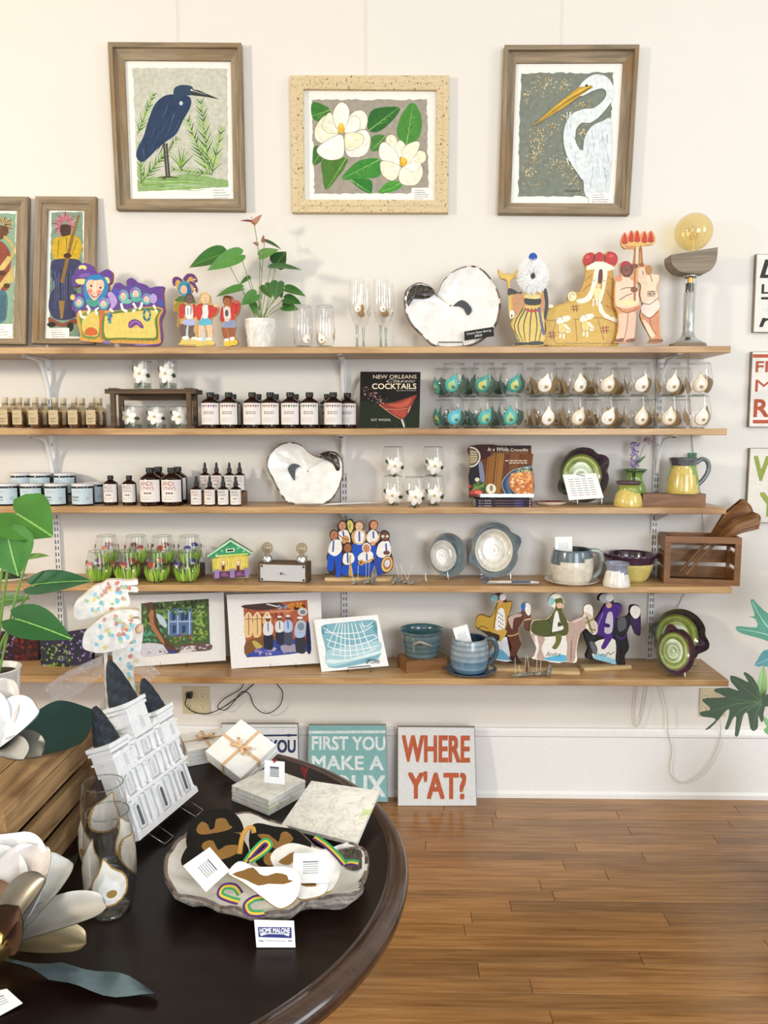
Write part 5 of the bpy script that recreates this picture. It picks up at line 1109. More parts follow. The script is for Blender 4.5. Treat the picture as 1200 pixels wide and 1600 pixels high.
for i, px in enumerate((694, 734, 776)):
    for lay in (0, 1): stemless('turquoise oyster glass in the back row, %s from the left, %s layer' % (ORD[i], ('lower', 'upper')[lay]), sat(px, 2, -.047, lay*(H_+.0005)), 1, mot_teal(10+i*2+lay), gt, .92)
for i, px in enumerate((849, 896, 944, 994, 1042, 1089)):
    for lay in (0, 1): stemless('%s ivory oyster glass from the turquoise ones in the front row, %s layer' % (ORD[i], ('lower', 'upper stacked')[lay]), sat(px+(0, 2)[lay], 2, -.15, lay*(H_+.0005)), 0, mot_ivory(20+i*2+lay), gi)
for i, px in enumerate((836, 880, 924, 968, 1012, 1062)):
    for lay in ((0, 1) if i != 4 else (0,)): stemless('%s ivory oyster glass from the left in the back row, %s layer' % (ORD[i], ('lower', 'upper')[lay]), sat(px, 2, -.047, lay*(H_+.0005)), 1, mot_ivory(40+i*2+lay), gi, .92)

# ================================================================== middle shelf
# candle jars
def candle(label, loc, rz=0, txt=True):
    t = thing('candle_jar', label, 'candle', loc, rz, 'pale blue labelled candle jars'); R, H = .041, .083
    B().lathe([(.001, 0), (R*.94, 0), (R, .004), (R, H*.86), (R*.97, H*.9), (.001, H*.9)], '16161A', 24).make('glass_jar', 'amber', t)
    b = B(); labelstrip(b, R+.0006, H*.08, H*.80, -1.5, 1.3, 'C4D4DC', 18); f = cylwrap(R+.001)
    if txt: b.text('VANILLA', -R*.8, 0, H*.24, H*.31, '3A4048', .01, wrap=f)
    lines(b, f, -R*.8, R*.35, [H*.37], H*.06, '50565E', 3); lines(b, f, -R*.5, R*.5, [H*.62, H*.68], H*.02, '98A8B4', 4); lines(b, f, R*.6, R*1.0, [H*.3, H*.37], H*.03, '8A96A0', 5)
    b.make('wrap_label', 'paper', t)
    B().lathe([(.001, H*.885), (R*1.0, H*.885), (R*1.02, H*.90), (R*1.02, H*.985), (R*.97, H), (.001, H)], 'DDDDDF', 24).make('lid', 'plastic', t)
    return t
cj = None
for i, (px, y, l) in enumerate(((14, -.15, 'pale blue candle jar cut by the left edge, front row'), (51, -.15, 'pale blue candle jar above the heart shaped leaf, second in front row'), (89, -.15, 'pale blue candle jar third from the left in the front row'), (131, -.15, 'pale blue candle jar at the right end of the front row'), (150, -.065, 'pale blue candle jar peeking out behind the right front jar'))):
    p = sat(px, 3, y)
    if cj is None: cj = candle(l, p)
    else: dup(cj, p, l)
o = B().box(-.12, .11, -.05, .045, 0, .034, 'FFFFFF').make('display_riser', 'dark_wood', loc=sat(62, 3, -.055)+Vector((-.06, 0, 0))); tag(o, 'low dark wooden riser under the back row of candle jars', 'riser')
for i, px in enumerate((35, 65, 103)): dup(cj, sat(px, 3, -.058, .0345), '%s of three pale blue candle jars raised in the back row' % ('left', 'middle', 'right')[i])
# small amber bottles
m3 = mpp(sat(240, 3, -.15)); g3 = 'small amber bottles on the middle shelf'
for i, px in enumerate((174, 203)): amber('bitters_bottle', ('short amber bottle nearest the candle jars on the middle shelf', 'short amber bottle second from the candle jars on the middle shelf')[i], sat(px, 3, -.14), 49*m3, 10.8*m3, '1A1818', txt='8A5A60', group=g3)
for i, px in enumerate((236.5, 270)): amber('bitters_bottle', ('larger amber bottle with red lettered label, left of the front pair', 'larger amber bottle with red lettered label, right of the front pair')[i], sat(px, 3, -.15), 60*m3, 16*m3, '1A1818', txt='A03A34', group=g3)
for i, px in enumerate((249, 279)): amber('bitters_bottle', ('larger amber bottle behind the left one of the front pair', 'larger amber bottle behind the right one of the front pair')[i], sat(px, 3, -.06), 61*m3, 14.5*m3, '1A1818', txt='A03A34', group=g3)
for i, px in enumerate((307.5, 328.5, 349.5, 369)): amber('dropper_bottle', '%s dropper bottle from the left in the lower front row' % ORD[i], sat(px, 3, -.165), 49*m3, 8.6*m3, '1A1818', txt=('A05A64', 'A05A64', '2A2A30', '2A3A5A')[i], group='dropper bottles', dropper=True, lab=(.1, .8))
o = B().box(-.105, .1, -.05, .04, 0, .046, 'FFFFFF').make('display_riser', 'brown_wood', loc=sat(344, 3, -.06)); tag(o, 'low brown wooden riser carrying four dropper bottles', 'riser')
for i, px in enumerate((321, 339, 359, 375)): amber('dropper_bottle', '%s dropper bottle from the left on the wooden riser' % ORD[i], sat(px, 3, -.075, .0465), 50*m3, 8.6*m3, '1A1818', txt=('A05A64', 'A05A64', '5A5A60', '5A5A60')[i], group='dropper bottles', dropper=True, lab=(.1, .8))
# oyster shell platter
Z7 = (300, 540, 3.1579)
pl = shp(478, 3, -.12, Z7, (0, -1, .12))
t = shellplate('oyster_shell_platter', 'white ceramic oyster shell with black hinge leaning on the middle shelf', pl,
    [(480, 775), (430, 720), (400, 660), (370, 600), (380, 540), (430, 490), (490, 478), (540, 492), (580, 530), (640, 555), (690, 525), (738, 560), (745, 620), (740, 660), (715, 720), (680, 765), (600, 790)],
    [(625, 545), (660, 522), (710, 525), (738, 560), (742, 615), (715, 620), (690, 580)], [(470, 605), (495, 580), (530, 592), (508, 610), (505, 665), (485, 640)], seed=5)
q = sat(548, 3, -.165); mm = mpp(q)
t = thing('ladle', 'long silvery white spoon lying on the middle shelf below the oyster shell', 'spoon', q)
pts = [(-44, 3, 0), (-30, 5, 0), (-10, 7, 0), (20, 9, 0), (50, 9, 0)]
rows = []
for (x, z, y), w, h in zip(pts, (.002, .008, .006, .004, .002), (.001, .004, .004, .003, .001)): rows.append([(x*mm, w*math.cos(k*PI/4)-.0, max(.0012, z*mm*.55+h*math.sin(k*PI/4))) for k in range(8)])
B().grid(rows, 'D8D8DA', True).make('handle', 'ceramic', t)
rows = []
for i, (x, w) in enumerate(((-46, .012), (-60, .02), (-76, .019), (-88, .004))): rows.append([(x*mm, w*(u/3), .003+.006*(abs(u)/3)**2) for u in range(-3, 4)])
B().grid(rows, 'D0CEC4', False).make('spoon_bowl', 'ceramic', t)
# magnolia stemless glasses
def mot_mag(seed):
    def f(t, rad): magnolia(t, rad, .05, .042, .033, seed); magnolia(t, rad, 2.6, .042, .033, seed, leaves=False)
    return f
gm = 'magnolia stemless glasses'
for i, (px, y, lay, l) in enumerate(((614, -.12, 0, 'magnolia stemless glass at lower left of the stack on the middle shelf'), (647, -.18, 0, 'magnolia stemless glass in front between the two stacked pairs'), (677, -.12, 0, 'magnolia stemless glass at lower right beside the cook book'), (614.5, -.12, 1, 'magnolia stemless glass stacked on top at the left'), (676, -.12, 1, 'magnolia stemless glass stacked on top at the right'))):
    stemless(l, sat(px, 3, y, lay*(H_*.93+.0005)), (-.1, .05, .0, .1, .1)[i], mot_mag(i), gm, .93)
# cook books
Z8 = (725, 690, 10.435); zb = .0
for i in range(3):
    p = sat(783, 3, -.125, i*.0095); t = thing('cook_book', 'dark spined cook book lying flat, %s of three under the upright one' % ('bottom', 'middle', 'top')[i], 'book', p, 0, 'cook books on the middle shelf')
    w = .105; B().box(-w, w, -.075, .075, 0, .0015, '2A2030').box(-w, w, -.075, .075, .0075, .009, '2A2030').box(-w, w, -.075, -.073, .0015, .0075, '2C2234').make('cover', 'print', t); B().box(-w+.002, w-.002, -.073, .073, .0015, .0075, 'E6E0D4').make('pages', 'paper', t)
    b = B(-.0752); b.flat([(-w*.38, .0005), (w*.05, .0005), (w*.05, .0085), (-w*.38, .0085)], '3A2A28'); b.flat([(w*.4, .0005), (w*.7, .0005), (w*.7, .0085), (w*.4, .0085)], '3E3468'); b.text('In a While', -w*.88, -w*.44, .0025, .0068, 'D8D4CC', .01, .2); b.flat([(-w*.3, .004), (w*.6, .004), (w*.6, .0055), (-w*.3, .0055)], '7A6A72'); b.flat([(w*.9, .002), (w*.95, .002), (w*.95, .007), (w*.9, .007)], 'C8A0A0'); b.make('spine_print', 'print', t)
pl = Pl(sat(781, 3, -.13, .0295), (0, -1, .16), Z8); t = thing('cook_book', 'upright cook book showing a blue bowl of shrimp on brown wood', 'book', M=pl.M, group='cook books on the middle shelf')
q4 = [(92, 65), (1095, 62), (1125, 900), (75, 915)]; o = [(x, max(.001, z)) for x, z in pl.m(q4)]
bk_ = B().prism(o, 0, .01, '4A2A18', 'E0D8CC').make('book_block', 'print', t)
a = B(-.0002); a.flat(o, '5E361A')
for i, (x0, x1, c) in enumerate(((330, 470, '8A5A26'), (475, 610, '96662C'), (700, 860, '7A4A20'), (870, 1080, '6E4019'))): P(a, pl, c, (x0+60, 200), (x1+50, 200), (x1-20, 840), (x0, 840), s=1); S(a, pl, '4A2A12', 6, (x0+90, 240), (x0+60, 500), (x0+40, 820))
P(a, pl, '2A1A18', (95, 70), (1090, 66), (1090, 110), (95, 180), s=1); P(a, pl, '3A1A14', (95, 68), (600, 66), (400, 250), (250, 300), (95, 250))
P(a, pl, '1E1A1C', (85, 480), (260, 300), (330, 560), (330, 640), (100, 800), (80, 700)); [a.flat(pl.m([(max(92, x), y) for x, y in ell(105, 250, rr_, rr_*1.02, 28)]), cc_) for rr_, cc_ in ((165, 'D0C8BC'), (140, '3A3028'), (122, '8A7A60'))] 
for k in range(5): S(a, pl, 'C8B890', 14, (100, 170+k*40), (220, 165+k*38))
P(a, pl, '7A7E9A', (240, 370), (290, 330), (340, 620), (280, 690), (250, 500)); P(a, pl, '3E4A2A', (130, 740), (190, 660), (290, 650), (370, 740), (350, 830), (200, 800))
for i in range(22): S(a, pl, r.choice(('5A7A3A', '7A9A4A', '36522A')), 12, (r.uniform(130, 350), r.uniform(660, 800)), (r.uniform(130, 370), r.uniform(680, 820)))
E(a, pl, 'B8402E', 200, 840, 110, 62); E(a, pl, 'D8705A', 230, 830, 60, 34); E(a, pl, 'E6DEC8', 440, 770, 82, 84); E(a, pl, '8A8268', 445, 760, 28, 52); E(a, pl, 'D8D0B0', 215, 620, 38, 34); E(a, pl, 'A83028', 95, 730, 26, 30)
P(a, pl, '31425E', (1105, 405), (950, 420), (800, 470), (680, 560), (620, 680), (640, 800), (700, 890), (1120, 895)); P(a, pl, '4E6484', (1100, 420), (850, 470), (720, 570), (680, 690), (720, 820), (790, 880), (740, 700), (850, 520)); S(a, pl, 'B8C4D0', 8, (1105, 403), (800, 468), (620, 670), (690, 880))
P(a, pl, 'C47A44', (1115, 490), (900, 500), (780, 530), (735, 640), (760, 760), (850, 850), (1000, 890), (1120, 890))
for i in range(60): E(a, pl, r.choice(('E0A060', 'C87038', 'E8B87A', 'B86030', 'D88A50', 'F0CC98')), r.uniform(770, 1090), r.uniform(520, 860), r.uniform(18, 42), r.uniform(12, 26), r.uniform(0, 3), 10)
for i in range(26): E(a, pl, r.choice(('A8B878', '7A9448', 'C8D0A0')), r.uniform(880, 1100), r.uniform(420, 510), r.uniform(14, 30), 9, r.uniform(0, 3), 8)
ptext(a, pl, 'In a While,', 385, 735, 95, 165, 'EFE8DC', .01, .3); ptext(a, pl, 'Crocodile', 760, 1040, 108, 160, 'EFE8DC', .01); ptext(a, pl, 'New Orleans Slow Cooker Recipes', 430, 1040, 178, 198, 'B8A070', 0)
for y, x0 in ((312, 670), (348, 735)): 
    for k in range(5): a.flat(pl.m([(x0+k*74*(1050-x0)/380, y-8), (x0+(k+.8)*74*(1050-x0)/380, y-8), (x0+(k+.8)*74*(1050-x0)/380, y+8), (x0+k*74*(1050-x0)/380, y+8)]), 'D8CCB8')
a.make('cover', 'print', bk_)
zq = pl(100, 855)[1]; xa, xb = pl(85, 860)[0], pl(1130, 860)[0]
B().box(xa, xb, -.012, -.0095, 0, zq, 'FFFFFF').box(xa, xb, -.012, .03, 0, .002, 'FFFFFF').make('clear_stand', 'acrylic', t)
# red brown dish
q = sat(861, 3, -.13); mm = mpp(q)
t = thing('spoon_rest', 'small red brown leaf shaped dish on the middle shelf', 'dish', q)
rows = []
for s, z in ((.02, .004), (.5, .004), (.75, .007), (1, .016)): rows.append([(22*mm*s*math.cos(k*PI/8)*(1.25 if k in (0, 8) else 1), .03*s*math.sin(k*PI/8), z) for k in range(16)])
for s, z in ((1, .014), (.8, .004), (.55, .0), (.02, .0)): rows.append([(22*mm*s*math.cos(k*PI/8)*(1.25 if k in (0, 8) else 1), .03*s*math.sin(k*PI/8), z) for k in range(16)])
B().grid(rows, lambda i, j: '8A4630' if i < 4 else 'D8C8B8', True).make('dish', 'ceramic', t)

# pottery --------------------------------------------------------------
def lugplate(name, label, pl, cx, cy, rx, ry, rim, mid, inner, lugs, cat='plate', swirl=True, depth=.035, rimw=.24, rings=6, lugc=None, back='4A3A4A'):
    """plate standing on edge: dished rings, glazed rim, folded lugs at given angles"""
    t = thing(name, label, cat, M=pl.M); c = pl(cx, cy); r0 = pl.w(rx); e = ry/rx; rows = []; cols = []
    def lug(an): return sum(.16*math.exp(-((math.atan2(math.sin(an-l), math.cos(an-l)))/.22)**2) for l in lugs)-.07*sum(math.exp(-((math.atan2(math.sin(an-l-s*.42), math.cos(an-l-s*.42)))/.12)**2) for l in lugs for s in (-1, 1))
    n = 48; K = 14
    for k in range(K+1):
        s = max(.01, k/K); row = []
        for j in range(n):
            an = 2*PI*j/n; rr = r0*(s+(lug(an) if s > .8 else 0)*(s-.8)/.2)
            y = -.012*(s**6)+depth*(1-(s**4)) + (.0012*math.sin(s*40) if s < 1-rimw else 0)
            row.append((c[0]+rr*math.cos(an), y-depth*.2, c[1]+rr*e*math.sin(an)))
        rows.append(row)
    def col(i, j):
        s = (i+.5)/K
        if s > .96: return back
        if s > 1-rimw: return rim[(j//6+i) % len(rim)]
        return mid[i % len(mid)] if i % 3 else inner
    B().grid(rows, col, True).make('plate_face', 'ceramic', t)
    bk = [[(x, y+.004, z) for x, y, z in rows[-1]], [(c[0]+(x-c[0])*.85, .018, c[1]+(z-c[1])*.85) for x, y, z in rows[-1]], [(c[0]+(x-c[0])*.6, depth, c[1]+(z-c[1])*.6) for x, y, z in rows[-1]], [(c[0]+(x-c[0])*.01, depth, c[1]+(z-c[1])*.01) for x, y, z in rows[-1]]]
    B().grid([rows[-1]]+bk, back, True).make('plate_back', 'ceramic', t)
    return t
GP = ('3A2A3C', '4A3248', '2E2630'); GG = ('7E8E40', '728438', '8C9A4A')
Z9 = (840, 670, 3.871)
pl = shp(911, 3, -.10, Z9, (0, -1, .16))
t = lugplate('pottery_plate', 'green swirled pottery plate with purple rim behind a white card', pl, 272, 282, 152, 168, GP, GG, 'C8CC88', (.55, PI+.5))
easel(t, pl(225, 440)[0], pl(370, 440)[0], -.045, .02, 'acrylic')
pc = Pl(sat(913, 3, -.155), (0.05, -1, .2), Z9); q = [(152, 278), (355, 268), (400, 418), (190, 432)]
b = B(); b.prism([(x, max(.003, z)) for x, z in pc.m(q)], 0, .001, 'F2F0EC'); o = b.make('info_card', 'paper', M=pc.M); tag(o, 'white printed information card propped against the green plate', 'card')
b = B(-.0003)
for i in range(8):
    y = .2+i*.09; p0, p1 = lerp2(q[0], q[3], y), lerp2(q[1], q[2], y)
    for k in range(4): u = .12+k*.19; b.stroke(pc.m([lerp2(p0, p1, u), lerp2(p0, p1, u+.15)]), pc.w(4), '9A9AA0' if i < 7 else 'C89A98')
b.stroke(pc.m([lerp2(q[0], q[1], .4), lerp2(lerp2(q[0], q[1], .6), q[2], .1)]), pc.w(8), '9A9A9A'); b.make('printed_lines', 'paper', o)
def pot(name, label, cat, loc, prof, colf, handle=None, n=32, mat='ceramic', rz=0, group=None, inner=None):
    t = thing(name, label, cat, loc, rz, group); th = .004
    full = prof+[(max(.001, r-th), z) for r, z in prof[::-1] if z > th]
    np_ = len(prof)
    B().lathe([(.0005, prof[0][1])]+full+[(.0005, th*2)], 'FFFFFF', n)
    b = B(); rows = [[(r*math.cos(2*PI*k/n), r*math.sin(2*PI*k/n), z) for k in range(n)] for r, z in [(.0005, prof[0][1])]+full+[(.0005, th*2)]]
    b.grid(rows, lambda i, j: (inner if inner and i > np_ else colf(full[min(max(0, i-1), len(full)-1)][1], 2*PI*j/n)), True); b.make('body', mat, t)
    if handle:
        pts, r_, c = handle; B().tube(sp(pts, 5, False), r_, c, 8).make('handle', mat, t)
    return t
# small yellow vase, green vase with lavender, pitcher on a block
q = sat(981, 3, -.155); mm = mpp(q)
pot('pottery_vase', 'small yellow based pottery vase with dark flared rim in front of the block', 'vase', q, spprof([(21.5*mm, 0), (21.5*mm, 8*mm), (19*mm, 18*mm), (15*mm, 26*mm), (15*mm, 31*mm), (20*mm, 39*mm)], 3), lambda z, an: '5A4850' if z > 31*mm else ('96A84C' if z > (22+4*math.sin(an*2))*mm else 'D8C068'))
o = B().box(-49*mm, 49*mm, -.028, .03, 0, 19*mm, 'FFFFFF').make('wooden_block', 'brown_wood', loc=sat(1049, 3, -.115)); tag(o, 'narrow brown wooden block under the green pitcher on the middle shelf', 'block')
q2 = sat(990, 3, -.065, 0); 
t = pot('pottery_vase', 'green pottery vase holding a lavender sprig behind the yellow vase', 'vase', q2, spprof([(14*mm, 0), (17*mm, 8*mm), (18*mm, 26*mm), (12*mm, 40*mm), (13*mm, 48*mm), (20*mm, 56*mm)], 3), lambda z, an: '4A6A40' if z > 50*mm else ('3E4A3A' if abs(math.sin(an*1.5)) < .25 and z > 30*mm else '7A9A48'))
t2 = thing('lavender_sprig', 'sprig of artificial purple lavender standing in the green vase', 'flower', q2+Vector((.0, 0, 50*mm)))
B().tube([(0, 0, -.04), (0, 0, 10*mm), (3*mm, 0, 30*mm)], .0015, '4A5A38', 6).tube([(0, 0, 4*mm), (12*mm, 0, 40*mm), (22*mm, 0, 53*mm)], .001, '6A5A4A', 6).make('stem', 'leaf', t2)
fl_ = B(); r = random.Random(2)
for i in range(60): z = r.uniform(8, 48)*mm; fl_.ball(((r.uniform(-6, 6)-1)*mm, r.uniform(-.008, .008), z), 1.7*mm, 1.7*mm, 1.9*mm, r.choice(('8A78B0', 'A894C4', '7A68A0', 'B8A8CC')), 6, 4)
for i in range(14): fl_.ball(((18+r.uniform(-5, 6))*mm, r.uniform(-.005, .005), (50+r.uniform(-4, 6))*mm), 1.6*mm, 1.6*mm, 1.6*mm, r.choice(('A88A98', '8A6A80', 'B89AB0')), 6, 4)
fl_.make('blossoms', 'cloth', t2, kind='stuff')
leafmesh(B(), (2*mm, 0, 16*mm), (16*mm, -.01, 28*mm), 6*mm, (0, -1, .3), '5A7A3E').make('leaf', 'leaf', t2)
q = sat(1066, 3, -.115, 19*mm+.0005); mm2 = mpp(q)
def pc_(z, an):
    if z > 41*mm2: return '5E6668' if math.sin(an*3) > -.2 else '4A4450'
    return 'D2BA66' if (math.cos(an+2.2) > .1+ z/(60*mm2)) else '86A24A'
pot('pitcher', 'green and yellow glazed pottery pitcher with grey rim on the wooden block', 'pitcher', q, spprof([(24*mm2, 0), (24.5*mm2, 6*mm2), (23*mm2, 20*mm2), (20.5*mm2, 34*mm2), (19*mm2, 41*mm2), (20*mm2, 48*mm2), (22.5*mm2, 55*mm2)], 3), pc_, ([(20*mm2, 0, 47*mm2), (28*mm2, 0, 53*mm2), (37*mm2, 0, 49*mm2), (39*mm2, 0, 36*mm2), (32*mm2, 0, 22*mm2), (22*mm2, 0, 12*mm2)], 3.6*mm2, '6A7076'))
# ================================================================== fourth shelf
# grassy tulip glasses
def mot_grass(seed, fc):
    def f(t, rad):
        r = random.Random(seed); g = B()
        for k in range(46):
            th = 2*PI*k/46+r.uniform(-.06, .06); h = r.uniform(.035, .062); z0 = r.uniform(.004, .012); w = r.uniform(.003, .0045); c = r.choice(('8AB83E', 'A0C850', '6E9E34', 'B8D46A', '84A83C'))
            rows = []
            for i in range(5):
                u = i/4; z = z0+h*u; rr = rad(z)+.0005+.00003*k; ww = w*math.sin(PI*(.15+.8*u))/rr; lean_ = .25*(k % 3-1)*u*u*.4
                rows.append([(rr*math.sin(th+lean_-ww), -rr*math.cos(th+lean_-ww), z), (rr*math.sin(th+lean_+ww), -rr*math.cos(th+lean_+ww), z)])
            g.grid(rows, c, False, True)
        g.make('painted_grass', 'gloss_paint', t, kind='stuff')
        for k in range(4):
            th = k*1.57+r.uniform(-.4, .4); s = .012; b = B()
            for j, (dx, dz) in enumerate(((-.6, .2), (.6, .2), (0, -.3), (0, .5))): wrapb(b, rad, th, .073, [(s*dx+x, s*dz+z) for x, z in ell(0, 0, s*.8, s*.62, 9, j)], fc[j % len(fc)], .0008+j*.0003)
            b.make('painted_flower', 'gloss_paint', t)
    return f
fcs = (('C87A5A', '5A6AA8', 'E0B8A0'), ('8A3A3A', 'A84A44', 'C89A5A'), ('8A2E30', 'D0A860', 'A0403C'), ('3E3A7A', '5A5AA0', 'D8D4E0'))
gg = 'grass painted stemless glasses'
nm = ('pale pink', 'dark red', 'red and gold', 'navy blue')
for i, px in enumerate((156, 199, 246, 292)): stemless('grass painted glass with %s tulips in the front row' % nm[i], sat(px, 4, -.165), (0, .2, .1, -.3)[i], mot_grass(i, fcs[i]), gg, 1.0)
o = B().box(-.2, .22, -.035, .045, 0, .05, 'FFFFFF').make('display_riser', 'dark_wood', loc=sat(230, 4, -.06)); tag(o, 'dark wooden riser behind the front row of grass painted glasses', 'riser')
for i, px in enumerate((168, 214, 255, 297)): stemless('grass painted glass with %s tulips raised in the back row' % nm[i], sat(px, 4, -.06, .0505), (.5, .3, .2, .1)[i], mot_grass(i+9, fcs[i]), gg, .95)
# tray glimpsed behind the leaves at far left
q = sat(8, 4, -.13); t = thing('serving_tray', 'dark oval tray with pale rim behind the leaves at the far left', 'tray', q)
B().lathe([(.001, .003), (.06, .003), (.085, .01), (.088, .012), (.09, .009), (.08, 0), (.001, 0)], ['2E2A26', '3A342C', '4A443A', 'D8CFBE', 'D8CFBE', '5A5248'], 32, sy=.7).make('tray_body', 'ceramic', t)
B().lathe([(.001, .012), (.03, .03), (.045, .022), (.055, .0045)], '3E4630', 12, sx=1.1, sy=.7).make('moss_filling', 'soil', t)
# shotgun house
ZH = (320, 835, 7.0588)
pl = shp(358, 4, -.13, ZH, (.12, -1, .06)); t = thing('house_plaque', 'ceramic cottage plaque with green gable, yellow walls and purple porch', 'figurine', M=pl.M)
B().prism(pl.m([(90, 470), (80, 270), (470, 220), (490, 440), (480, 480)]), 0, .018, 'D8C858').make('wall', 'ceramic', t)
B().prism(pl.m([(35, 255), (285, 55), (520, 210), (490, 235), (285, 215), (75, 265)]), -.004, .02, '3E9A6A', '2E4A3A').make('gable', 'ceramic', t)
b = B()
for q in ([(30, 255), (30, 235), (285, 52), (288, 80)], [(285, 52), (525, 195), (515, 215), (284, 80)]): b.prism(pl.m(q), -.009, -.002, 'B4E4BC', '2E2E2A')
b.make('roof_edge', 'ceramic', t)
b = B(); b.prism(pl.m([(40, 228), (282, 40), (285, 52), (30, 240)]), -.006, .022, '24201E'); b.prism(pl.m([(282, 40), (530, 190), (525, 198), (285, 54)]), -.006, .022, '24201E'); b.make('roof', 'ceramic', t)
b = B(-.0045); b.flat(pl.m([(232, 158), (328, 150), (330, 190), (236, 198)]), 'C8E8C8'); b.flat(pl.m([(245, 168), (315, 162), (316, 182), (248, 188)]), '2A302C')
for x, y in ((130, 225), (190, 180), (370, 150), (430, 185)): b.flat(pl.m(ell(x, y, 14, 12)), '8AD0A0')
b.flat(pl.m([(120, 232), (480, 205), (480, 222), (120, 250)]), 'D8E070'); b.make('gable_vent', 'ceramic', t)
for x0 in (205, 370):
    b = B(-.0008)
    for k, c in enumerate(('F0E480', 'C8A838', 'F0E8A0', 'C89A30', 'F4E890')): w = 62-k*10; P(b, pl, c, (x0-w, 395), (x0-w, 290-w*.0+k*6), (x0-w*.6, 255+k*9), (x0+w*.6, 250+k*9), (x0+w, 285+k*6), (x0+w, 385), s=1)
    b.flat(pl.m([(x0-18, 320), (x0+16, 316), (x0+16, 395), (x0-18, 398)]), '7A3A24'); b.flat(pl.m([(x0-12, 305), (x0+10, 302), (x0+10, 340), (x0-12, 342)]), 'EAE0C8'); b.make('door', 'ceramic', t)
B().prism(pl.m([(95, 480), (95, 410), (490, 385), (490, 465)]), -.008, .018, '6A4468').make('porch', 'ceramic', t)
for x in (140, 310, 470): B().prism(pl.m([(x-28, 490-x*.05), (x-28, 395-x*.06), (x+24, 390-x*.06), (x+24, 485-x*.05)]), -.014, -.008, '9A80B4').make('pillar', 'ceramic', t)
for x in (225, 390): B().prism(pl.m([(x-45, 475-x*.05), (x-40, 440-x*.05), (x, 425-x*.05), (x+45, 470-x*.06)]), -.013, -.008, '8A5A80').make('stair', 'ceramic', t)
easel(t, pl(195, 480)[0], pl(455, 460)[0], -.03, .022)
# box lamp with drawer front and two bulbs
ZL = ZH; pl = shp(442, 4, -.17, ZL, (-.13, -1, 0)); t = thing('bulb_box_lamp', 'grey wooden box lamp with metal front plate, knob and two clear bulbs', 'lamp', M=pl.M)
o = pl.m([(590, 520), (590, 312), (1120, 288), (1125, 495)]); o = [(o[0][0], 0), (o[0][0], o[1][1]), (o[2][0], o[1][1]), (o[2][0], 0)]; x0, x1, zt = o[0][0], o[2][0], o[1][1]
B().box(x0, x1, .0, .075, 0, zt, 'FFFFFF').make('box', 'dark_wood', t)
e = .006; B().box(x0+e*1.6, x1-e*.8, -.0025, .0, e, zt-e, 'C2C4C6').make('front_plate', 'white_metal', t)
for x in (x0+e*2.6, x1-e*1.8):
    for z in (e*2, zt-e*2): B().ball((x, -.003, z), .0045, .002, .0045, '2A2826', 8, 5).make('screw', 'plastic', t)
xm = (x0+x1)/2; B().tube([(xm, -.0025, zt*.5), (xm, -.012, zt*.5), (xm, -.016, zt*.5)], [.006, .006, .004], 'D8DADC', 10).make('knob', 'chrome', t)
for k, (xx, yy) in enumerate(((x0+.027, .035), (x1-.028, .04))):
    B().lathe([(.021, 0), (.021, .022), (.019, .024), (.001, .024)], 'D8DADC', 18, xx, yy, zt).make('socket', 'chrome', t)
    R_ = .0225; b = B().lathe([(.009, .024), (.011, .03)]+[(R_*math.cos(x), .053+R_*math.sin(x)) for x in [-1+i*.21 for i in range(12)]]+[(.0005, .053+R_)], 'FFFFFF', 18, xx, yy, zt).make('bulb', 'bulb_clear', t)
    f_ = B()
    for j in range(5): an = j*1.256; f_.tube([(xx+.003*math.cos(an), yy+.003*math.sin(an), zt+.028), (xx+.009*math.cos(an), yy+.009*math.sin(an), zt+.056), (xx+.005*math.cos(an), yy+.005*math.sin(an), zt+.064)], .0005, 'B08A50', 5)
    f_.make('filament', 'gold', b)

# brass band cutout
ZB = (500, 805, 7.5)
t, pl, a = cutout('band_cutout', 'painted wooden cutout of a brass band in white shirts and blue trousers', 'figurine', 560, 4, -.12, ZB,
    [(60, 700), (110, 690), (80, 620), (95, 560), (75, 500), (95, 420), (110, 330), (130, 290), (115, 220), (160, 175), (205, 200), (200, 130), (230, 75), (290, 70), (320, 55), (370, 50), (400, 90), (450, 75), (500, 100), (505, 170), (540, 210), (570, 170), (570, 100), (610, 60), (660, 75), (670, 130), (650, 180), (700, 210), (720, 190), (760, 180), (800, 210), (805, 270), (825, 340), (835, 450), (860, 530), (850, 620), (800, 670), (720, 690), (600, 695), (400, 700)], '3A2A26', thick=.018, front='3A2A26')
BL, WHT = '2050B8', 'ECE8E6'
for q in ([(380, 340), (500, 340), (520, 560), (440, 690), (385, 560)], [(590, 350), (650, 350), (660, 500), (600, 470)]): P(a, pl, BL, *q)
P(a, pl, 'D8CC70', (320, 80), (350, 55), (385, 90), (390, 150), (360, 210), (330, 160)); E(a, pl, '9AA850', 348, 130, 14, 30)
def man(x, y, r, skin, hair, shirt, tie): 
    P(a, pl, WHT, *shirt); S(a, pl, '8A8A98', 4, *shirt[:3]); S(a, pl, '3E5AA0', 20, *tie); face(a, pl, x, y, r, skin, hair)
man(262, 125, 48, 'C8946A', '4A2A20', [(215, 200), (290, 170), (330, 190), (355, 290), (330, 340), (240, 300)], [(268, 185), (280, 250)])
man(460, 130, 48, 'EBC4A0', '8A5A34', [(410, 190), (460, 175), (520, 200), (510, 330), (410, 330)], [(460, 190), (462, 310)])
P(a, pl, 'C8A06A', (375, 280), (370, 220), (420, 170), (440, 165), (405, 230), (420, 320), (500, 320), (520, 230), (490, 170), (530, 190), (545, 260), (520, 320), (460, 340), (400, 330))
man(632, 118, 46, 'D89A70', '8A4A2C', [(550, 230), (600, 170), (660, 190), (690, 280), (640, 330), (560, 310)], [(625, 190), (628, 270)])
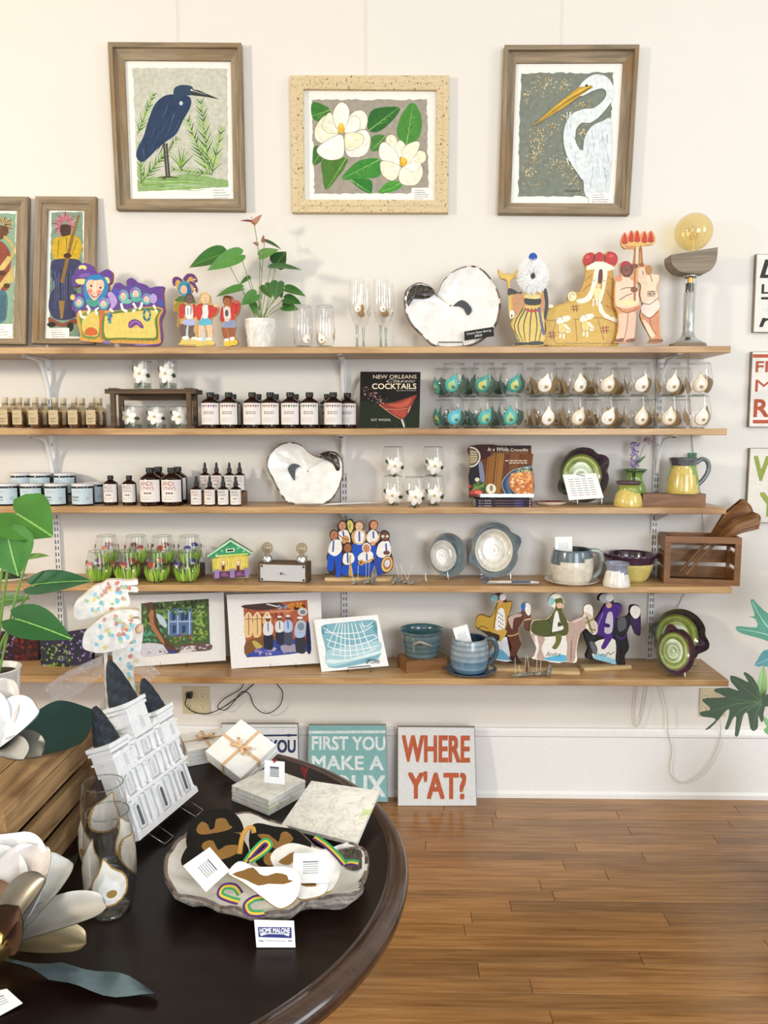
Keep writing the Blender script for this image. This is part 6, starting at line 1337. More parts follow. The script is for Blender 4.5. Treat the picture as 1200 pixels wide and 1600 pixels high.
E(a, pl, 'C8965E', 300, 290, 46, 52); S(a, pl, '8A5A34', 12, (220, 230), (270, 270), (330, 290)); S(a, pl, 'D8B088', 18, (700, 210), (680, 290), (620, 330)); E(a, pl, 'D8A078', 620, 330, 30, 26)
P(a, pl, BL, (90, 500), (120, 440), (250, 430), (250, 560), (240, 710), (180, 710), (170, 560), (150, 650), (90, 640)); S(a, pl, '3A2A2A', 14, (165, 520), (180, 640), (175, 700))
man(165, 235, 50, 'B07A58', '4A3028', [(95, 420), (110, 340), (150, 290), (230, 290), (255, 350), (250, 420), (180, 480), (110, 450)], [(160, 295), (152, 430)])
P(a, pl, BL, (265, 590), (330, 580), (400, 540), (430, 600), (420, 690), (260, 700)); man(325, 385, 50, '9A6844', '3E2A22', [(265, 520), (285, 450), (370, 440), (405, 500), (390, 550), (330, 580), (280, 570)], [(322, 440), (326, 560)]); P(a, pl, 'C8A050', (345, 470), (365, 475), (360, 540), (385, 700), (335, 700), (345, 560))
P(a, pl, BL, (460, 590), (620, 560), (640, 690), (470, 700)); man(545, 390, 48, 'C88A68', 'E4DCD0', [(445, 480), (500, 430), (590, 420), (625, 470), (600, 540), (530, 560), (460, 540)], [(548, 450), (548, 530)]); S(a, pl, 'C89A5E', 34, (470, 560), (540, 550), (640, 500), w2=14); E(a, pl, 'C89A5E', 485, 555, 36, 34); E(a, pl, '8A5A34', 480, 555, 16, 16)
P(a, pl, '2A48A0', (640, 520), (760, 490), (740, 680), (640, 690)); man(760, 250, 54, '6A4636', '3A2A26', [(660, 440), (680, 350), (720, 310), (800, 300), (830, 380), (825, 460), (780, 500), (690, 490)], [(772, 330), (778, 420)])
for s in (-26, 26): a.flat(pl.m(ell(762+s, 248, 20, 17)), 'D8CCB8')
E(a, pl, '6A4636', 780, 440, 40, 26); E(a, pl, '8A5A3C', 788, 570, 72, 100, .2); E(a, pl, 'E0BE70', 785, 575, 64, 92, .2); E(a, pl, 'A86A44', 788, 570, 46, 70, .2); E(a, pl, 'D8D4D8', 788, 565, 32, 46, .2)
a.make('painted_front', 'gloss_paint', BRD[0])
xa, xb = pl(60, 700)[0], pl(850, 700)[0]; B().box(xa, xb, -.012, .035, 0, .012, 'FFFFFF').make('base', 'pale_wood', t)
# driftwood pieces with thin white sticks
def drift(label, k, parts, Y):
    px0 = sum(p[0] for p in parts)/len(parts); o0 = sat(px0, k, Y); t = thing('driftwood_bird', label, 'ornament', o0); mm = mpp(o0)
    for i, (px, w, h, sticks) in enumerate(parts):
        x = (px-px0)*mm; b = B(); r = random.Random(i+int(px)); rows = []
        for j in range(7):
            u = j/6*2-1; rr = math.sqrt(max(.02, 1-u*u)); rows.append([(x+u*w*mm/2, (.012*(i % 2)-.006)+rr*.011*math.cos(q_*PI/4)*r.uniform(.8, 1.2), max(.0004, h*mm*.5+rr*h*mm*.5*math.sin(q_*PI/4)+.15*h*mm*math.sin(u*3))) for q_ in range(8)])
        b.grid(rows, lambda i_, j_: ('8A8478', '9C968A', '6E685C', '7E786E')[(i_+j_) % 4], True); b.make('driftwood', 'stone', t)
        for dx, top, tdx in sticks: B().tube([(x+dx*mm, .012*(i % 2)-.006, h*mm*.6), (x+(dx+tdx)*mm, .012*(i % 2)-.004, top*mm)], .0009, 'E4DCCC', 5).make('stick', 'paint', t)
drift('grey driftwood ornament with thin white legs in front of the band cutout', 4, [(555, 14, 6, [(-2, 28, -4), (4, 30, 1)]), (576, 26, 8, [(-4, 36, 0), (0, 36, 1)]), (584, 10, 28, [])], -.195)
drift('grey driftwood ornament with crossing white sticks right of the band cutout', 4, [(618, 14, 12, [(6, 34, -6)]), (634, 18, 6, [(-6, 32, -2), (2, 30, 8)]), (645, 18, 5, [(-6, 30, -14)])], -.185)
# tilted bowl and plate
ZP = (650, 780, 4)
BLU = ('6C7A80', '5C6C74', '78868C')
pl = shp(695, 4, -.10, ZP, (.45, -1, .25))
t = lugplate('pottery_bowl', 'tilted grey blue pottery bowl with cream inside on a clear stand', pl, 190, 350, 128, 138, BLU, ('D8CFBE', 'DDD5C6'), 'E2DACC', (), cat='bowl', depth=.05, rimw=.3, back='6E7A80')
easel(t, pl(40, 480)[0], pl(180, 500)[0], -.03, .03)
pl = shp(772, 4, -.09, ZP, (0, -1, .2))
t = lugplate('pottery_plate', 'cream swirled pottery plate with grey blue rim and two lugs', pl, 490, 318, 150, 172, BLU, ('E4DDCE', 'ECE6DA'), 'D8CFBE', (.35, PI+.35), depth=.04, rimw=.2, back='5E6E7C')
easel(t, pl(400, 480)[0], pl(580, 480)[0], -.05, .02)
q = sat(800, 4, -.19); mm = mpp(q); t = thing('spoon_rest', 'white and blue glazed pottery spoon rest with curled end', 'dish', q)
b = B(); rows = []
for x, w in ((-40, 7), (-30, 9), (0, 10), (30, 9), (42, 3)): rows.append([(x*mm, (u*w/2)*mm*.9-.002, .0012+(abs(u)/2)**2*.009) for u in range(-2, 3)])
rows2 = [[(x, y, max(.0003, z-.001)) for x, y, z in r_] for r_ in rows]
b.grid(rows, lambda i, j: '5E7088' if (i, j) in ((0, 0), (0, 1), (1, 0), (2, 3), (3, 1)) else 'ECEAE6', False); b.grid(rows2, 'D8D6D2', False, True, True); b.make('tray', 'ceramic', t)
b = B(); b.tube([(-42*mm+7*mm*math.cos(a_)*(1-a_/14), .004*a_/6-.008, 8*mm+7*mm*math.sin(a_)*(1-a_/14)) for a_ in [i*.6 for i in range(14)]], .004, '4E6074', 8); b.make('curl', 'ceramic', t)
# big mug on its saucer
q = sat(893, 4, -.145); mm = mpp(q)
def mg(z, an): return '5E6C74' if z > (30+6*math.cos(an+.8))*mm else 'DAD2C2'
def saucer(label, q, R, c0, c1):
    t = thing('saucer', label, 'saucer', q); B().lathe([(.001, .002), (R*.72, .002), (R*.84, .006), (R*.97, .014), (R, .015), (R*.97, .011), (R*.75, 0), (.001, 0)], [c0, c0, c0, c1, c1, c1, c1], 32).make('dish', 'ceramic', t)
saucer('pale pottery saucer under the big grey and cream mug', q, 42*mm, 'D8CFC0', 'E0D8CA')
pot('mug', 'big grey and cream pottery mug with a card inside on a saucer', 'mug', q+Vector((0, 0, .0025)), spprof([(26*mm, 0), (30*mm, 6*mm), (33*mm, 24*mm), (31.5*mm, 40*mm), (29*mm, 52*mm)], 3), mg, ([(27*mm, -.01, 50*mm), (40*mm, -.012, 48*mm), (45*mm, -.012, 34*mm), (42*mm, -.012, 18*mm), (32*mm, -.012, 8*mm)], 4.2*mm, '9AA09A'), inner='4A5458')
def smallcard(label, px, py0, py1, w, k, Y, tilt=0, txt=True):
    a_, c_ = W(px, py0, Y), W(px, py1, Y); mm = mpp(a_); h = a_.z-c_.z; t = thing('price_card', label, 'card', c_); t.rotation_euler = (-.12, tilt, .15)
    b = B().box(-w*mm/2, w*mm/2, -.0006, .0006, 0, h, 'F4F4F2'); b.make('paper', 'paper', t); b = B(-.0008)
    for i in range(4): b.stroke([(-w*mm*.28+i*w*mm*.15, h*.35), (-w*mm*.24+i*w*mm*.15, h*.7), (-w*mm*.2+i*w*mm*.15, h*.4)], .0012, '7A9AB8')
    b.make('handwriting', 'paper', t)
smallcard('small white handwritten card sticking out of the cream mug', 881, 839, 870, 28, 4, -.155)
# small jug and purple bowl
q = sat(963, 4, -.207); mm = mpp(q)
pot('creamer', 'small white and lilac grey pottery creamer in front of the purple bowl', 'pitcher', q, spprof([(20.5*mm, 0), (20.5*mm, 6*mm), (17.5*mm, 20*mm), (16*mm, 28*mm), (19*mm, 37*mm)], 3), lambda z, an: '8A90A2' if z > (22+3*math.sin(an*2))*mm else 'E6E0D4')
q = sat(985, 4, -.092); mm = mpp(q)
t = pot('pottery_bowl', 'yellow pottery bowl with glossy dark purple rim beside the crate', 'bowl', q, spprof([(22*mm, 0), (27*mm, 6*mm), (33*mm, 22*mm), (34*mm, 31*mm), (37*mm, 42*mm)], 3), lambda z, an: '3E2438' if z > 27*mm else 'D2C272', inner='3A2234')
for s in (-1, 1): B().tube(sp([(s*36*mm, -.02, 38*mm), (s*41*mm, 0, 40*mm), (s*36*mm, .02, 38*mm)], 4, False), 3*mm, '4A2A44', 8).make('lug', 'ceramic', t)
# crate with open front on fourth shelf
q = sat(1089, 4, -.115); mm = mpp(q); rz = math.radians(-9)
t = thing('slatted_crate', 'small brown slatted wooden crate lying open at the right end of the fourth shelf', 'crate', q, rz)
hw, hd, hh = 55*mm, .065, 74*mm
def cb(nm_, x0, x1, y0, y1, z0, z1): B().box(x0, x1, y0, y1, z0, z1, 'FFFFFF').make(nm_, 'brown_wood', t)
fw = .024
for (x0, x1, z0, z1) in ((-hw, hw, 0, fw*.9), (-hw, hw, hh-fw, hh), (-hw, -hw+fw*.9, fw*.9, hh-fw), (hw-fw*.9, hw, fw*.9, hh-fw)): cb('frame_bar', x0, x1, -hd-.008, -hd, z0, z1)
for z0 in (0, hh*.36, hh*.72): 
    for s in (-1, 1): cb('slat', s*(hw-.004)-.004, s*(hw-.004)+.004, -hd, hd, z0, z0+hh*.27)
    cb('slat', -hw+.008, hw-.008, hd-.008, hd, z0, z0+hh*.27)
for x in (-hw+.014, hw-.014): cb('corner_post', x-.006, x+.006, hd-.02, hd-.008, 0, hh)
B().box(-hw+.01, hw-.01, -hd+.001, hd-.009, .001, .006, '2E2018').make('bottom', 'dark_wood', t)
# wooden flower scoops standing in it
def scoop(label, pts, wids, dz, tint, petals):
    base = q; t = thing('wooden_scoop', label, 'utensil', W(pts[0][0], pts[0][1], -.11)); o0 = t.location
    P3 = [W(x, y, -.11+d)-o0 for x, y, d in pts]; mm = mpp(o0)
    B().tube(P3[:3], [.006, .005, .006], tint, 8).make('handle', 'brown_wood', t)
    for pi, off in enumerate(petals):
        rows = []
        for i in range(2, len(P3)):
            ax = (P3[i]-P3[i-1]).normalized(); sd = Vector((-ax.z, 0, ax.x)); w = wids[i]*mm
            rows.append([P3[i]+sd*(off[0]*wids[i]*mm+w*u/3*off[2])+Vector((0, off[1]*wids[i]*mm+.35*w*(u/3)**2*-1, 0)) for u in range(-3, 4)])
        tip = rows[-1]; ax = (P3[-1]-P3[-2]).normalized(); rows.append([p+ax*(.02*(1-(abs(u)/3)**2)) for p, u in zip(tip, range(-3, 4))])
        b = B().grid(rows, 'FFFFFF', False); ob = b.make('petal', 'brown_wood', t); md = ob.modifiers.new('thick', 'SOLIDIFY'); md.thickness = .003
scoop('brown carved wooden flower scoop leaning out of the crate, rear one', [(1062, 893, 0), (1085, 868, .0), (1112, 840, .0), (1140, 812, -.0), (1166, 795, -.0)], [0, 0, 5, 14, 17], 0, 'FFFFFF', [(0, 0, 1.0), (.5, .3, .6)])
scoop('brown carved wooden flower scoop leaning out of the crate, front one', [(1072, 898, -.03), (1098, 868, -.03), (1125, 842, -.03), (1150, 822, -.03), (1178, 812, -.035)], [0, 0, 5, 13, 15], 0, 'FFFFFF', [(0, 0, 1.0), (.2, -.4, .7)])

# ================================================================== lowest shelf
# dark canvases behind the leaves
def canvas(name, label, px, k, Y, zm, q4, n, paintf, edge='1C1A1A', thick=.02, cat='painting', mat='paint'):
    pl = shp(px, k, Y, zm, n); t = thing(name, label, cat, M=pl.M); pn = B().prism(pl.m(q4), 0, thick, edge, edge).make('panel', 'print', t); a = B(-.0002); paintf(a, pl); a.make('image', mat, pn); return t, pl
ZC = (0, 740, 4.4444)
def clipq(q4, u, v): return lerp2(lerp2(q4[0], q4[1], u), lerp2(q4[3], q4[2], u), v)
def dabs(a, pl, q4, n, cols, w, l, seed, box=(0, 1, 0, 1), ang=None):
    r = random.Random(seed)
    for i in range(n):
        u, v = r.uniform(box[0]+.03, box[1]-.03), r.uniform(box[2]+.03, box[3]-.03); x, y = clipq(q4, u, v); an = r.uniform(0, PI) if ang is None else ang+r.uniform(-.3, .3); dx, dy = math.cos(an)*l/2, math.sin(an)*l/2
        p0, p1 = clipq(q4, max(0, min(1, u)), v), (x+dx, y+dy); S(a, pl, r.choice(cols), w*1.7*r.uniform(.6, 1.3), p0, p1, w2=w*.7)
q4a = [(272, 1130), (640, 1070), (640, 1330), (285, 1392)]
def fa(a, pl):
    a.flat(pl.m(q4a), '2E2C3E'); dabs(a, pl, q4a, 90, ('4A3E6A', '6A5A90', '8A7AB0', '26222E', '3A3450'), 13, 26, 1, (.25, 1, 0, .8)); dabs(a, pl, q4a, 90, ('3E5A2E', '6A8A3A', '25381E', '88A04A', '1A2216'), 13, 26, 2, (0, .6, .25, 1)); dabs(a, pl, q4a, 30, ('C8C0D0', 'A898B8', 'B8A0A8'), 9, 16, 3)
canvas('flower_canvas', 'dark canvas of purple and green garden flowers on the lowest shelf', 100, 5, -.15, ZC, q4a, (-.15, -1, .15), fa)
q4b = [(-160, 1090), (268, 1110), (270, 1320), (-160, 1330)]
def fb(a, pl):
    a.flat(pl.m(q4b), '34181A'); dabs(a, pl, q4b, 60, ('5A1E1C', '7A2A20', '3A1416', '4A2420'), 20, 40, 4, (.6, 1, 0, 1)); dabs(a, pl, q4b, 60, ('4A3A5A', '6A5A7A', '2A2434', '8A7A90', '2E3A24'), 16, 30, 5, (0, .65, 0, 1))
canvas('flower_canvas', 'dark red and purple canvas at the far left of the lowest shelf', 20, 5, -.08, ZC, q4b, (.1, -1, .15), fb)
# matted print of an oak and blue house
ZO = (195, 915, 7.0588); q4 = [(-60, 110), (1090, 75), (1115, 825), (-40, 950)]
def fo(a, pl):
    a.flat(pl.m(q4), 'E0DEDC'); i4 = [(180, 195), (925, 145), (942, 710), (192, 780)]; a.flat(pl.m(i4), '4A5E3A')
    dabs(a, pl, i4, 130, ('3E5A2E', '5E7A3C', '7E9A4E', '2A3E22', '8AA860', '6A8a58'), 34, 60, 6, (0, 1, 0, .5)); P(a, pl, 'B8C8D4', (345, 310), (430, 350), (470, 470), (390, 420))
    P(a, pl, '56709A', (480, 300), (540, 250), (740, 240), (745, 540), (490, 560), s=1)
    for x in (485, 585, 715): S(a, pl, 'A8BEDC', 14, (x, 270), (x, 540))
    for y in (400, 290): S(a, pl, '9CB2D4', 14, (480, y), (750, y-8))
    for x, y in ((540, 340), (640, 340), (680, 340), (545, 480), (650, 480)): P(a, pl, '2E4060', (x-18, y-40), (x+18, y-42), (x+18, y+40), (x-18, y+44), s=1)
    dabs(a, pl, i4, 60, ('6A8A3E', '4A6A34', '8AA84A', 'A8B45A'), 26, 46, 7, (.75, 1, .2, .8)); dabs(a, pl, i4, 40, ('3E7A5A', '4A8A7A', '5AA080'), 24, 40, 8, (0, .4, .45, .75)); dabs(a, pl, i4, 30, ('6A4A8A', '8A5A4A', '5A7A3A', 'B87A3A'), 18, 34, 9, (.45, .8, .6, .8))
    dabs(a, pl, i4, 40, ('4A6A34', '3A5228', '6A8A48'), 22, 40, 21, (.38, .85, .06, .3)); dabs(a, pl, i4, 26, ('4E7238', '7A9A4A', '3E5E30'), 20, 36, 22, (.35, .82, .68, .84))
    for x in (510, 555, 615, 660, 690): S(a, pl, 'B4C8E0', 5, (x, 375), (x, 405))
    P(a, pl, 'C8C6D0', (192, 640), (420, 650), (480, 740), (192, 778)); P(a, pl, 'D0CCC8', (600, 735), (700, 660), (770, 655), (740, 725)); P(a, pl, '6A4E4A', (590, 680), (700, 640), (940, 640), (942, 708), (760, 720), (780, 660)); dabs(a, pl, i4, 30, ('9A8A90', 'B8B0B8', '7A6A68'), 14, 60, 10, (0, 1, .85, 1), 0)
    P(a, pl, '5A4034', (225, 200), (330, 190), (345, 300), (360, 430), (430, 560), (560, 690), (600, 735), (500, 745), (430, 660), (340, 540), (280, 440), (300, 350), (250, 280)); P(a, pl, 'A8724E', (270, 300), (320, 260), (325, 420), (420, 580), (430, 650), (330, 520), (285, 440)); P(a, pl, '443A78', (470, 700), (600, 735), (500, 748)); dabs(a, pl, i4, 40, ('3A3228', '46583A', '2E4026'), 26, 50, 11, (.1, 1, 0, .15), .1)
t, pl = canvas('matted_print', 'white matted print of a leaning oak before a blue porched house', 279, 5, -.145, ZO, q4, (.06, -1, .16), fo, 'E4E2E0', .003, 'print', 'print')
easel(t, pl(400, 900)[0], pl(690, 880)[0], -.012, .02)
# matted print of a street band
ZQ = (340, 920, 4.4444); q4 = [(62, 40), (715, 22), (735, 515), (95, 575)]
def fq(a, pl):
    a.flat(pl.m(q4), 'E6E4E4'); i4 = [(178, 112), (622, 78), (650, 432), (202, 478)]; a.flat(pl.m(i4), 'A85A40')
    dabs(a, pl, i4, 50, ('B8684A', '8A4434', 'C07A58'), 22, 40, 1, (0, .75, .1, .5), .05); P(a, pl, '4A3430', (180, 115), (420, 95), (440, 130), (300, 150), (190, 135)); dabs(a, pl, i4, 26, ('C87A2E', 'D89A3A', '6A4A20', '2A1C14'), 16, 40, 2, (.68, 1, 0, .22), 1.4); dabs(a, pl, i4, 12, ('4A5A7A', '8A98B0'), 12, 30, 3, (.52, .7, .02, .15), 1.4); S(a, pl, 'E0DCD4', 8, (340, 105), (420, 125)); S(a, pl, 'C8906A', 12, (300, 165), (530, 150))
    for x in (215, 275, 345): P(a, pl, 'E0C08A', (x-26, 330 if x < 300 else 250), (x-26, 200), (x, 165), (x+24, 200), (x+26, 320 if x < 300 else 250)); S(a, pl, '7A4A34', 5, (x, 175), (x+2, 320 if x < 300 else 250)); S(a, pl, '7A4A34', 4, (x-24, 210), (x+24, 208)); S(a, pl, 'E8DCC0', 6, (x-30, 205), (x, 162), (x+28, 202))
    P(a, pl, '7A5430', (196, 370), (330, 330), (440, 340), (300, 420), (200, 470)); P(a, pl, 'B8A458', (240, 370), (265, 362), (320, 410), (280, 425)); P(a, pl, '3A4A9A', (205, 475), (320, 400), (440, 340), (560, 360), (640, 432)); dabs(a, pl, i4, 60, ('4A58B0', '6A5AA0', '2E3A7A', '8A86B8', 'A8A4C0'), 14, 44, 4, (.1, .95, .82, 1), 0); P(a, pl, '9A94A8', (440, 395), (540, 385), (600, 425), (470, 440))
    for x, y, s, tr in ((350, 210, 1.05, '2A2A3C'), (430, 205, .9, '2E2E40'), (488, 200, .95, '4A4A5C'), (572, 215, 1.15, '34343E')):
        P(a, pl, tr, (x-26*s, y+95*s), (x+28*s, y+95*s), (x+34*s, y+190*s), (x+10*s, y+205*s), (x-6*s, y+200*s), (x-24*s, y+190*s)); P(a, pl, ('A8BCE0', 'C8D4E8', 'D8D8D8', '8A98B8')[int(x) % 4], (x-30*s, y+40*s), (x, y+16*s), (x+32*s, y+38*s), (x+28*s, y+100*s), (x-26*s, y+104*s)); S(a, pl, '3A4A80', 7, (x, y+24*s), (x+2, y+80*s)); E(a, pl, '6A4434', x, y, 15*s, 18*s); E(a, pl, 'E4E0DC', x, y-12*s, 18*s, 8*s)
    E(a, pl, 'C8CCD0', 590, 160, 34, 28); E(a, pl, '7A8088', 592, 162, 20, 16); E(a, pl, 'B8BCC4', 580, 260, 40, 44); E(a, pl, '7A88A0', 578, 262, 24, 28); P(a, pl, '1E2448', (615, 250), (636, 240), (650, 430), (620, 434))
t, pl = canvas('matted_print', 'white matted print of a street brass band before arched brick windows', 430, 5, -.155, ZQ, q4, (.05, -1, .16), fq, 'E4E2E0', .003, 'print', 'print')
easel(t, pl(370, 560)[0], pl(545, 540)[0], -.012, .02)
# map tile on black wire stand
q4 = [(668, 215), (1112, 180), (1188, 535), (722, 590)]
def fm(a, pl):
    a.flat(pl.m(q4), 'EEF0F2'); P(a, pl, '7FB0C0', (720, 290), (740, 250), (900, 232), (1080, 215), (1108, 260), (1112, 320), (1125, 400), (1120, 480), (960, 530), (770, 545), (750, 420)); P(a, pl, 'A8CCD8', (760, 430), (900, 400), (1115, 360), (1122, 440), (960, 500), (770, 540)); P(a, pl, '5E98A8', (720, 300), (735, 262), (760, 250), (740, 320)); P(a, pl, '5E98A8', (1060, 222), (1100, 240), (1110, 310), (1090, 300)); P(a, pl, 'D8E8EC', (760, 490), (900, 490), (1120, 430), (1100, 460), (800, 520))
    for x0, x1, y1 in ((830, 765, 395), (850, 800, 460), (868, 850, 455), (885, 885, 490), (905, 925, 480), (930, 975, 470), (955, 1020, 455), (985, 1070, 430)): S(a, pl, 'F2F6F6', 5, (x0, 240), ((x0+x1)/2, (240+y1)/2), (x1, y1))
    for pts in ([(735, 270), (840, 330), (950, 350), (1080, 320), (1105, 345)], [(740, 300), (880, 310), (1000, 300), (1080, 255)], [(755, 350), (900, 395), (1020, 375), (1110, 340)], [(765, 400), (880, 430), (1020, 415), (1118, 395)], [(790, 455), (900, 465), (1040, 440), (1100, 410)], [(1000, 250), (1040, 260), (1080, 225)], [(1000, 230), (1020, 280)]): S(a, pl, 'F2F6F6', 5, *pts)
    ptext(a, pl, 'UPTOWN', 1030, 1122, 488, 520, '2A3440', .02)
t, pl = canvas('map_tile', 'white tile with turquoise street map standing on a black wire stand', 549, 5, -.195, ZQ, q4, (.02, -1, .2), fm, 'ECECEC', .006, 'tile', 'print')
s_ = [pl(905, 572), pl(910, 545), pl(1060, 532), pl(1062, 552)]
B().tube([(x, -.012, max(.001, z)) for x, z in s_], .0016, '1A1818', 6).tube([(s_[0][0], -.012, .002), (s_[0][0], .05, .002), (s_[0][0], .06, .05)], .0016, '1A1818', 6).tube([(s_[3][0], -.012, .002), (s_[3][0], .05, .002), (s_[3][0], .06, .05)], .0016, '1A1818', 6).make('wire_stand', 'plastic', t)
# blue bowl on block, mug with saucer
q = sat(660, 5, -.14); mm = mpp(q)
t = thing('wooden_block', 'square brown wooden block under the ribbed blue bowl', 'block', q, math.radians(20)); B().box(-34*mm, 34*mm, -.05, .05, 0, 20*mm, 'FFFFFF').make('block', 'brown_wood', t)
q2 = q+Vector((-.004, 0, 20*mm+.0005))
def rb(z, an): return ('566C72', '647A7E', '485E64')[int(z/(3*mm)) % 3]
t = pot('pottery_bowl', 'ribbed blue grey pottery bowl standing on the square wooden block', 'bowl', q2, spprof([(24*mm, 0), (27*mm, 5*mm), (30*mm, 20*mm), (32*mm, 36*mm), (35.5*mm, 42*mm)], 4), rb, inner='3E6068')
for s in (-1, 1): B().tube(sp([(s*.0-12*mm, s*-30*mm, 26*mm), (-4*mm, s*-36*mm, 31*mm), (6*mm, s*-36*mm, 28*mm), (13*mm, s*-31*mm, 24*mm)], 4, False), 2.6*mm, '8A8478', 8).make('lug_handle', 'ceramic', t)
q = sat(735, 5, -.185); mm = mpp(q)
saucer('dark blue pottery saucer under the blue mug on the lowest shelf', q, 41*mm, '3E5878', '5A6068')
def rb2(z, an): return ('6C8CA2', '5C7E96', '8AA2B2')[int(z/(4*mm)) % 3] if z < 26*mm else ('8A9CA8', '9AA6AC', '7A8E9C')[int(z/(3*mm)) % 3]
pot('mug', 'ribbed blue pottery mug with a card inside on a dark blue saucer', 'mug', q+Vector((-2*mm, 0, .0025)), spprof([(21*mm, 0), (26*mm, 5*mm), (30*mm, 22*mm), (29*mm, 40*mm), (26.5*mm, 54*mm)], 4), rb2, ([(25*mm, -.004, 52*mm), (36*mm, -.008, 52*mm), (42*mm, -.008, 38*mm), (39*mm, -.008, 24*mm), (30*mm, -.006, 12*mm)], 3.8*mm, '4A5A66'), inner='34485E')
smallcard('small white handwritten card sticking out of the blue mug', 727, 978, 1010, 24, 5, -.195, -.25)
# mounted riders
ZK = (740, 915, 4.4444)
t, pl, a = cutout('rider_cutout', 'painted wooden cutout of a gold cloaked rider on a chestnut horse', 'figurine', 782, 5, -.16, ZK,
    [(110, 505), (150, 400), (60, 320), (15, 290), (20, 220), (60, 200), (120, 215), (160, 130), (175, 105), (120, 90), (130, 65), (190, 55), (225, 75), (230, 110), (268, 115), (255, 180), (240, 215), (330, 190), (330, 140), (360, 118), (395, 140), (395, 200), (405, 290), (380, 315), (355, 300), (345, 240), (310, 300), (320, 380), (330, 410), (300, 480), (330, 545)], 'B89A5A', n=(-.12, -1, 0), front='3A2A20')
P(a, pl, 'D8DCE0', (115, 500), (150, 400), (250, 360), (275, 520)); P(a, pl, '6AA8C8', (115, 498), (180, 440), (250, 500), (270, 520))
P(a, pl, '5A3428', (225, 250), (300, 195), (335, 195), (345, 240), (310, 300), (315, 370), (325, 410), (295, 470), (290, 515), (250, 515), (255, 470), (275, 410), (262, 440), (245, 400), (225, 330)); P(a, pl, 'B8A49A', (240, 225), (290, 200), (330, 195), (330, 215), (280, 230), (270, 300), (255, 280)); S(a, pl, 'C0A068', 8, (235, 350), (280, 345), (312, 330))
P(a, pl, '6A4438', (335, 190), (345, 160), (380, 160), (398, 200), (402, 290), (380, 310), (360, 300), (350, 240)); P(a, pl, 'E8E4DC', (345, 130), (370, 120), (395, 140), (393, 200), (370, 200)); P(a, pl, '3068B0', (328, 150), (350, 122), (362, 130), (350, 180)); S(a, pl, 'D8C8A0', 7, (350, 240), (400, 230))
P(a, pl, 'B8923A', (20, 290), (25, 220), (60, 205), (120, 220), (160, 140), (185, 115), (225, 118), (265, 116), (250, 180), (235, 220), (215, 310), (120, 320)); S(a, pl, '5A4418', 6, (30, 300), (60, 280), (100, 300)); S(a, pl, '5A4418', 5, (160, 140), (150, 220), (140, 300)); P(a, pl, 'E4E0E0', (172, 170), (212, 170), (215, 300), (150, 305)); 
for i in range(12): S(a, pl, '3A3A44', 6, (172+(i*13) % 38, 185+i*10), (176+(i*13) % 38, 195+i*10))
P(a, pl, 'C09A48', (120, 320), (220, 305), (225, 340), (190, 385), (175, 390), (180, 345)); E(a, pl, 'C8946A', 186, 112, 18, 20); E(a, pl, '7AA8B0', 145, 85, 26, 24); E(a, pl, 'D8D8D8', 203, 80, 24, 24)
for x in (265, 280): S(a, pl, '2A1814', 16, (x, 490), (x+6, 520))
a.make('painted_front', 'gloss_paint', BRD[0]); xa, xb = pl(140, 510)[0], pl(350, 540)[0]; B().box(xa-.02, xb, -.014, .032, 0, .011, 'FFFFFF').make('base', 'pale_wood', t)
t, pl, a = cutout('rider_cutout', 'painted wooden cutout of an olive cloaked rider on a pale tan horse', 'figurine', 873, 5, -.195, ZK,
    [(410, 510), (440, 470), (425, 400), (395, 330), (405, 250), (440, 235), (510, 230), (560, 160), (520, 130), (525, 85), (565, 55), (600, 70), (625, 100), (625, 150), (610, 180), (660, 250), (760, 215), (765, 150), (795, 130), (825, 150), (830, 230), (855, 260), (860, 320), (830, 340), (770, 290), (740, 330), (715, 440), (715, 530), (640, 530)], 'B8A078', n=(-.05, -1, 0), front='EDE6D6')
P(a, pl, 'E6E2DA', (490, 370), (640, 360), (640, 525), (480, 510)); P(a, pl, '5AB0D8', (490, 505), (530, 495), (630, 480), (640, 525), (520, 520))
P(a, pl, 'B89E94', (400, 330), (480, 350), (495, 380), (470, 440), (495, 510), (440, 505), (445, 420), (420, 380)); S(a, pl, 'E8E4DC', 18, (430, 350), (445, 430), (425, 500)); P(a, pl, 'B69C90', (640, 270), (680, 245), (770, 218), (780, 290), (735, 340), (712, 430), (700, 525), (645, 525), (650, 420), (640, 340)); S(a, pl, '7A6458', 6, (680, 380), (675, 520)); S(a, pl, 'D8C8BC', 10, (690, 255), (760, 225))
P(a, pl, 'C8B4A4', (770, 200), (790, 180), (830, 220), (858, 290), (845, 330), (820, 330), (790, 280)); P(a, pl, 'E4E0DA', (768, 160), (795, 133), (825, 150), (825, 200), (790, 190)); S(a, pl, '7A7A34', 12, (780, 260), (835, 230)); S(a, pl, '7A7A34', 10, (800, 300), (850, 310)); S(a, pl, '6A6A30', 12, (785, 215), (825, 330))
P(a, pl, '4E5424', (400, 320), (410, 250), (450, 238), (515, 230), (560, 170), (575, 120), (610, 95), (625, 130), (615, 180), (655, 260), (650, 340), (570, 350), (480, 355)); S(a, pl, '343A16', 7, (515, 235), (545, 280), (535, 345)); P(a, pl, 'E4E0DE', (565, 190), (585, 180), (600, 250), (625, 300), (560, 320), (545, 310)); P(a, pl, '3E441C', (590, 250), (615, 275), (585, 285)); P(a, pl, '6A6A30', (570, 340), (605, 340), (610, 380), (575, 440), (545, 430), (570, 390)); E(a, pl, '585E2A', 592, 105, 30, 26); E(a, pl, 'D8B090', 598, 138, 24, 20); E(a, pl, '8ABAC0', 540, 108, 22, 30); P(a, pl, 'E6E0D0', (545, 80), (575, 55), (610, 75), (580, 90))
ptext(a, pl, 'Andre', 500, 605, 462, 490, '3A3A44', 0, .3)
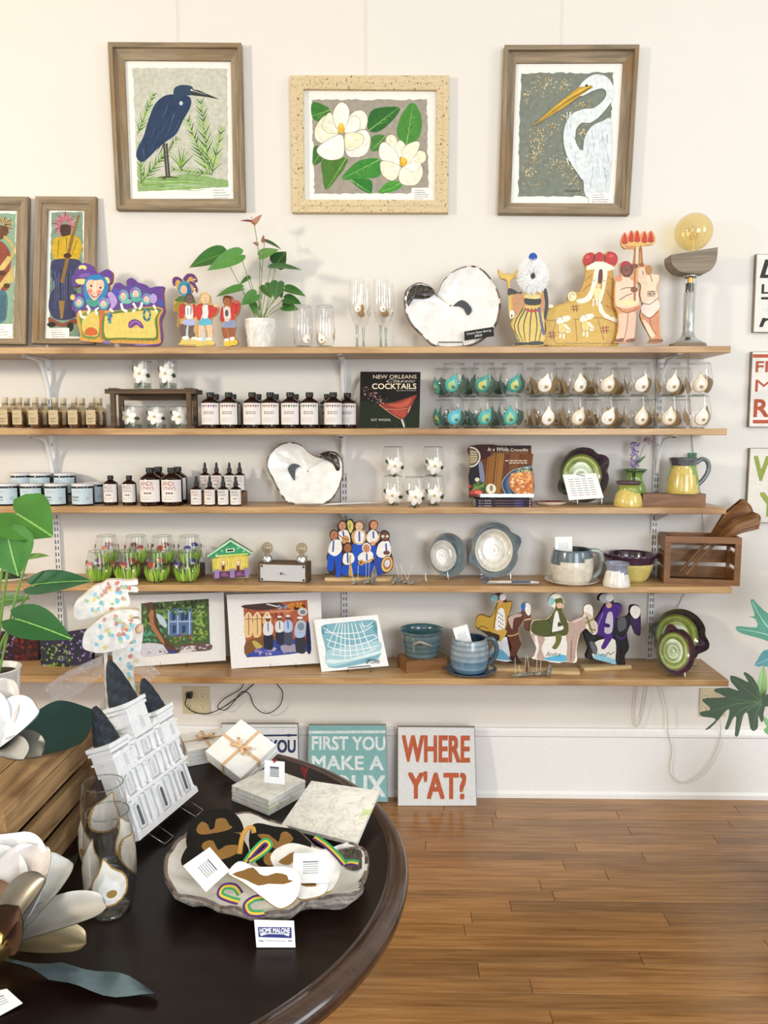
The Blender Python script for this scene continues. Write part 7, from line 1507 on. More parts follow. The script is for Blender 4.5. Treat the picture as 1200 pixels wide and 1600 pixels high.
a.make('painted_front', 'gloss_paint', BRD[0]); xa, xb = pl(400, 520)[0], pl(735, 540)[0]; B().box(xa, xb, -.014, .032, 0, .012, 'FFFFFF').make('base', 'pale_wood', t)
t, pl, a = cutout('rider_cutout', 'painted wooden cutout of a purple cloaked rider on a black horse', 'figurine', 965, 5, -.13, ZK,
    [(785, 505), (800, 440), (785, 390), (765, 320), (785, 295), (850, 240), (900, 160), (920, 115), (870, 105), (880, 65), (925, 55), (970, 75), (975, 120), (1030, 130), (1020, 190), (990, 235), (1080, 210), (1090, 150), (1120, 135), (1155, 160), (1160, 330), (1130, 340), (1095, 260), (1065, 330), (1080, 430), (1050, 490), (1055, 560), (1000, 550), (900, 525)], '2A2220', n=(.18, -1, 0), front='26201E')
P(a, pl, 'E0DED4', (830, 500), (830, 400), (960, 365), (1000, 430), (1000, 545), (900, 520)); P(a, pl, '8AC0D4', (835, 505), (860, 470), (940, 500), (995, 520), (995, 548), (900, 525))
P(a, pl, '2A2A2E', (770, 320), (800, 300), (850, 340), (840, 390), (860, 440), (850, 480), (820, 470), (810, 500), (790, 500), (800, 420)); P(a, pl, '6A6A70', (805, 400), (830, 390), (855, 450), (840, 480)); P(a, pl, '26262A', (970, 290), (1010, 225), (1090, 212), (1100, 250), (1065, 330), (1075, 430), (1050, 480), (1050, 550), (1030, 550), (1035, 470), (1020, 400), (1005, 545), (985, 520), (990, 420)); P(a, pl, '5A5A62', (1000, 240), (1050, 222), (1060, 290), (1010, 320)); S(a, pl, '4A2E72', 12, (990, 345), (1025, 370), (1065, 340))
P(a, pl, '3E2A52', (1090, 240), (1105, 200), (1150, 210), (1160, 310), (1140, 340), (1115, 320)); P(a, pl, 'EAE4DC', (1088, 190), (1095, 150), (1125, 138), (1155, 160), (1152, 210), (1120, 230))
P(a, pl, '4E2A80', (845, 330), (850, 245), (895, 170), (925, 115), (970, 130), (1028, 132), (1018, 190), (985, 240), (965, 330), (970, 350), (940, 400), (910, 440), (885, 430), (910, 360)); S(a, pl, 'A08AC0', 5, (900, 190), (870, 260), (855, 310)); S(a, pl, '2E1850', 6, (985, 150), (1000, 190), (980, 240)); P(a, pl, 'C8C2C8', (930, 195), (965, 195), (962, 320), (908, 322)); P(a, pl, '3E1E6A', (905, 260), (945, 270), (940, 290), (905, 285)); E(a, pl, 'D0A088', 940, 135, 20, 22); P(a, pl, '3E1E6A', (915, 130), (930, 108), (965, 112), (965, 130), (940, 118)); E(a, pl, 'A4A8A8', 920, 88, 48, 34); E(a, pl, 'D8D8D4', 945, 85, 28, 26)
S(a, pl, '3A3A44', 5, (880, 490), (900, 475), (915, 490), (935, 465), (950, 480), (980, 458))
a.make('painted_front', 'gloss_paint', BRD[0]); xa, xb = pl(760, 505)[0], pl(1085, 560)[0]; B().box(xa, xb, -.014, .032, 0, .012, 'FFFFFF').make('base', 'pale_wood', t)
drift('grey driftwood ornament with thin white sticks in front of the riders', 5, [(815, 38, 7, [(-10, 30, -1), (-2, 18, -3), (4, 34, 2), (12, 34, -4)]), (845, 26, 8, [(-6, 32, 0), (0, 32, 0)]), (857, 9, 20, [])], -.235)
# green plates at the right end
ZG = (900, 900, 4)
pl = shp(1060, 5, -.095, ZG, (-.05, -1, .2))
t = lugplate('pottery_plate', 'large green swirled pottery plate with dark purple rim and side lugs', pl, 638, 372, 165, 168, GP, GG, 'A8B462', (-.35, PI-.25), depth=.04, back='3A2E3C')
easel(t, pl(560, 590)[0], pl(730, 570)[0], -.06, .02)
pl = shp(1056, 5, -.225, ZG, (-.05, -1, .25))
t = lugplate('pottery_plate', 'small green swirled pottery plate with purple rim leaning in front', pl, 615, 470, 120, 150, ('4A2A3C', '3A2434', '5A3448'), GG, 'B8BE70', (1.8,), depth=.02, back='4A2A3C')
easel(t, pl(570, 590)[0], pl(665, 600)[0], -.03, .016)
# ================================================================== round table in front
TZ = .76; TC = Vector((-.492, -1.79, 0)); TR = .513
t = thing('round_table', 'dark stained round pedestal table with rounded edge in the foreground', 'table', TC)
B().lathe([(.001, TZ), (TR-.036, TZ)], 'FFFFFF', 96).lathe([(.001, TZ-.02), (TR-.036, TZ-.02)], 'FFFFFF', 48).make('table_top', 'table_wood', t)
rp = [(TR-.036, TZ), (TR-.034, TZ-.0025), (TR-.031, TZ-.0025), (TR-.029, TZ+.0005), (TR-.018, TZ), (TR-.006, TZ-.006), (TR, TZ-.018), (TR-.003, TZ-.030), (TR-.014, TZ-.038), (TR-.03, TZ-.04), (TR-.036, TZ-.02)]
B().lathe(rp, 'FFFFFF', 120).make('rim', 'rim_wood', t)
B().lathe([(TR-.07, TZ-.02), (TR-.07, TZ-.09), (TR-.08, TZ-.09), (TR-.08, TZ-.02)], 'FFFFFF', 64).make('apron', 'table_wood', t)
B().lathe(spprof([(.11, .10), (.06, .16), (.045, .3), (.07, .42), (.05, .55), (.09, .68), (.13, TZ-.02)], 4), 'FFFFFF', 28).make('pedestal', 'table_wood', t)
for k in range(4):
    an = PI/4+k*PI/2; d = Vector((math.cos(an), math.sin(an), 0)); B().tube([d*.05+Vector((0, 0, .16)), d*.18+Vector((0, 0, .13)), d*.32+Vector((0, 0, .035)), d*.37+Vector((0, 0, .022))], [.035, .03, .022, .022], 'FFFFFF', 10).make('foot', 'table_wood', t)

# slatted crate on the table
CX0, CX1, CY0, CY1 = -.885, -.592, -1.955, -1.615; hh = .175
t = thing('wooden_crate', 'weathered slatted wooden crate on the round table at the left edge', 'crate', ((CX0+CX1)/2, (CY0+CY1)/2, TZ)); w, l = (CX1-CX0)/2, (CY1-CY0)/2
RY = Matrix.Rotation(PI/2, 4, 'Z')
def slat(nm, x0, x1, y0, y1, z0, z1, along='y'):
    # boards run along local x of their own mesh so the grain follows them
    cx, cy, cz = (x0+x1)/2, (y0+y1)/2, (z0+z1)/2; a_, b_, c_ = (x1-x0)/2, (y1-y0)/2, (z1-z0)/2
    if along == 'y': o = B().box(-b_, b_, -a_, a_, -c_, c_, 'FFFFFF').make(nm, 'crate_wood', t); o.rotation_euler = (0, 0, PI/2)
    else: o = B().box(-a_, a_, -b_, b_, -c_, c_, 'FFFFFF').make(nm, 'crate_wood', t)
    o.location = (cx, cy, cz)
for s in (-1, 1):
    for z0, z1 in ((0, .042), (.062, .106), (.124, hh-.012)): slat('side_slat', s*w-(.012 if s > 0 else 0), s*w+(.012 if s < 0 else 0), -l, l, z0, z1)
for s in (-1, 1): slat('end_panel', -w+.013, w-.013, s*l-(.013 if s > 0 else 0), s*l+(.013 if s < 0 else 0), 0, hh-.012, 'x')
for s in (-1, 1):
    for q_ in (-1, 1): slat('corner_block', s*(w-.026)-.012, s*(w-.026)+.012, q_*(l-.028)-.012, q_*(l-.028)+.012, .001, hh-.013, 'x')
n_ = 4
for k in range(n_): slat('lid_board', -w+k*2*w/n_+.0015, -w+(k+1)*2*w/n_-.0015, -l-.002, l+.002, hh-.0115, hh)
ZT = TZ+hh

# ---- metal magnolias
def petal3(b, base, tip, wid, nrm, col, back=None, cup=.25, curl=.1, point=.35, wbase=.25):
    base, tip = Vector(base), Vector(tip); ax = tip-base; L = ax.length; ax.normalize(); sd = ax.cross(Vector(nrm)).normalized(); nr = sd.cross(ax); rows = []
    for i in range(19):
        u = 1-(1-i/18)**1.6; w_ = wid*(wbase+(1-wbase)*math.sin(min(1, u/.62)*PI/2)) if u < .62 else wid*max(.02, math.cos((u-.62)/.38*PI/2)**(.5+point*.6))
        rows.append([base+ax*(L*u)+sd*(w_/2*k/4)+nr*(cup*w_*(k/4)**2-curl*L*u*u+curl*L*.3*math.sin(u*PI)) for k in range(-4, 5)])
    b.grid(rows, col, False, True)
    if back: b.grid([[p-nr*.0012 for p in r_] for r_ in rows], back, False, True, True)
    return b
MW, MG, MB_ = 'E8E8E4', 'B4B2AC', '8E8678'
c0 = G(2, 1480, .785)
t = thing('metal_magnolia', 'large white and silver metal magnolia flower lying on the table', 'flower', (c0.x, c0.y, TZ)); T = Vector((c0.x, c0.y, TZ))
ctr = Vector((0, 0, .03))
def mp_(x, y, Y): return W(x, y, Y)-T
pet = [((12, 1300, -1.97), .085, (.3, -.6, .6), 'EEF0F0'), ((-40, 1330, -2.0), .08, (.5, -.6, .5), 'E6E6E4'), ((58, 1318, -1.985), .062, (-.1, -.8, .5), 'D8CEC8'), ((100, 1338, -1.97), .070, (-.3, -.7, .6), 'F0F0EA'), ((60, 1372, -2.04), .052, (-.4, -.5, .7), MB_), ((158, 1408, -2.035), .045, (-.1, -.3, .9), 'D4D2CC'), ((132, 1466, -2.045), .036, (-.1, -.4, .9), 'B0A080'), ((-60, 1400, -2.05), .07, (.5, -.5, .6), '8A6A52'), ((20, 1425, -2.09), .05, (.1, -.8, .4), '7A5A48')]
for p_, w_, n3, c in pet: petal3(B(), ctr, mp_(*p_), w_*1.35, n3, c, '9A948A', point=-.35, wbase=.35).make('petal', 'metal_paint' if c in (MB_, 'B0A080', '8A6A52', 'D4D2CC', '7A5A48') else 'ceramic', t)
B().ball((0, 0, .035), .022, .022, .03, 'A88A50', 12, 8).make('seed_cone', 'gold', t)
petal3(B(), ctr+Vector((.01, .05, -.01)), mp_(116, 1322, -1.85), .055, (-.3, -.7, .6), '1E4448', '1A3438', cup=.1, point=1).make('leaf', 'metal_paint', t)
# wavy leaf lying on the table
p0, p1 = G(-30, 1492, TZ+.012)-T, G(246, 1556, TZ+.006)-T; rows = []; dv = (p1-p0); sd = Vector((-dv.y, dv.x, 0)).normalized()
for i in range(17):
    u = i/16; w_ = .003+.016*math.sin(max(0, (u-.3)/.7)*PI)**.8 if u > .3 else .003
    rows.append([p0+dv*u+sd*(w_*k/2)+Vector((0, 0, .004*math.sin(u*16+k*.8)*(u > .4)+.002)) for k in range(-2, 3)])
B().grid(rows, '6E8490', False).make('long_leaf', 'metal_paint', t)
# second magnolia and dark leaf on the crate
c1 = G(-12, 1175, ZT+.02); T = Vector((c1.x, c1.y, ZT))
t = thing('metal_magnolia', 'silver white metal magnolia with a dark green leaf on the crate', 'flower', T)
ctr = Vector((0, 0, .025))
for p_, w_, n3, c in (((52, 1108, -1.80), .075, (-.3, -.6, .7), 'EEF2F6'), ((58, 1170, -1.86), .05, (-.1, -.3, .9), 'B8B8B0'), ((4, 1060, -1.76), .06, (.2, -.9, .3), 'D8D0CA'), ((-40, 1080, -1.78), .07, (.4, -.8, .4), 'E8E8E8'), ((30, 1172, -1.9), .04, (0, -.3, .9), 'C8C6C0')): petal3(B(), ctr, mp_(*p_), w_*1.25, n3, c, 'A8A49C', point=-.35, wbase=.35).make('petal', 'metal_paint' if c[0] in 'BC' else 'ceramic', t)
petal3(B(), ctr+Vector((.02, .02, -.012)), mp_(152, 1108, -1.665), .105, (-.05, -.75, .65), '2C4744', '1C3230', cup=.06, curl=.02, point=1.2).make('leaf', 'metal_paint', t)

# ---- potted anthurium at the left edge
pb = G(-6, 1108, ZT); t = thing('potted_houseplant', 'houseplant with large glossy heart leaves in white pot at left edge', 'plant', (pb.x, pb.y, ZT)); T = Vector((pb.x, pb.y, ZT)); mm = mpp(pb)
B().lathe([(.001, 0), (31*mm, 0), (33*mm, 4*mm), (38*mm, 64*mm), (40*mm, 66*mm), (36*mm, 66*mm), (34*mm, 56*mm)], 'EFEDE8', 32).make('pot', 'ceramic', t); B().lathe([(.001, 57*mm), (34.5*mm, 57*mm)], '2E221A', 24).make('soil', 'soil', t)
Zq = (0, 760, 6.4)
def wl(x, y, dy): return W(Zq[0]+x/Zq[2], Zq[1]+y/Zq[2], pb.y+dy)-T
big = [((168, 275), (515, 480), 560, -.02, '3E7A22', (-.35, -.55, .75), .3), ((80, 500), (165, 895), 480, -.05, '347822', (0, -.85, .5), .25), ((345, 985), (890, 908), 290, .02, '1F5A34', (.1, -.7, .7), .18), ((170, 1330), (705, 1492), 380, -.05, '1E5A26', (.05, -.65, .75), .2), ((10, 1150), (280, 1100), 170, .05, '3A6A24', (0, -.7, .7), .2), ((275, 715), (475, 672), 90, .02, '6A9A3A', (0, -.6, .8), .1), ((-150, 480), (-40, 700), 300, 0, '3E8A2A', (0, -.8, .5), .2)]
stm = B()
for bx, tx, w_, dy, c, n3, ht in big:
    leafmesh(B(), wl(*bx, dy), wl(*tx, dy-.02), w_/Zq[2]*mm, n3, c, heart=ht, cup=.10, rib='8ABA5A').make('leaf', 'leaf', t)
    p1 = wl(*bx, dy); p0_ = Vector((RN.uniform(-.015, .015), RN.uniform(-.015, .015), 57*mm)); B().tube(sp([tuple(p0_), tuple(p0_.lerp(p1, .5)+Vector((.0, 0, .015))), tuple(p1)], 4, False), .0026, '7AA04A', 6).make('stem', 'leaf', t)

# ---- confetti painted cutout with tulle
ZD = (0, 880, 4)
pl = Pl(Vector((W(185, 1120, -1.40).x, -1.40, TZ+.0005)), (.32, -1, .0), ZD, clamp=True)
t = thing('confetti_cutout', 'white wooden cutout of rounded shapes painted with pastel confetti behind the cathedral', 'figurine', M=pl.M)
def plaq(nm, o, y, thick, seed, n, r0=16):
    q = pl.m(sp(o, 3)); B().prism(q, y, y+thick, 'F1EEE8', 'DCCDB0').make(nm, 'paint', t)
    a = B(y); r = random.Random(seed); cx, cy = sum(p[0] for p in o)/len(o), sum(p[1] for p in o)/len(o)
    for i in range(n):
        k = r.randrange(len(o)); u = r.uniform(.25, .82); x, yy = cx+(o[k][0]-cx)*u, cy+(o[k][1]-cy)*u
        P(a, pl, r.choice(('E0A89A', '8CCADC', 'E8D890', 'D8907E', 'B8D4A8', '9AD0E4')), *[(x+r0*r.uniform(.5, 1.2)*math.cos(j*1.05), yy+r0*r.uniform(.5, 1.2)*math.sin(j*1.05)) for j in range(6)], s=2)
    a.make('confetti', 'paint', t, kind='stuff')
plaq('upper_shape', [(462, 320), (470, 250), (530, 195), (590, 145), (640, 128), (670, 108), (740, 105), (800, 110), (855, 105), (858, 134), (805, 140), (858, 150), (858, 182), (800, 182), (815, 240), (780, 290), (700, 310), (560, 342), (490, 355)], 0, .022, 1, 34)
plaq('lower_shape', [(525, 500), (530, 430), (580, 370), (640, 320), (720, 280), (790, 270), (865, 278), (868, 308), (822, 320), (870, 332), (870, 360), (812, 352), (832, 400), (822, 460), (770, 510), (640, 538), (560, 525)], -.03, .024, 2, 36)
plaq('body', [(700, 560), (740, 500), (830, 500), (855, 400), (890, 392), (895, 440), (875, 560), (835, 650), (850, 830), (870, 1000), (860, 1700), (660, 1700), (700, 1000), (640, 960), (610, 1000), (625, 900), (690, 790), (720, 700)], 0, .016, 3, 30)
c_ = pl(868, 410); B().ball((c_[0], -.004, c_[1]), pl.w(24), .008, pl.w(26), 'E8C0A8', 12, 8).make('hand', 'paint', t)
s0, s1_ = pl(662, 530), pl(665, 1000); B().tube([(s0[0], -.012, s0[1]), (s1_[0], -.012, s1_[1])], .004, 'EDE6DE', 8).make('stick', 'paint', t)
def sheet(nm, ctrl, label=None):
    rows = []
    for i in range(13):
        u = i/12; row = []
        for k in range(15):
            v = k/14; A, D, C_, E_ = ctrl; p = lerp2(lerp2(A, D, v), lerp2(C_, E_, v), u); q = pl(*p); row.append((q[0], -.016-.02*u+.008*math.sin(v*14+u*3)*u, q[1]))
        rows.append(row)
    B().grid(rows, 'FFFFFF', False).make(nm, 'tulle', t)
sheet('tulle_bow', [(640, 560), (655, 680), (285, 745), (385, 865)]); sheet('tulle_bow', [(650, 560), (640, 620), (420, 650), (300, 735)]); sheet('tulle_bow', [(840, 520), (830, 650), (1000, 655), (940, 710)])

# ---- plaster cathedral on a wire easel
Lc, Rc = G(213, 1310, .785), G(302, 1236, .785); xx = (Rc-Lc).normalized(); nn = xx.cross(Vector((0, 0, 1))); nn = (nn+Vector((0, 0, .36))).normalized()
pl = Pl(Lc, nn, (120, 1030, 5.3316), x=xx); t = thing('cathedral_model', 'white plaster cathedral relief with three black spires leaning on a wire easel', 'sculpture', M=pl.M)
PW = 'E9E9EA'
def bx(b, x0, x1, y0, y1, z0, z1, c=PW): b.box(x0, x1, y0, y1, z0, z1, c)
b = B(); bx(b, 0, .19, 0, .032, 0, .16); bx(b, -.003, .193, -.008, .034, -.004, .008); b.make('nave', 'plaster', t)
def tower(x0, x1, z0, z1, tip, nm):
    b = B(); bx(b, x0, x1, -.010, .036, z0, z1); bx(b, x0-.003, x1+.003, -.013, .039, z1-.012, z1-.006); bx(b, x0-.004, x1+.004, -.014, .04, z1-.004, z1+.003); bx(b, x0-.003, x1+.003, -.013, .039, z0+(z1-z0)*.45, z0+(z1-z0)*.45+.004); b.make(nm, 'plaster', t)
    cx, cy, h = (x0+x1)/2, .013, tip-z1; r0 = (x1-x0)*.50; rows = []
    for i in range(9):
        u = i/8; rr = r0*(1-u*.95)**(.62); rows.append([(cx+rr*math.cos(k*PI/6)*(1+.03*(i % 2)), cy+rr*math.sin(k*PI/6)*(1+.03*(i % 2)), z1+.003+h*u) for k in range(12)])
    s = B().grid(rows, lambda i, j: ('1E2630', '26303C', '1A2028')[(i+j) % 3], True, False); s.make('spire', 'plaster', t)
tower(-.002, .046, .118, .172, .24, 'tower'); tower(.146, .194, .118, .180, .245, 'tower'); tower(.068, .124, .150, .222, .305, 'tower')
for z, ov in ((.068, .006), (.116, .007), (.155, .006)):
    b = B(); bx(b, -.003, .194, -ov-.004, 0, z, z+.004); bx(b, -.001, .192, -ov, 0, z-.004, z); b.make('cornice', 'plaster', t)
for z0, z1 in ((.008, .064), (.072, .112), (.120, .151)):
    for x in (.006, .040, .055, .076, .116, .135, .150, .184):
        b = B(); b.lathe([(.0055, z0), (.0055, z0+.004), (.0038, z0+.006), (.0036, z1-.006), (.0055, z1-.004), (.0055, z1)], PW, 10, x, -.004); b.make('column', 'plaster', t)
    for x in (.023, .096, .167):
        hw_ = .007; b = B(); zt = z0+(z1-z0)*.72
        b.prism([(x-hw_, z0+.004), (x+hw_, z0+.004), (x+hw_, zt)]+[(x+hw_*math.cos(a_), zt+hw_*math.sin(a_)) for a_ in (.5, 1.05, 1.57, 2.1, 2.6)]+[(x-hw_, zt)], -.005, 0, 'DDDDDF'); b.prism([(x-hw_*.5, z0+.006), (x+hw_*.5, z0+.006), (x+hw_*.5, zt), (x, zt+hw_*.5), (x-hw_*.5, zt)], -.0056, -.004, '5A5E60' if z0 < .05 else 'C8C8CC'); b.make('arched_window', 'plaster', t)
for x in (.023, .096, .170): 
    z0 = .125 if x != .096 else .17; b = B(); b.prism([(x-.008, z0), (x+.008, z0), (x+.008, z0+.022), (x, z0+.03), (x-.008, z0+.022)], -.014, -.010, PW); b.prism([(x-.005, z0), (x+.005, z0), (x+.005, z0+.02), (x, z0+.025), (x-.005, z0+.02)], -.0146, -.012, 'D0D0D4'); b.make('belfry_window', 'plaster', t)
for x in (.054, .138): 
    b = B(); b.prism([(x-.014, .16), (x+.014, .16), (x, .174)], -.008, .01, PW); b.make('pediment', 'plaster', t)
M_ = pl.M.inverted(); Zt = lambda p: M_ @ Vector(p)
for u in (.25, .8):
    P0 = Lc.lerp(Rc, u); n2 = Vector((nn.x, nn.y, 0)).normalized(); f = lambda d, s, z: tuple(Zt(P0+n2*d+xx*s+Vector((0, 0, z-P0.z))))
    B().tube([f(-.09, 0, TZ+.16), f(-.05, 0, TZ+.03), f(-.004, -.014, TZ+.02), f(.036, -.014, TZ+.002), f(.036, .014, TZ+.002), f(-.004, .014, TZ+.02), f(-.06, .0, TZ+.002)], .0013, 'B8BCBE', 6).make('wire_easel', 'chrome', t)

# ---- tall tumblers in front
a_ = G(174, 1422, TZ); tumbler('tall clear tumbler with white oysters in front of its twin on the table', a_, .15, 5, 1.10, 'gloss_paint', None, .036, .06)
b_ = G(163, 1382, TZ); tumbler('tall clear tumbler half hidden behind its twin beside the cathedral', Vector((b_.x-.004, b_.y+.02, TZ)), 1.2, 6, 1.12, 'gloss_paint', None, .034, .07)

# ---- wrapped coaster stacks
def tilestack(name, label, M, n, s, th, seed, col='ECEBE8', mat='plaster', tie=True, top=None):
    t = thing(name, label, 'coasters', M=M); r = random.Random(seed)
    for k in range(n):
        z0 = k*th; j = r.uniform(-.0015, .0015); h = s/2
        b = B(); e = .0012
        rows = [[(x*(h-e2)+j, y*(h-e2), z) for x, y in ((-1, -1), (1, -1), (1, 1), (-1, 1))] for e2, z in ((e, z0+.0003), (0, z0+e), (0, z0+th-e), (e, z0+th))]
        b.grid(rows, col, True, False); b.face(rows[-1], col); b.face(rows[0][::-1], col); b.make('tile', mat if k < n-1 or not top else top, t)
    if tie:
        H = n*th+.0008; h = s/2+.0012; w_ = .0035
        for ax in (0, 1):
            pts = [(-h, 0), (-h, H), (h, H), (h, 0)]; bb = B()
            for (p, z), (p2, z2) in zip(pts, pts[1:]):
                q4 = [(p, -w_, z), (p2, -w_, z2), (p2, w_, z2), (p, w_, z)]; bb.face([(a_, b_, c_) if ax == 0 else (b_, a_, c_) for a_, b_, c_ in q4], 'D6B088')
            bb.make('ribbon', 'cloth', t)
        bw_ = B()
        for an in (.4, 2.6, 3.6, 5.7):
            d = Vector((math.cos(an), math.sin(an), 0)); sd_ = Vector((-d.y, d.x, 0)); lp = [Vector((0, 0, H+.001)), d*.012+Vector((0, 0, H+.009)), d*.024+Vector((0, 0, H+.006)), d*.018+Vector((0, 0, H+.002)), Vector((0, 0, H+.002))]
            bw_.grid([[p-sd_*.003, p+sd_*.003] for p in lp], 'DDBB90', False)
        bw_.make('bow', 'cloth', t)
    return t
c_ = G(318, 1186, TZ); tilestack('coaster_stack', 'flat stack of white stone coasters tied with tan ribbon', Matrix.Translation((c_.x, c_.y+.025, TZ)) @ Matrix.Rotation(.45, 4, 'Z'), 4, .10, .0095, 1)
o2 = G(378, 1178, .800); nz = Vector((.05, -.52, .85)).normalized(); xa = (Vector((.74, -.62, 0))); xa = (xa-nz*xa.dot(nz)).normalized(); ya = nz.cross(xa)
M2 = Matrix(((xa.x, ya.x, nz.x, o2.x), (xa.y, ya.y, nz.y, o2.y), (xa.z, ya.z, nz.z, o2.z), (0, 0, 0, 1))); tilestack('coaster_stack', 'tilted stack of white stone coasters with a tan ribbon bow', M2 @ Matrix.Translation((0, 0, -.012)), 4, .108, .0085, 2)
# map coasters
c_ = G(418, 1254, TZ); tilestack('map_coaster_stack', 'stack of pale street map coasters with a white tag on top', Matrix.Translation((c_.x, c_.y+.018, TZ)) @ Matrix.Rotation(-.62, 4, 'Z'), 4, .105, .0085, 3, 'DEDCD6', 'map_print', False)
o3 = G(512, 1272, TZ+.030); nz = Vector((-.04, -.22, .97)).normalized(); pl = Pl(o3, nz, (240, 1100, 2.857), x=(1, -.2, 0)); q = pl.m([(705, 350), (1008, 395), (908, 628), (572, 545)])
o = B().prism(q, -.004, .004, 'E4E2DA').make('map_tile', 'map_print', M=pl.M); tag(o, 'single large street map tile lying behind the oyster dish', 'tile')
def papercard(label, o, n, zm, q4, name='tag_card', lines_=5, logo=None, x=(1, 0, 0), cat='card', col='F2F2F4'):
    pl = Pl(o, n, zm, x=x); t = thing(name, label, cat, M=pl.M); pp_ = B().prism(pl.m(q4), -.0004, .0004, col).make('paper', 'paper', t); a = B(-.0006)
    if logo: logo(a, pl)
    else:
        for i in range(lines_):
            u = .3+.45*i/lines_; p0, p1 = lerp2(lerp2(q4[0], q4[3], u), lerp2(q4[1], q4[2], u), .28), lerp2(lerp2(q4[0], q4[3], u), lerp2(q4[1], q4[2], u), .72)
            a.stroke(pl.m([p0, p1]), pl.w(5 if i else 8), '8A8C94' if i else '5A5C64')
    a.make('print', 'paper', pp_); return t, pl
ZM = (240, 1100, 2.857)
t, pl = papercard('white printed tag standing on the stack of map coasters', G(430, 1220, TZ+.055), (.02, -.8, .6), ZM, [(495, 250), (585, 258), (585, 360), (494, 350)], 'tag_card', 6)
k = pl(540, 262); B().tube([(k[0], -.001, k[1]), (k[0]+.004, -.004, k[1]+.006), (k[0]-.004, -.004, k[1]+.006), (k[0], -.001, k[1])], .0012, 'B02A34', 6).make('red_string', 'cloth', t)
o = G(472, 1224, TZ+.006); t = thing('red_string_knot', 'loose red string knot lying between the map coasters and map tile', 'string', o); B().tube(sp([(0, 0, 0), (.006, .01, .02), (-.004, .014, .03), (.004, .01, .012), (.01, .02, .03)], 4, False), .0014, 'A82832', 6).tube(sp([(0, 0, 0), (-.01, -.01, -.002), (.004, -.02, 0)], 4, False), .0014, 'A82832', 6).make('string', 'cloth', t)

# ---- oyster dish with ornaments
ZS = (240, 1240, 3.3333); base = G(420, 1385, TZ+.042)
pl = Pl(base, (0, 0, 1), ZS, x=(1, 0, 0))
t = shellplate('oyster_shell_dish', 'wide ceramic oyster shell dish on the table filled with ornaments', pl,
    [(60, 350), (110, 260), (180, 190), (260, 140), (360, 110), (470, 105), (570, 118), (670, 160), (770, 215), (880, 285), (970, 272), (1045, 262), (1108, 305), (1112, 390), (1080, 450), (1088, 510), (1040, 548), (900, 545), (800, 555), (730, 605), (640, 620), (500, 616), (400, 588), (300, 548), (200, 530), (110, 525), (62, 440)],
    [(950, 285), (1000, 265), (1060, 262), (1110, 305), (1112, 350), (1060, 385), (980, 350)], [(500, 400), (560, 390), (600, 410), (560, 430)], depth=.028, seed=8, bump=.009)
ZX = (280, 1255, 4.2857); on = Vector((0, -.42, .91)).normalized()
def orn(label, h, out, gold, col, edge='B89A60', n=on, cx=None, hole=None):
    cxp, cyp = sum(p[0] for p in out)/len(out), sum(p[1] for p in out)/len(out)
    pl = Pl(G(ZX[0]+cxp/ZX[2], ZX[1]+cyp/ZX[2], TZ+h), n, ZX, x=(1, 0, 0)); t = thing('ornament', label, 'ornament', M=pl.M, group='oyster ornaments in the dish'); q = pl.m(sp(out, 3)); bd_ = B().prism(q, -.002, .002, col, edge).make('body', 'print' if col == '14120F' else 'ceramic', t)
    for g in gold: a = B(-.0021); a.flat(pl.m(sp(g, 2)), 'A88450'); a.make('gold_painting', 'gold', bd_)
    return t, pl
BK = '14120F'
orn('black ornament with gold shape at the back left of the oyster dish', .064, [(50, 290), (55, 190), (95, 110), (180, 55), (300, 42), (370, 70), (415, 125), (428, 195), (330, 205), (200, 260), (100, 330)], [[(115, 180), (150, 128), (195, 150), (205, 182), (238, 170), (248, 112), (310, 108), (335, 150), (358, 165), (320, 188), (220, 208), (140, 214)]], BK)
orn('black ornament with gold shape behind the white tags in the dish', .061, [(480, 170), (530, 138), (640, 160), (780, 182), (850, 240), (885, 300), (780, 420), (620, 440), (530, 420), (470, 300)], [[(525, 215), (600, 215), (665, 265), (680, 210), (720, 195), (765, 240), (730, 280), (640, 310), (560, 250)], [(565, 370), (600, 335), (650, 350), (620, 420), (575, 410)]], BK)
orn('black ornament with gold shape at the left under the square tag', .066, [(12, 390), (60, 290), (150, 225), (280, 200), (400, 208), (440, 260), (470, 340), (420, 420), (200, 470), (60, 450)], [[(150, 300), (180, 260), (230, 258), (262, 320), (310, 290), (390, 285), (400, 330), (330, 370), (240, 380)]], BK)
orn('white rounded ornament at the right of the oyster dish under the tag', .070, [(615, 390), (630, 330), (680, 295), (760, 272), (880, 300), (1020, 345), (1075, 420), (1070, 500), (1030, 575), (980, 600), (880, 590), (700, 500)], [[(665, 400), (700, 370), (770, 330), (760, 400), (720, 420)]], 'F1F0EE')
orn('white oval ornament peeking out below the square tag at right', .076, [(790, 480), (860, 470), (960, 490), (995, 550), (970, 610), (880, 640), (800, 640), (770, 560)], [[(815, 545), (900, 535), (920, 560), (850, 565)]], 'F1F0EE')
orn('white front ornament with a gold winged silhouette in the dish', .088, [(335, 480), (345, 440), (400, 395), (460, 410), (520, 432), (720, 432), (800, 480), (812, 560), (780, 650), (700, 705), (640, 695), (540, 620), (430, 535)], [[(355, 482), (430, 455), (495, 435), (540, 480), (590, 492), (650, 472), (722, 488), (732, 518), (765, 525), (700, 548), (600, 545), (530, 558), (450, 520)]], 'F3F2F0')
papercard('square white tag lying on the black ornaments at left of the dish', G(322, 1360, TZ+.081), on, ZX, [(205, 295), (340, 450), (180, 595), (25, 420)], 'tag_card', 6)
papercard('square white tag lying on the white ornaments at right of the dish', G(485, 1357, TZ+.091), on, ZX, [(765, 338), (995, 330), (1002, 532), (758, 537)], 'tag_card', 6)
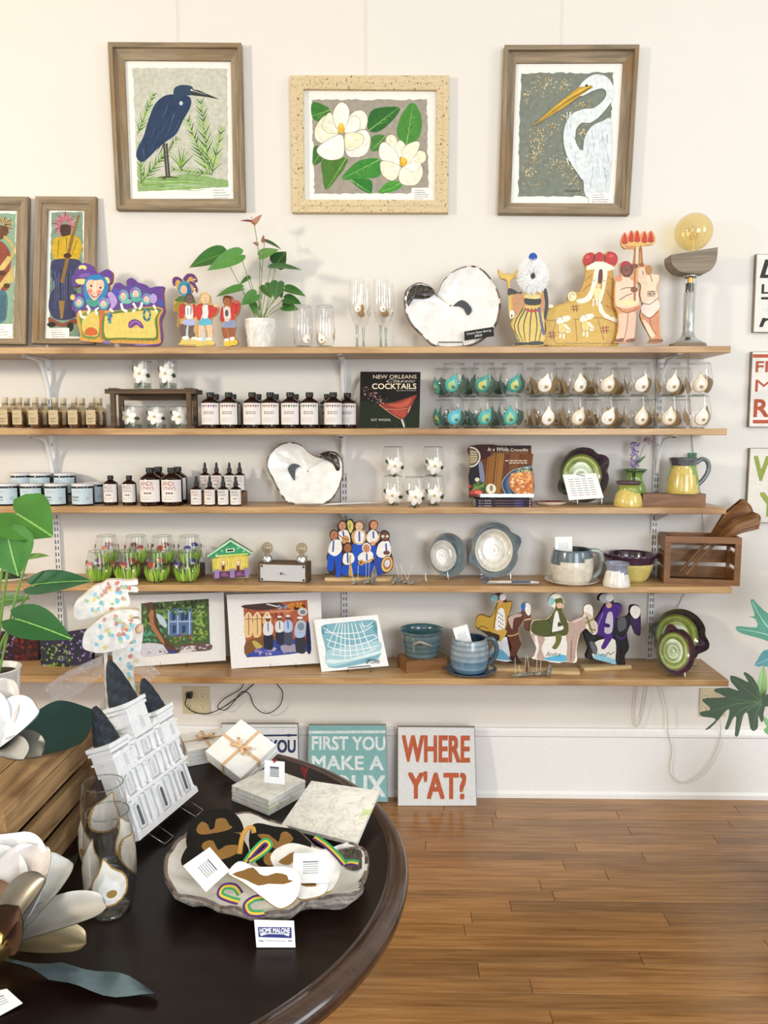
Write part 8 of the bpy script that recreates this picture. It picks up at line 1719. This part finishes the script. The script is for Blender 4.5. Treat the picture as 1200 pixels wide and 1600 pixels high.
def ribbon3(label, pts, h, w_=.0105, colr=('2E9A5A', 'D8B840', '4A2468')):
    P3 = [G(ZX[0]+x/ZX[2], ZX[1]+y/ZX[2], TZ+h+d) for x, y, d in pts]; o = P3[0]; t = thing('striped_ribbon', label, 'ribbon', o, group='green yellow purple ribbons'); q = [Vector(p) for p in sp([tuple(p-o) for p in P3], 5, False)]
    for s, c in zip((-1, 0, 1), colr):
        rows = []
        for i, p in enumerate(q):
            tg = (q[min(len(q)-1, i+1)]-q[max(0, i-1)]).normalized(); sd_ = tg.cross(Vector((0, -.5, .85))).normalized(); rows.append([p+sd_*w_/3*(s-.5), p+sd_*w_/3*(s+.5)])
        B().grid(rows, c, False).make('stripe', 'cloth', t)
ribbon3('striped green yellow purple ribbon loop on top of the white front ornament', [(440, 400, .0), (500, 320, .012), (570, 255, .02), (605, 280, .018), (560, 330, .01), (470, 390, .004)], .087)
ribbon3('striped green yellow purple ribbon curving over the right side of the dish', [(905, 225, .0), (980, 275, .004), (1050, 340, .004), (1090, 385, .002), (1110, 410, 0)], .081)
ribbon3('short end of striped ribbon over the dark hinge of the dish', [(1100, 405, .0), (1150, 395, .002), (1200, 405, 0)], .061)
ribbon3('striped ribbon coil at the front left of the oyster dish', [(410, 610, .0), (370, 560, .006), (300, 560, .008), (275, 610, .004), (330, 640, .002), (400, 660, .004)], .067)
ribbon3('striped ribbon coil at the very front of the oyster dish', [(560, 630, .004), (500, 640, .008), (450, 680, .006), (470, 730, .004), (520, 740, .004), (570, 735, .002)], .071)
ribbon3('plain gold ribbon loop standing up at the back of the dish', [(405, 340, .0), (420, 240, .014), (450, 175, .022), (490, 165, .022), (500, 200, .016)], .073, .008, ('C09040', 'C89A4A', 'B8863A'))
# business card leaning on the dish
ZW = (340, 1150, 3.5556)
def logo(a, pl):
    P(a, pl, '26307A', (224, 1060), (410, 1062), (412, 1122), (228, 1116), s=1); ptext(a, pl, 'HOME MALONE', 234, 402, 1066, 1092, 'F0F0F4', .03); P(a, pl, 'F0F0F4', (236, 1094), (400, 1096), (396, 1112), (360, 1100), (280, 1099), (240, 1110), s=1); ptext(a, pl, 'local goods', 262, 376, 1098, 1114, '26307A', 0, .3)
    for x0, x1 in ((230, 255), (262, 380), (392, 414)): a.stroke(pl.m([(x0, 1136), (x1, 1139)]), pl.w(5 if x1-x0 < 40 else 2), '4A4E70')
papercard('white shop card with navy logo leaning on the oyster dish', G(430, 1481, TZ+.0005), (.02, -.98, .2), ZW, [(203, 1020), (424, 1026), (433, 1174), (216, 1174)], 'shop_card', logo=logo)
papercard('white price card lying at the lower left corner of the table', G(8, 1575, TZ+.004), (0, -.15, 1), (0, 1190, 3.9), [(-120, 1420), (42, 1385), (138, 1472), (-60, 1580)], 'price_card', 4)

# ================================================================== split leaf philodendron on the floor at right
t = thing('split_leaf_plant', 'large split leaf philodendron in a dark pot at the right edge', 'plant', (1.36, -.75, 0)); T = Vector((1.36, -.75, 0))
B().lathe([(.001, 0), (.12, 0), (.13, .02), (.165, .30), (.17, .32), (.155, .32), (.15, .28)], '3A3E3C', 36).make('pot', 'ceramic', t); B().lathe([(.001, .285), (.15, .285)], '2E221A', 24).make('soil', 'soil', t)
ZY = (1080, 920, 3.9)
def lobed(out, Y, n, col, ribs, rc):
    pl = Pl(W(ZY[0]+out[0][0]/ZY[2], ZY[1]+out[0][1]/ZY[2], Y), n, ZY); q = pl.m(sp(out, 2)); b = B(); b.prism(q, -.0006, .0006, col); b.y0 = -.0007
    for r_ in ribs: b.stroke(pl.m(sp(r_, 3, False)), pl.w(7), rc, pl.w(2))
    return b.make('leaf', 'leaf', t, M=Matrix.Translation(-T) @ pl.M)
lobed([(52, 752), (65, 778), (120, 785), (150, 800), (85, 857), (112, 852), (165, 800), (205, 750), (232, 735), (225, 790), (205, 850), (225, 855), (255, 790), (275, 785), (265, 890), (287, 893), (310, 800), (325, 760), (345, 762), (360, 850), (385, 866), (407, 840), (408, 770), (425, 810), (440, 800), (450, 720), (540, 700), (560, 640), (500, 620), (430, 660), (410, 600), (375, 540), (330, 508), (320, 520), (350, 570), (300, 545), (240, 528), (245, 570), (290, 622), (230, 602), (150, 608), (145, 628), (210, 660), (100, 665), (65, 680), (110, 720), (110, 740)], -.72, (-.25, -1, .45), '1E3A16', [[(430, 690), (340, 680), (230, 670)], [(420, 695), (280, 700), (80, 760)], [(420, 695), (300, 740), (210, 850)], [(425, 700), (320, 760), (275, 885)], [(430, 700), (390, 780), (385, 860)], [(430, 690), (340, 620), (245, 540)], [(430, 685), (390, 600), (335, 520)]], '3E5E30')
lobed([(270, 235), (300, 228), (400, 236), (392, 185), (345, 165), (386, 168), (375, 120), (362, 72), (380, 66), (440, 130), (500, 170), (620, 280), (560, 340), (500, 330), (430, 305), (330, 278), (285, 260)], -.70, (-.2, -1, .7), '4E8A78', [[(520, 300), (430, 270), (290, 245)], [(520, 290), (440, 200), (372, 80)]], 'A8CCC4')
lobed([(385, 465), (405, 430), (430, 388), (470, 370), (600, 380), (620, 480), (500, 480), (430, 468), (420, 475)], -.68, (-.2, -1, .7), '5A94A0', [[(600, 430), (500, 420), (400, 460)]], 'A8CCD0')
lobed([(425, 775), (440, 770), (470, 800), (600, 860), (600, 960), (480, 900), (440, 860), (460, 840)], -.7, (-.2, -1, .3), '5A9A3E', [[(590, 900), (500, 850), (440, 780)]], '8AB868')
b = B(); 
for x0, y0, Y, x1, y1 in ((432, 690, -.72, 440, 470), (520, 300, -.70, 600, 500), (600, 430, -.68, 640, 560), (590, 900, -.7, 640, 950)):
    p = W(ZY[0]+x0/ZY[2], ZY[1]+y0/ZY[2], Y)-T; B().tube(sp([(RN.uniform(-.04, 0), RN.uniform(-.03, .03), .28), tuple(Vector((0, 0, .28)).lerp(p, .55)+Vector((.05, 0, .10))), tuple(p)], 5, False), .006, '6A9A4A', 8).make('stem', 'leaf', t)
p = W(ZY[0]+425/ZY[2], ZY[1]+640/ZY[2], -.71)-T; p2 = W(ZY[0]+445/ZY[2], ZY[1]+460/ZY[2], -.70)-T
leafmesh(B(), p, p2, .03, (-.3, -1, .1), '8AB070').make('sheath', 'leaf', t)
for (tx, ty, tz, w_) in ((.25, -.1, .75, .2), (.1, .25, .85, .22), (-.0, -.25, .95, .2), (.3, .15, .6, .2)):
    pp = Vector((tx, ty, tz)); B().tube(sp([(0, 0, .28), (tx*.3, ty*.3, tz*.8), (tx*.7, ty*.7, tz)], 4, False), .005, '6A9A4A', 8).make('stem', 'leaf', t); leafmesh(B(), pp*.72+Vector((0, 0, tz*.28)), pp*1.25, w_, (0, -.2, 1), '2E5426', heart=.2).make('leaf', 'leaf', t)
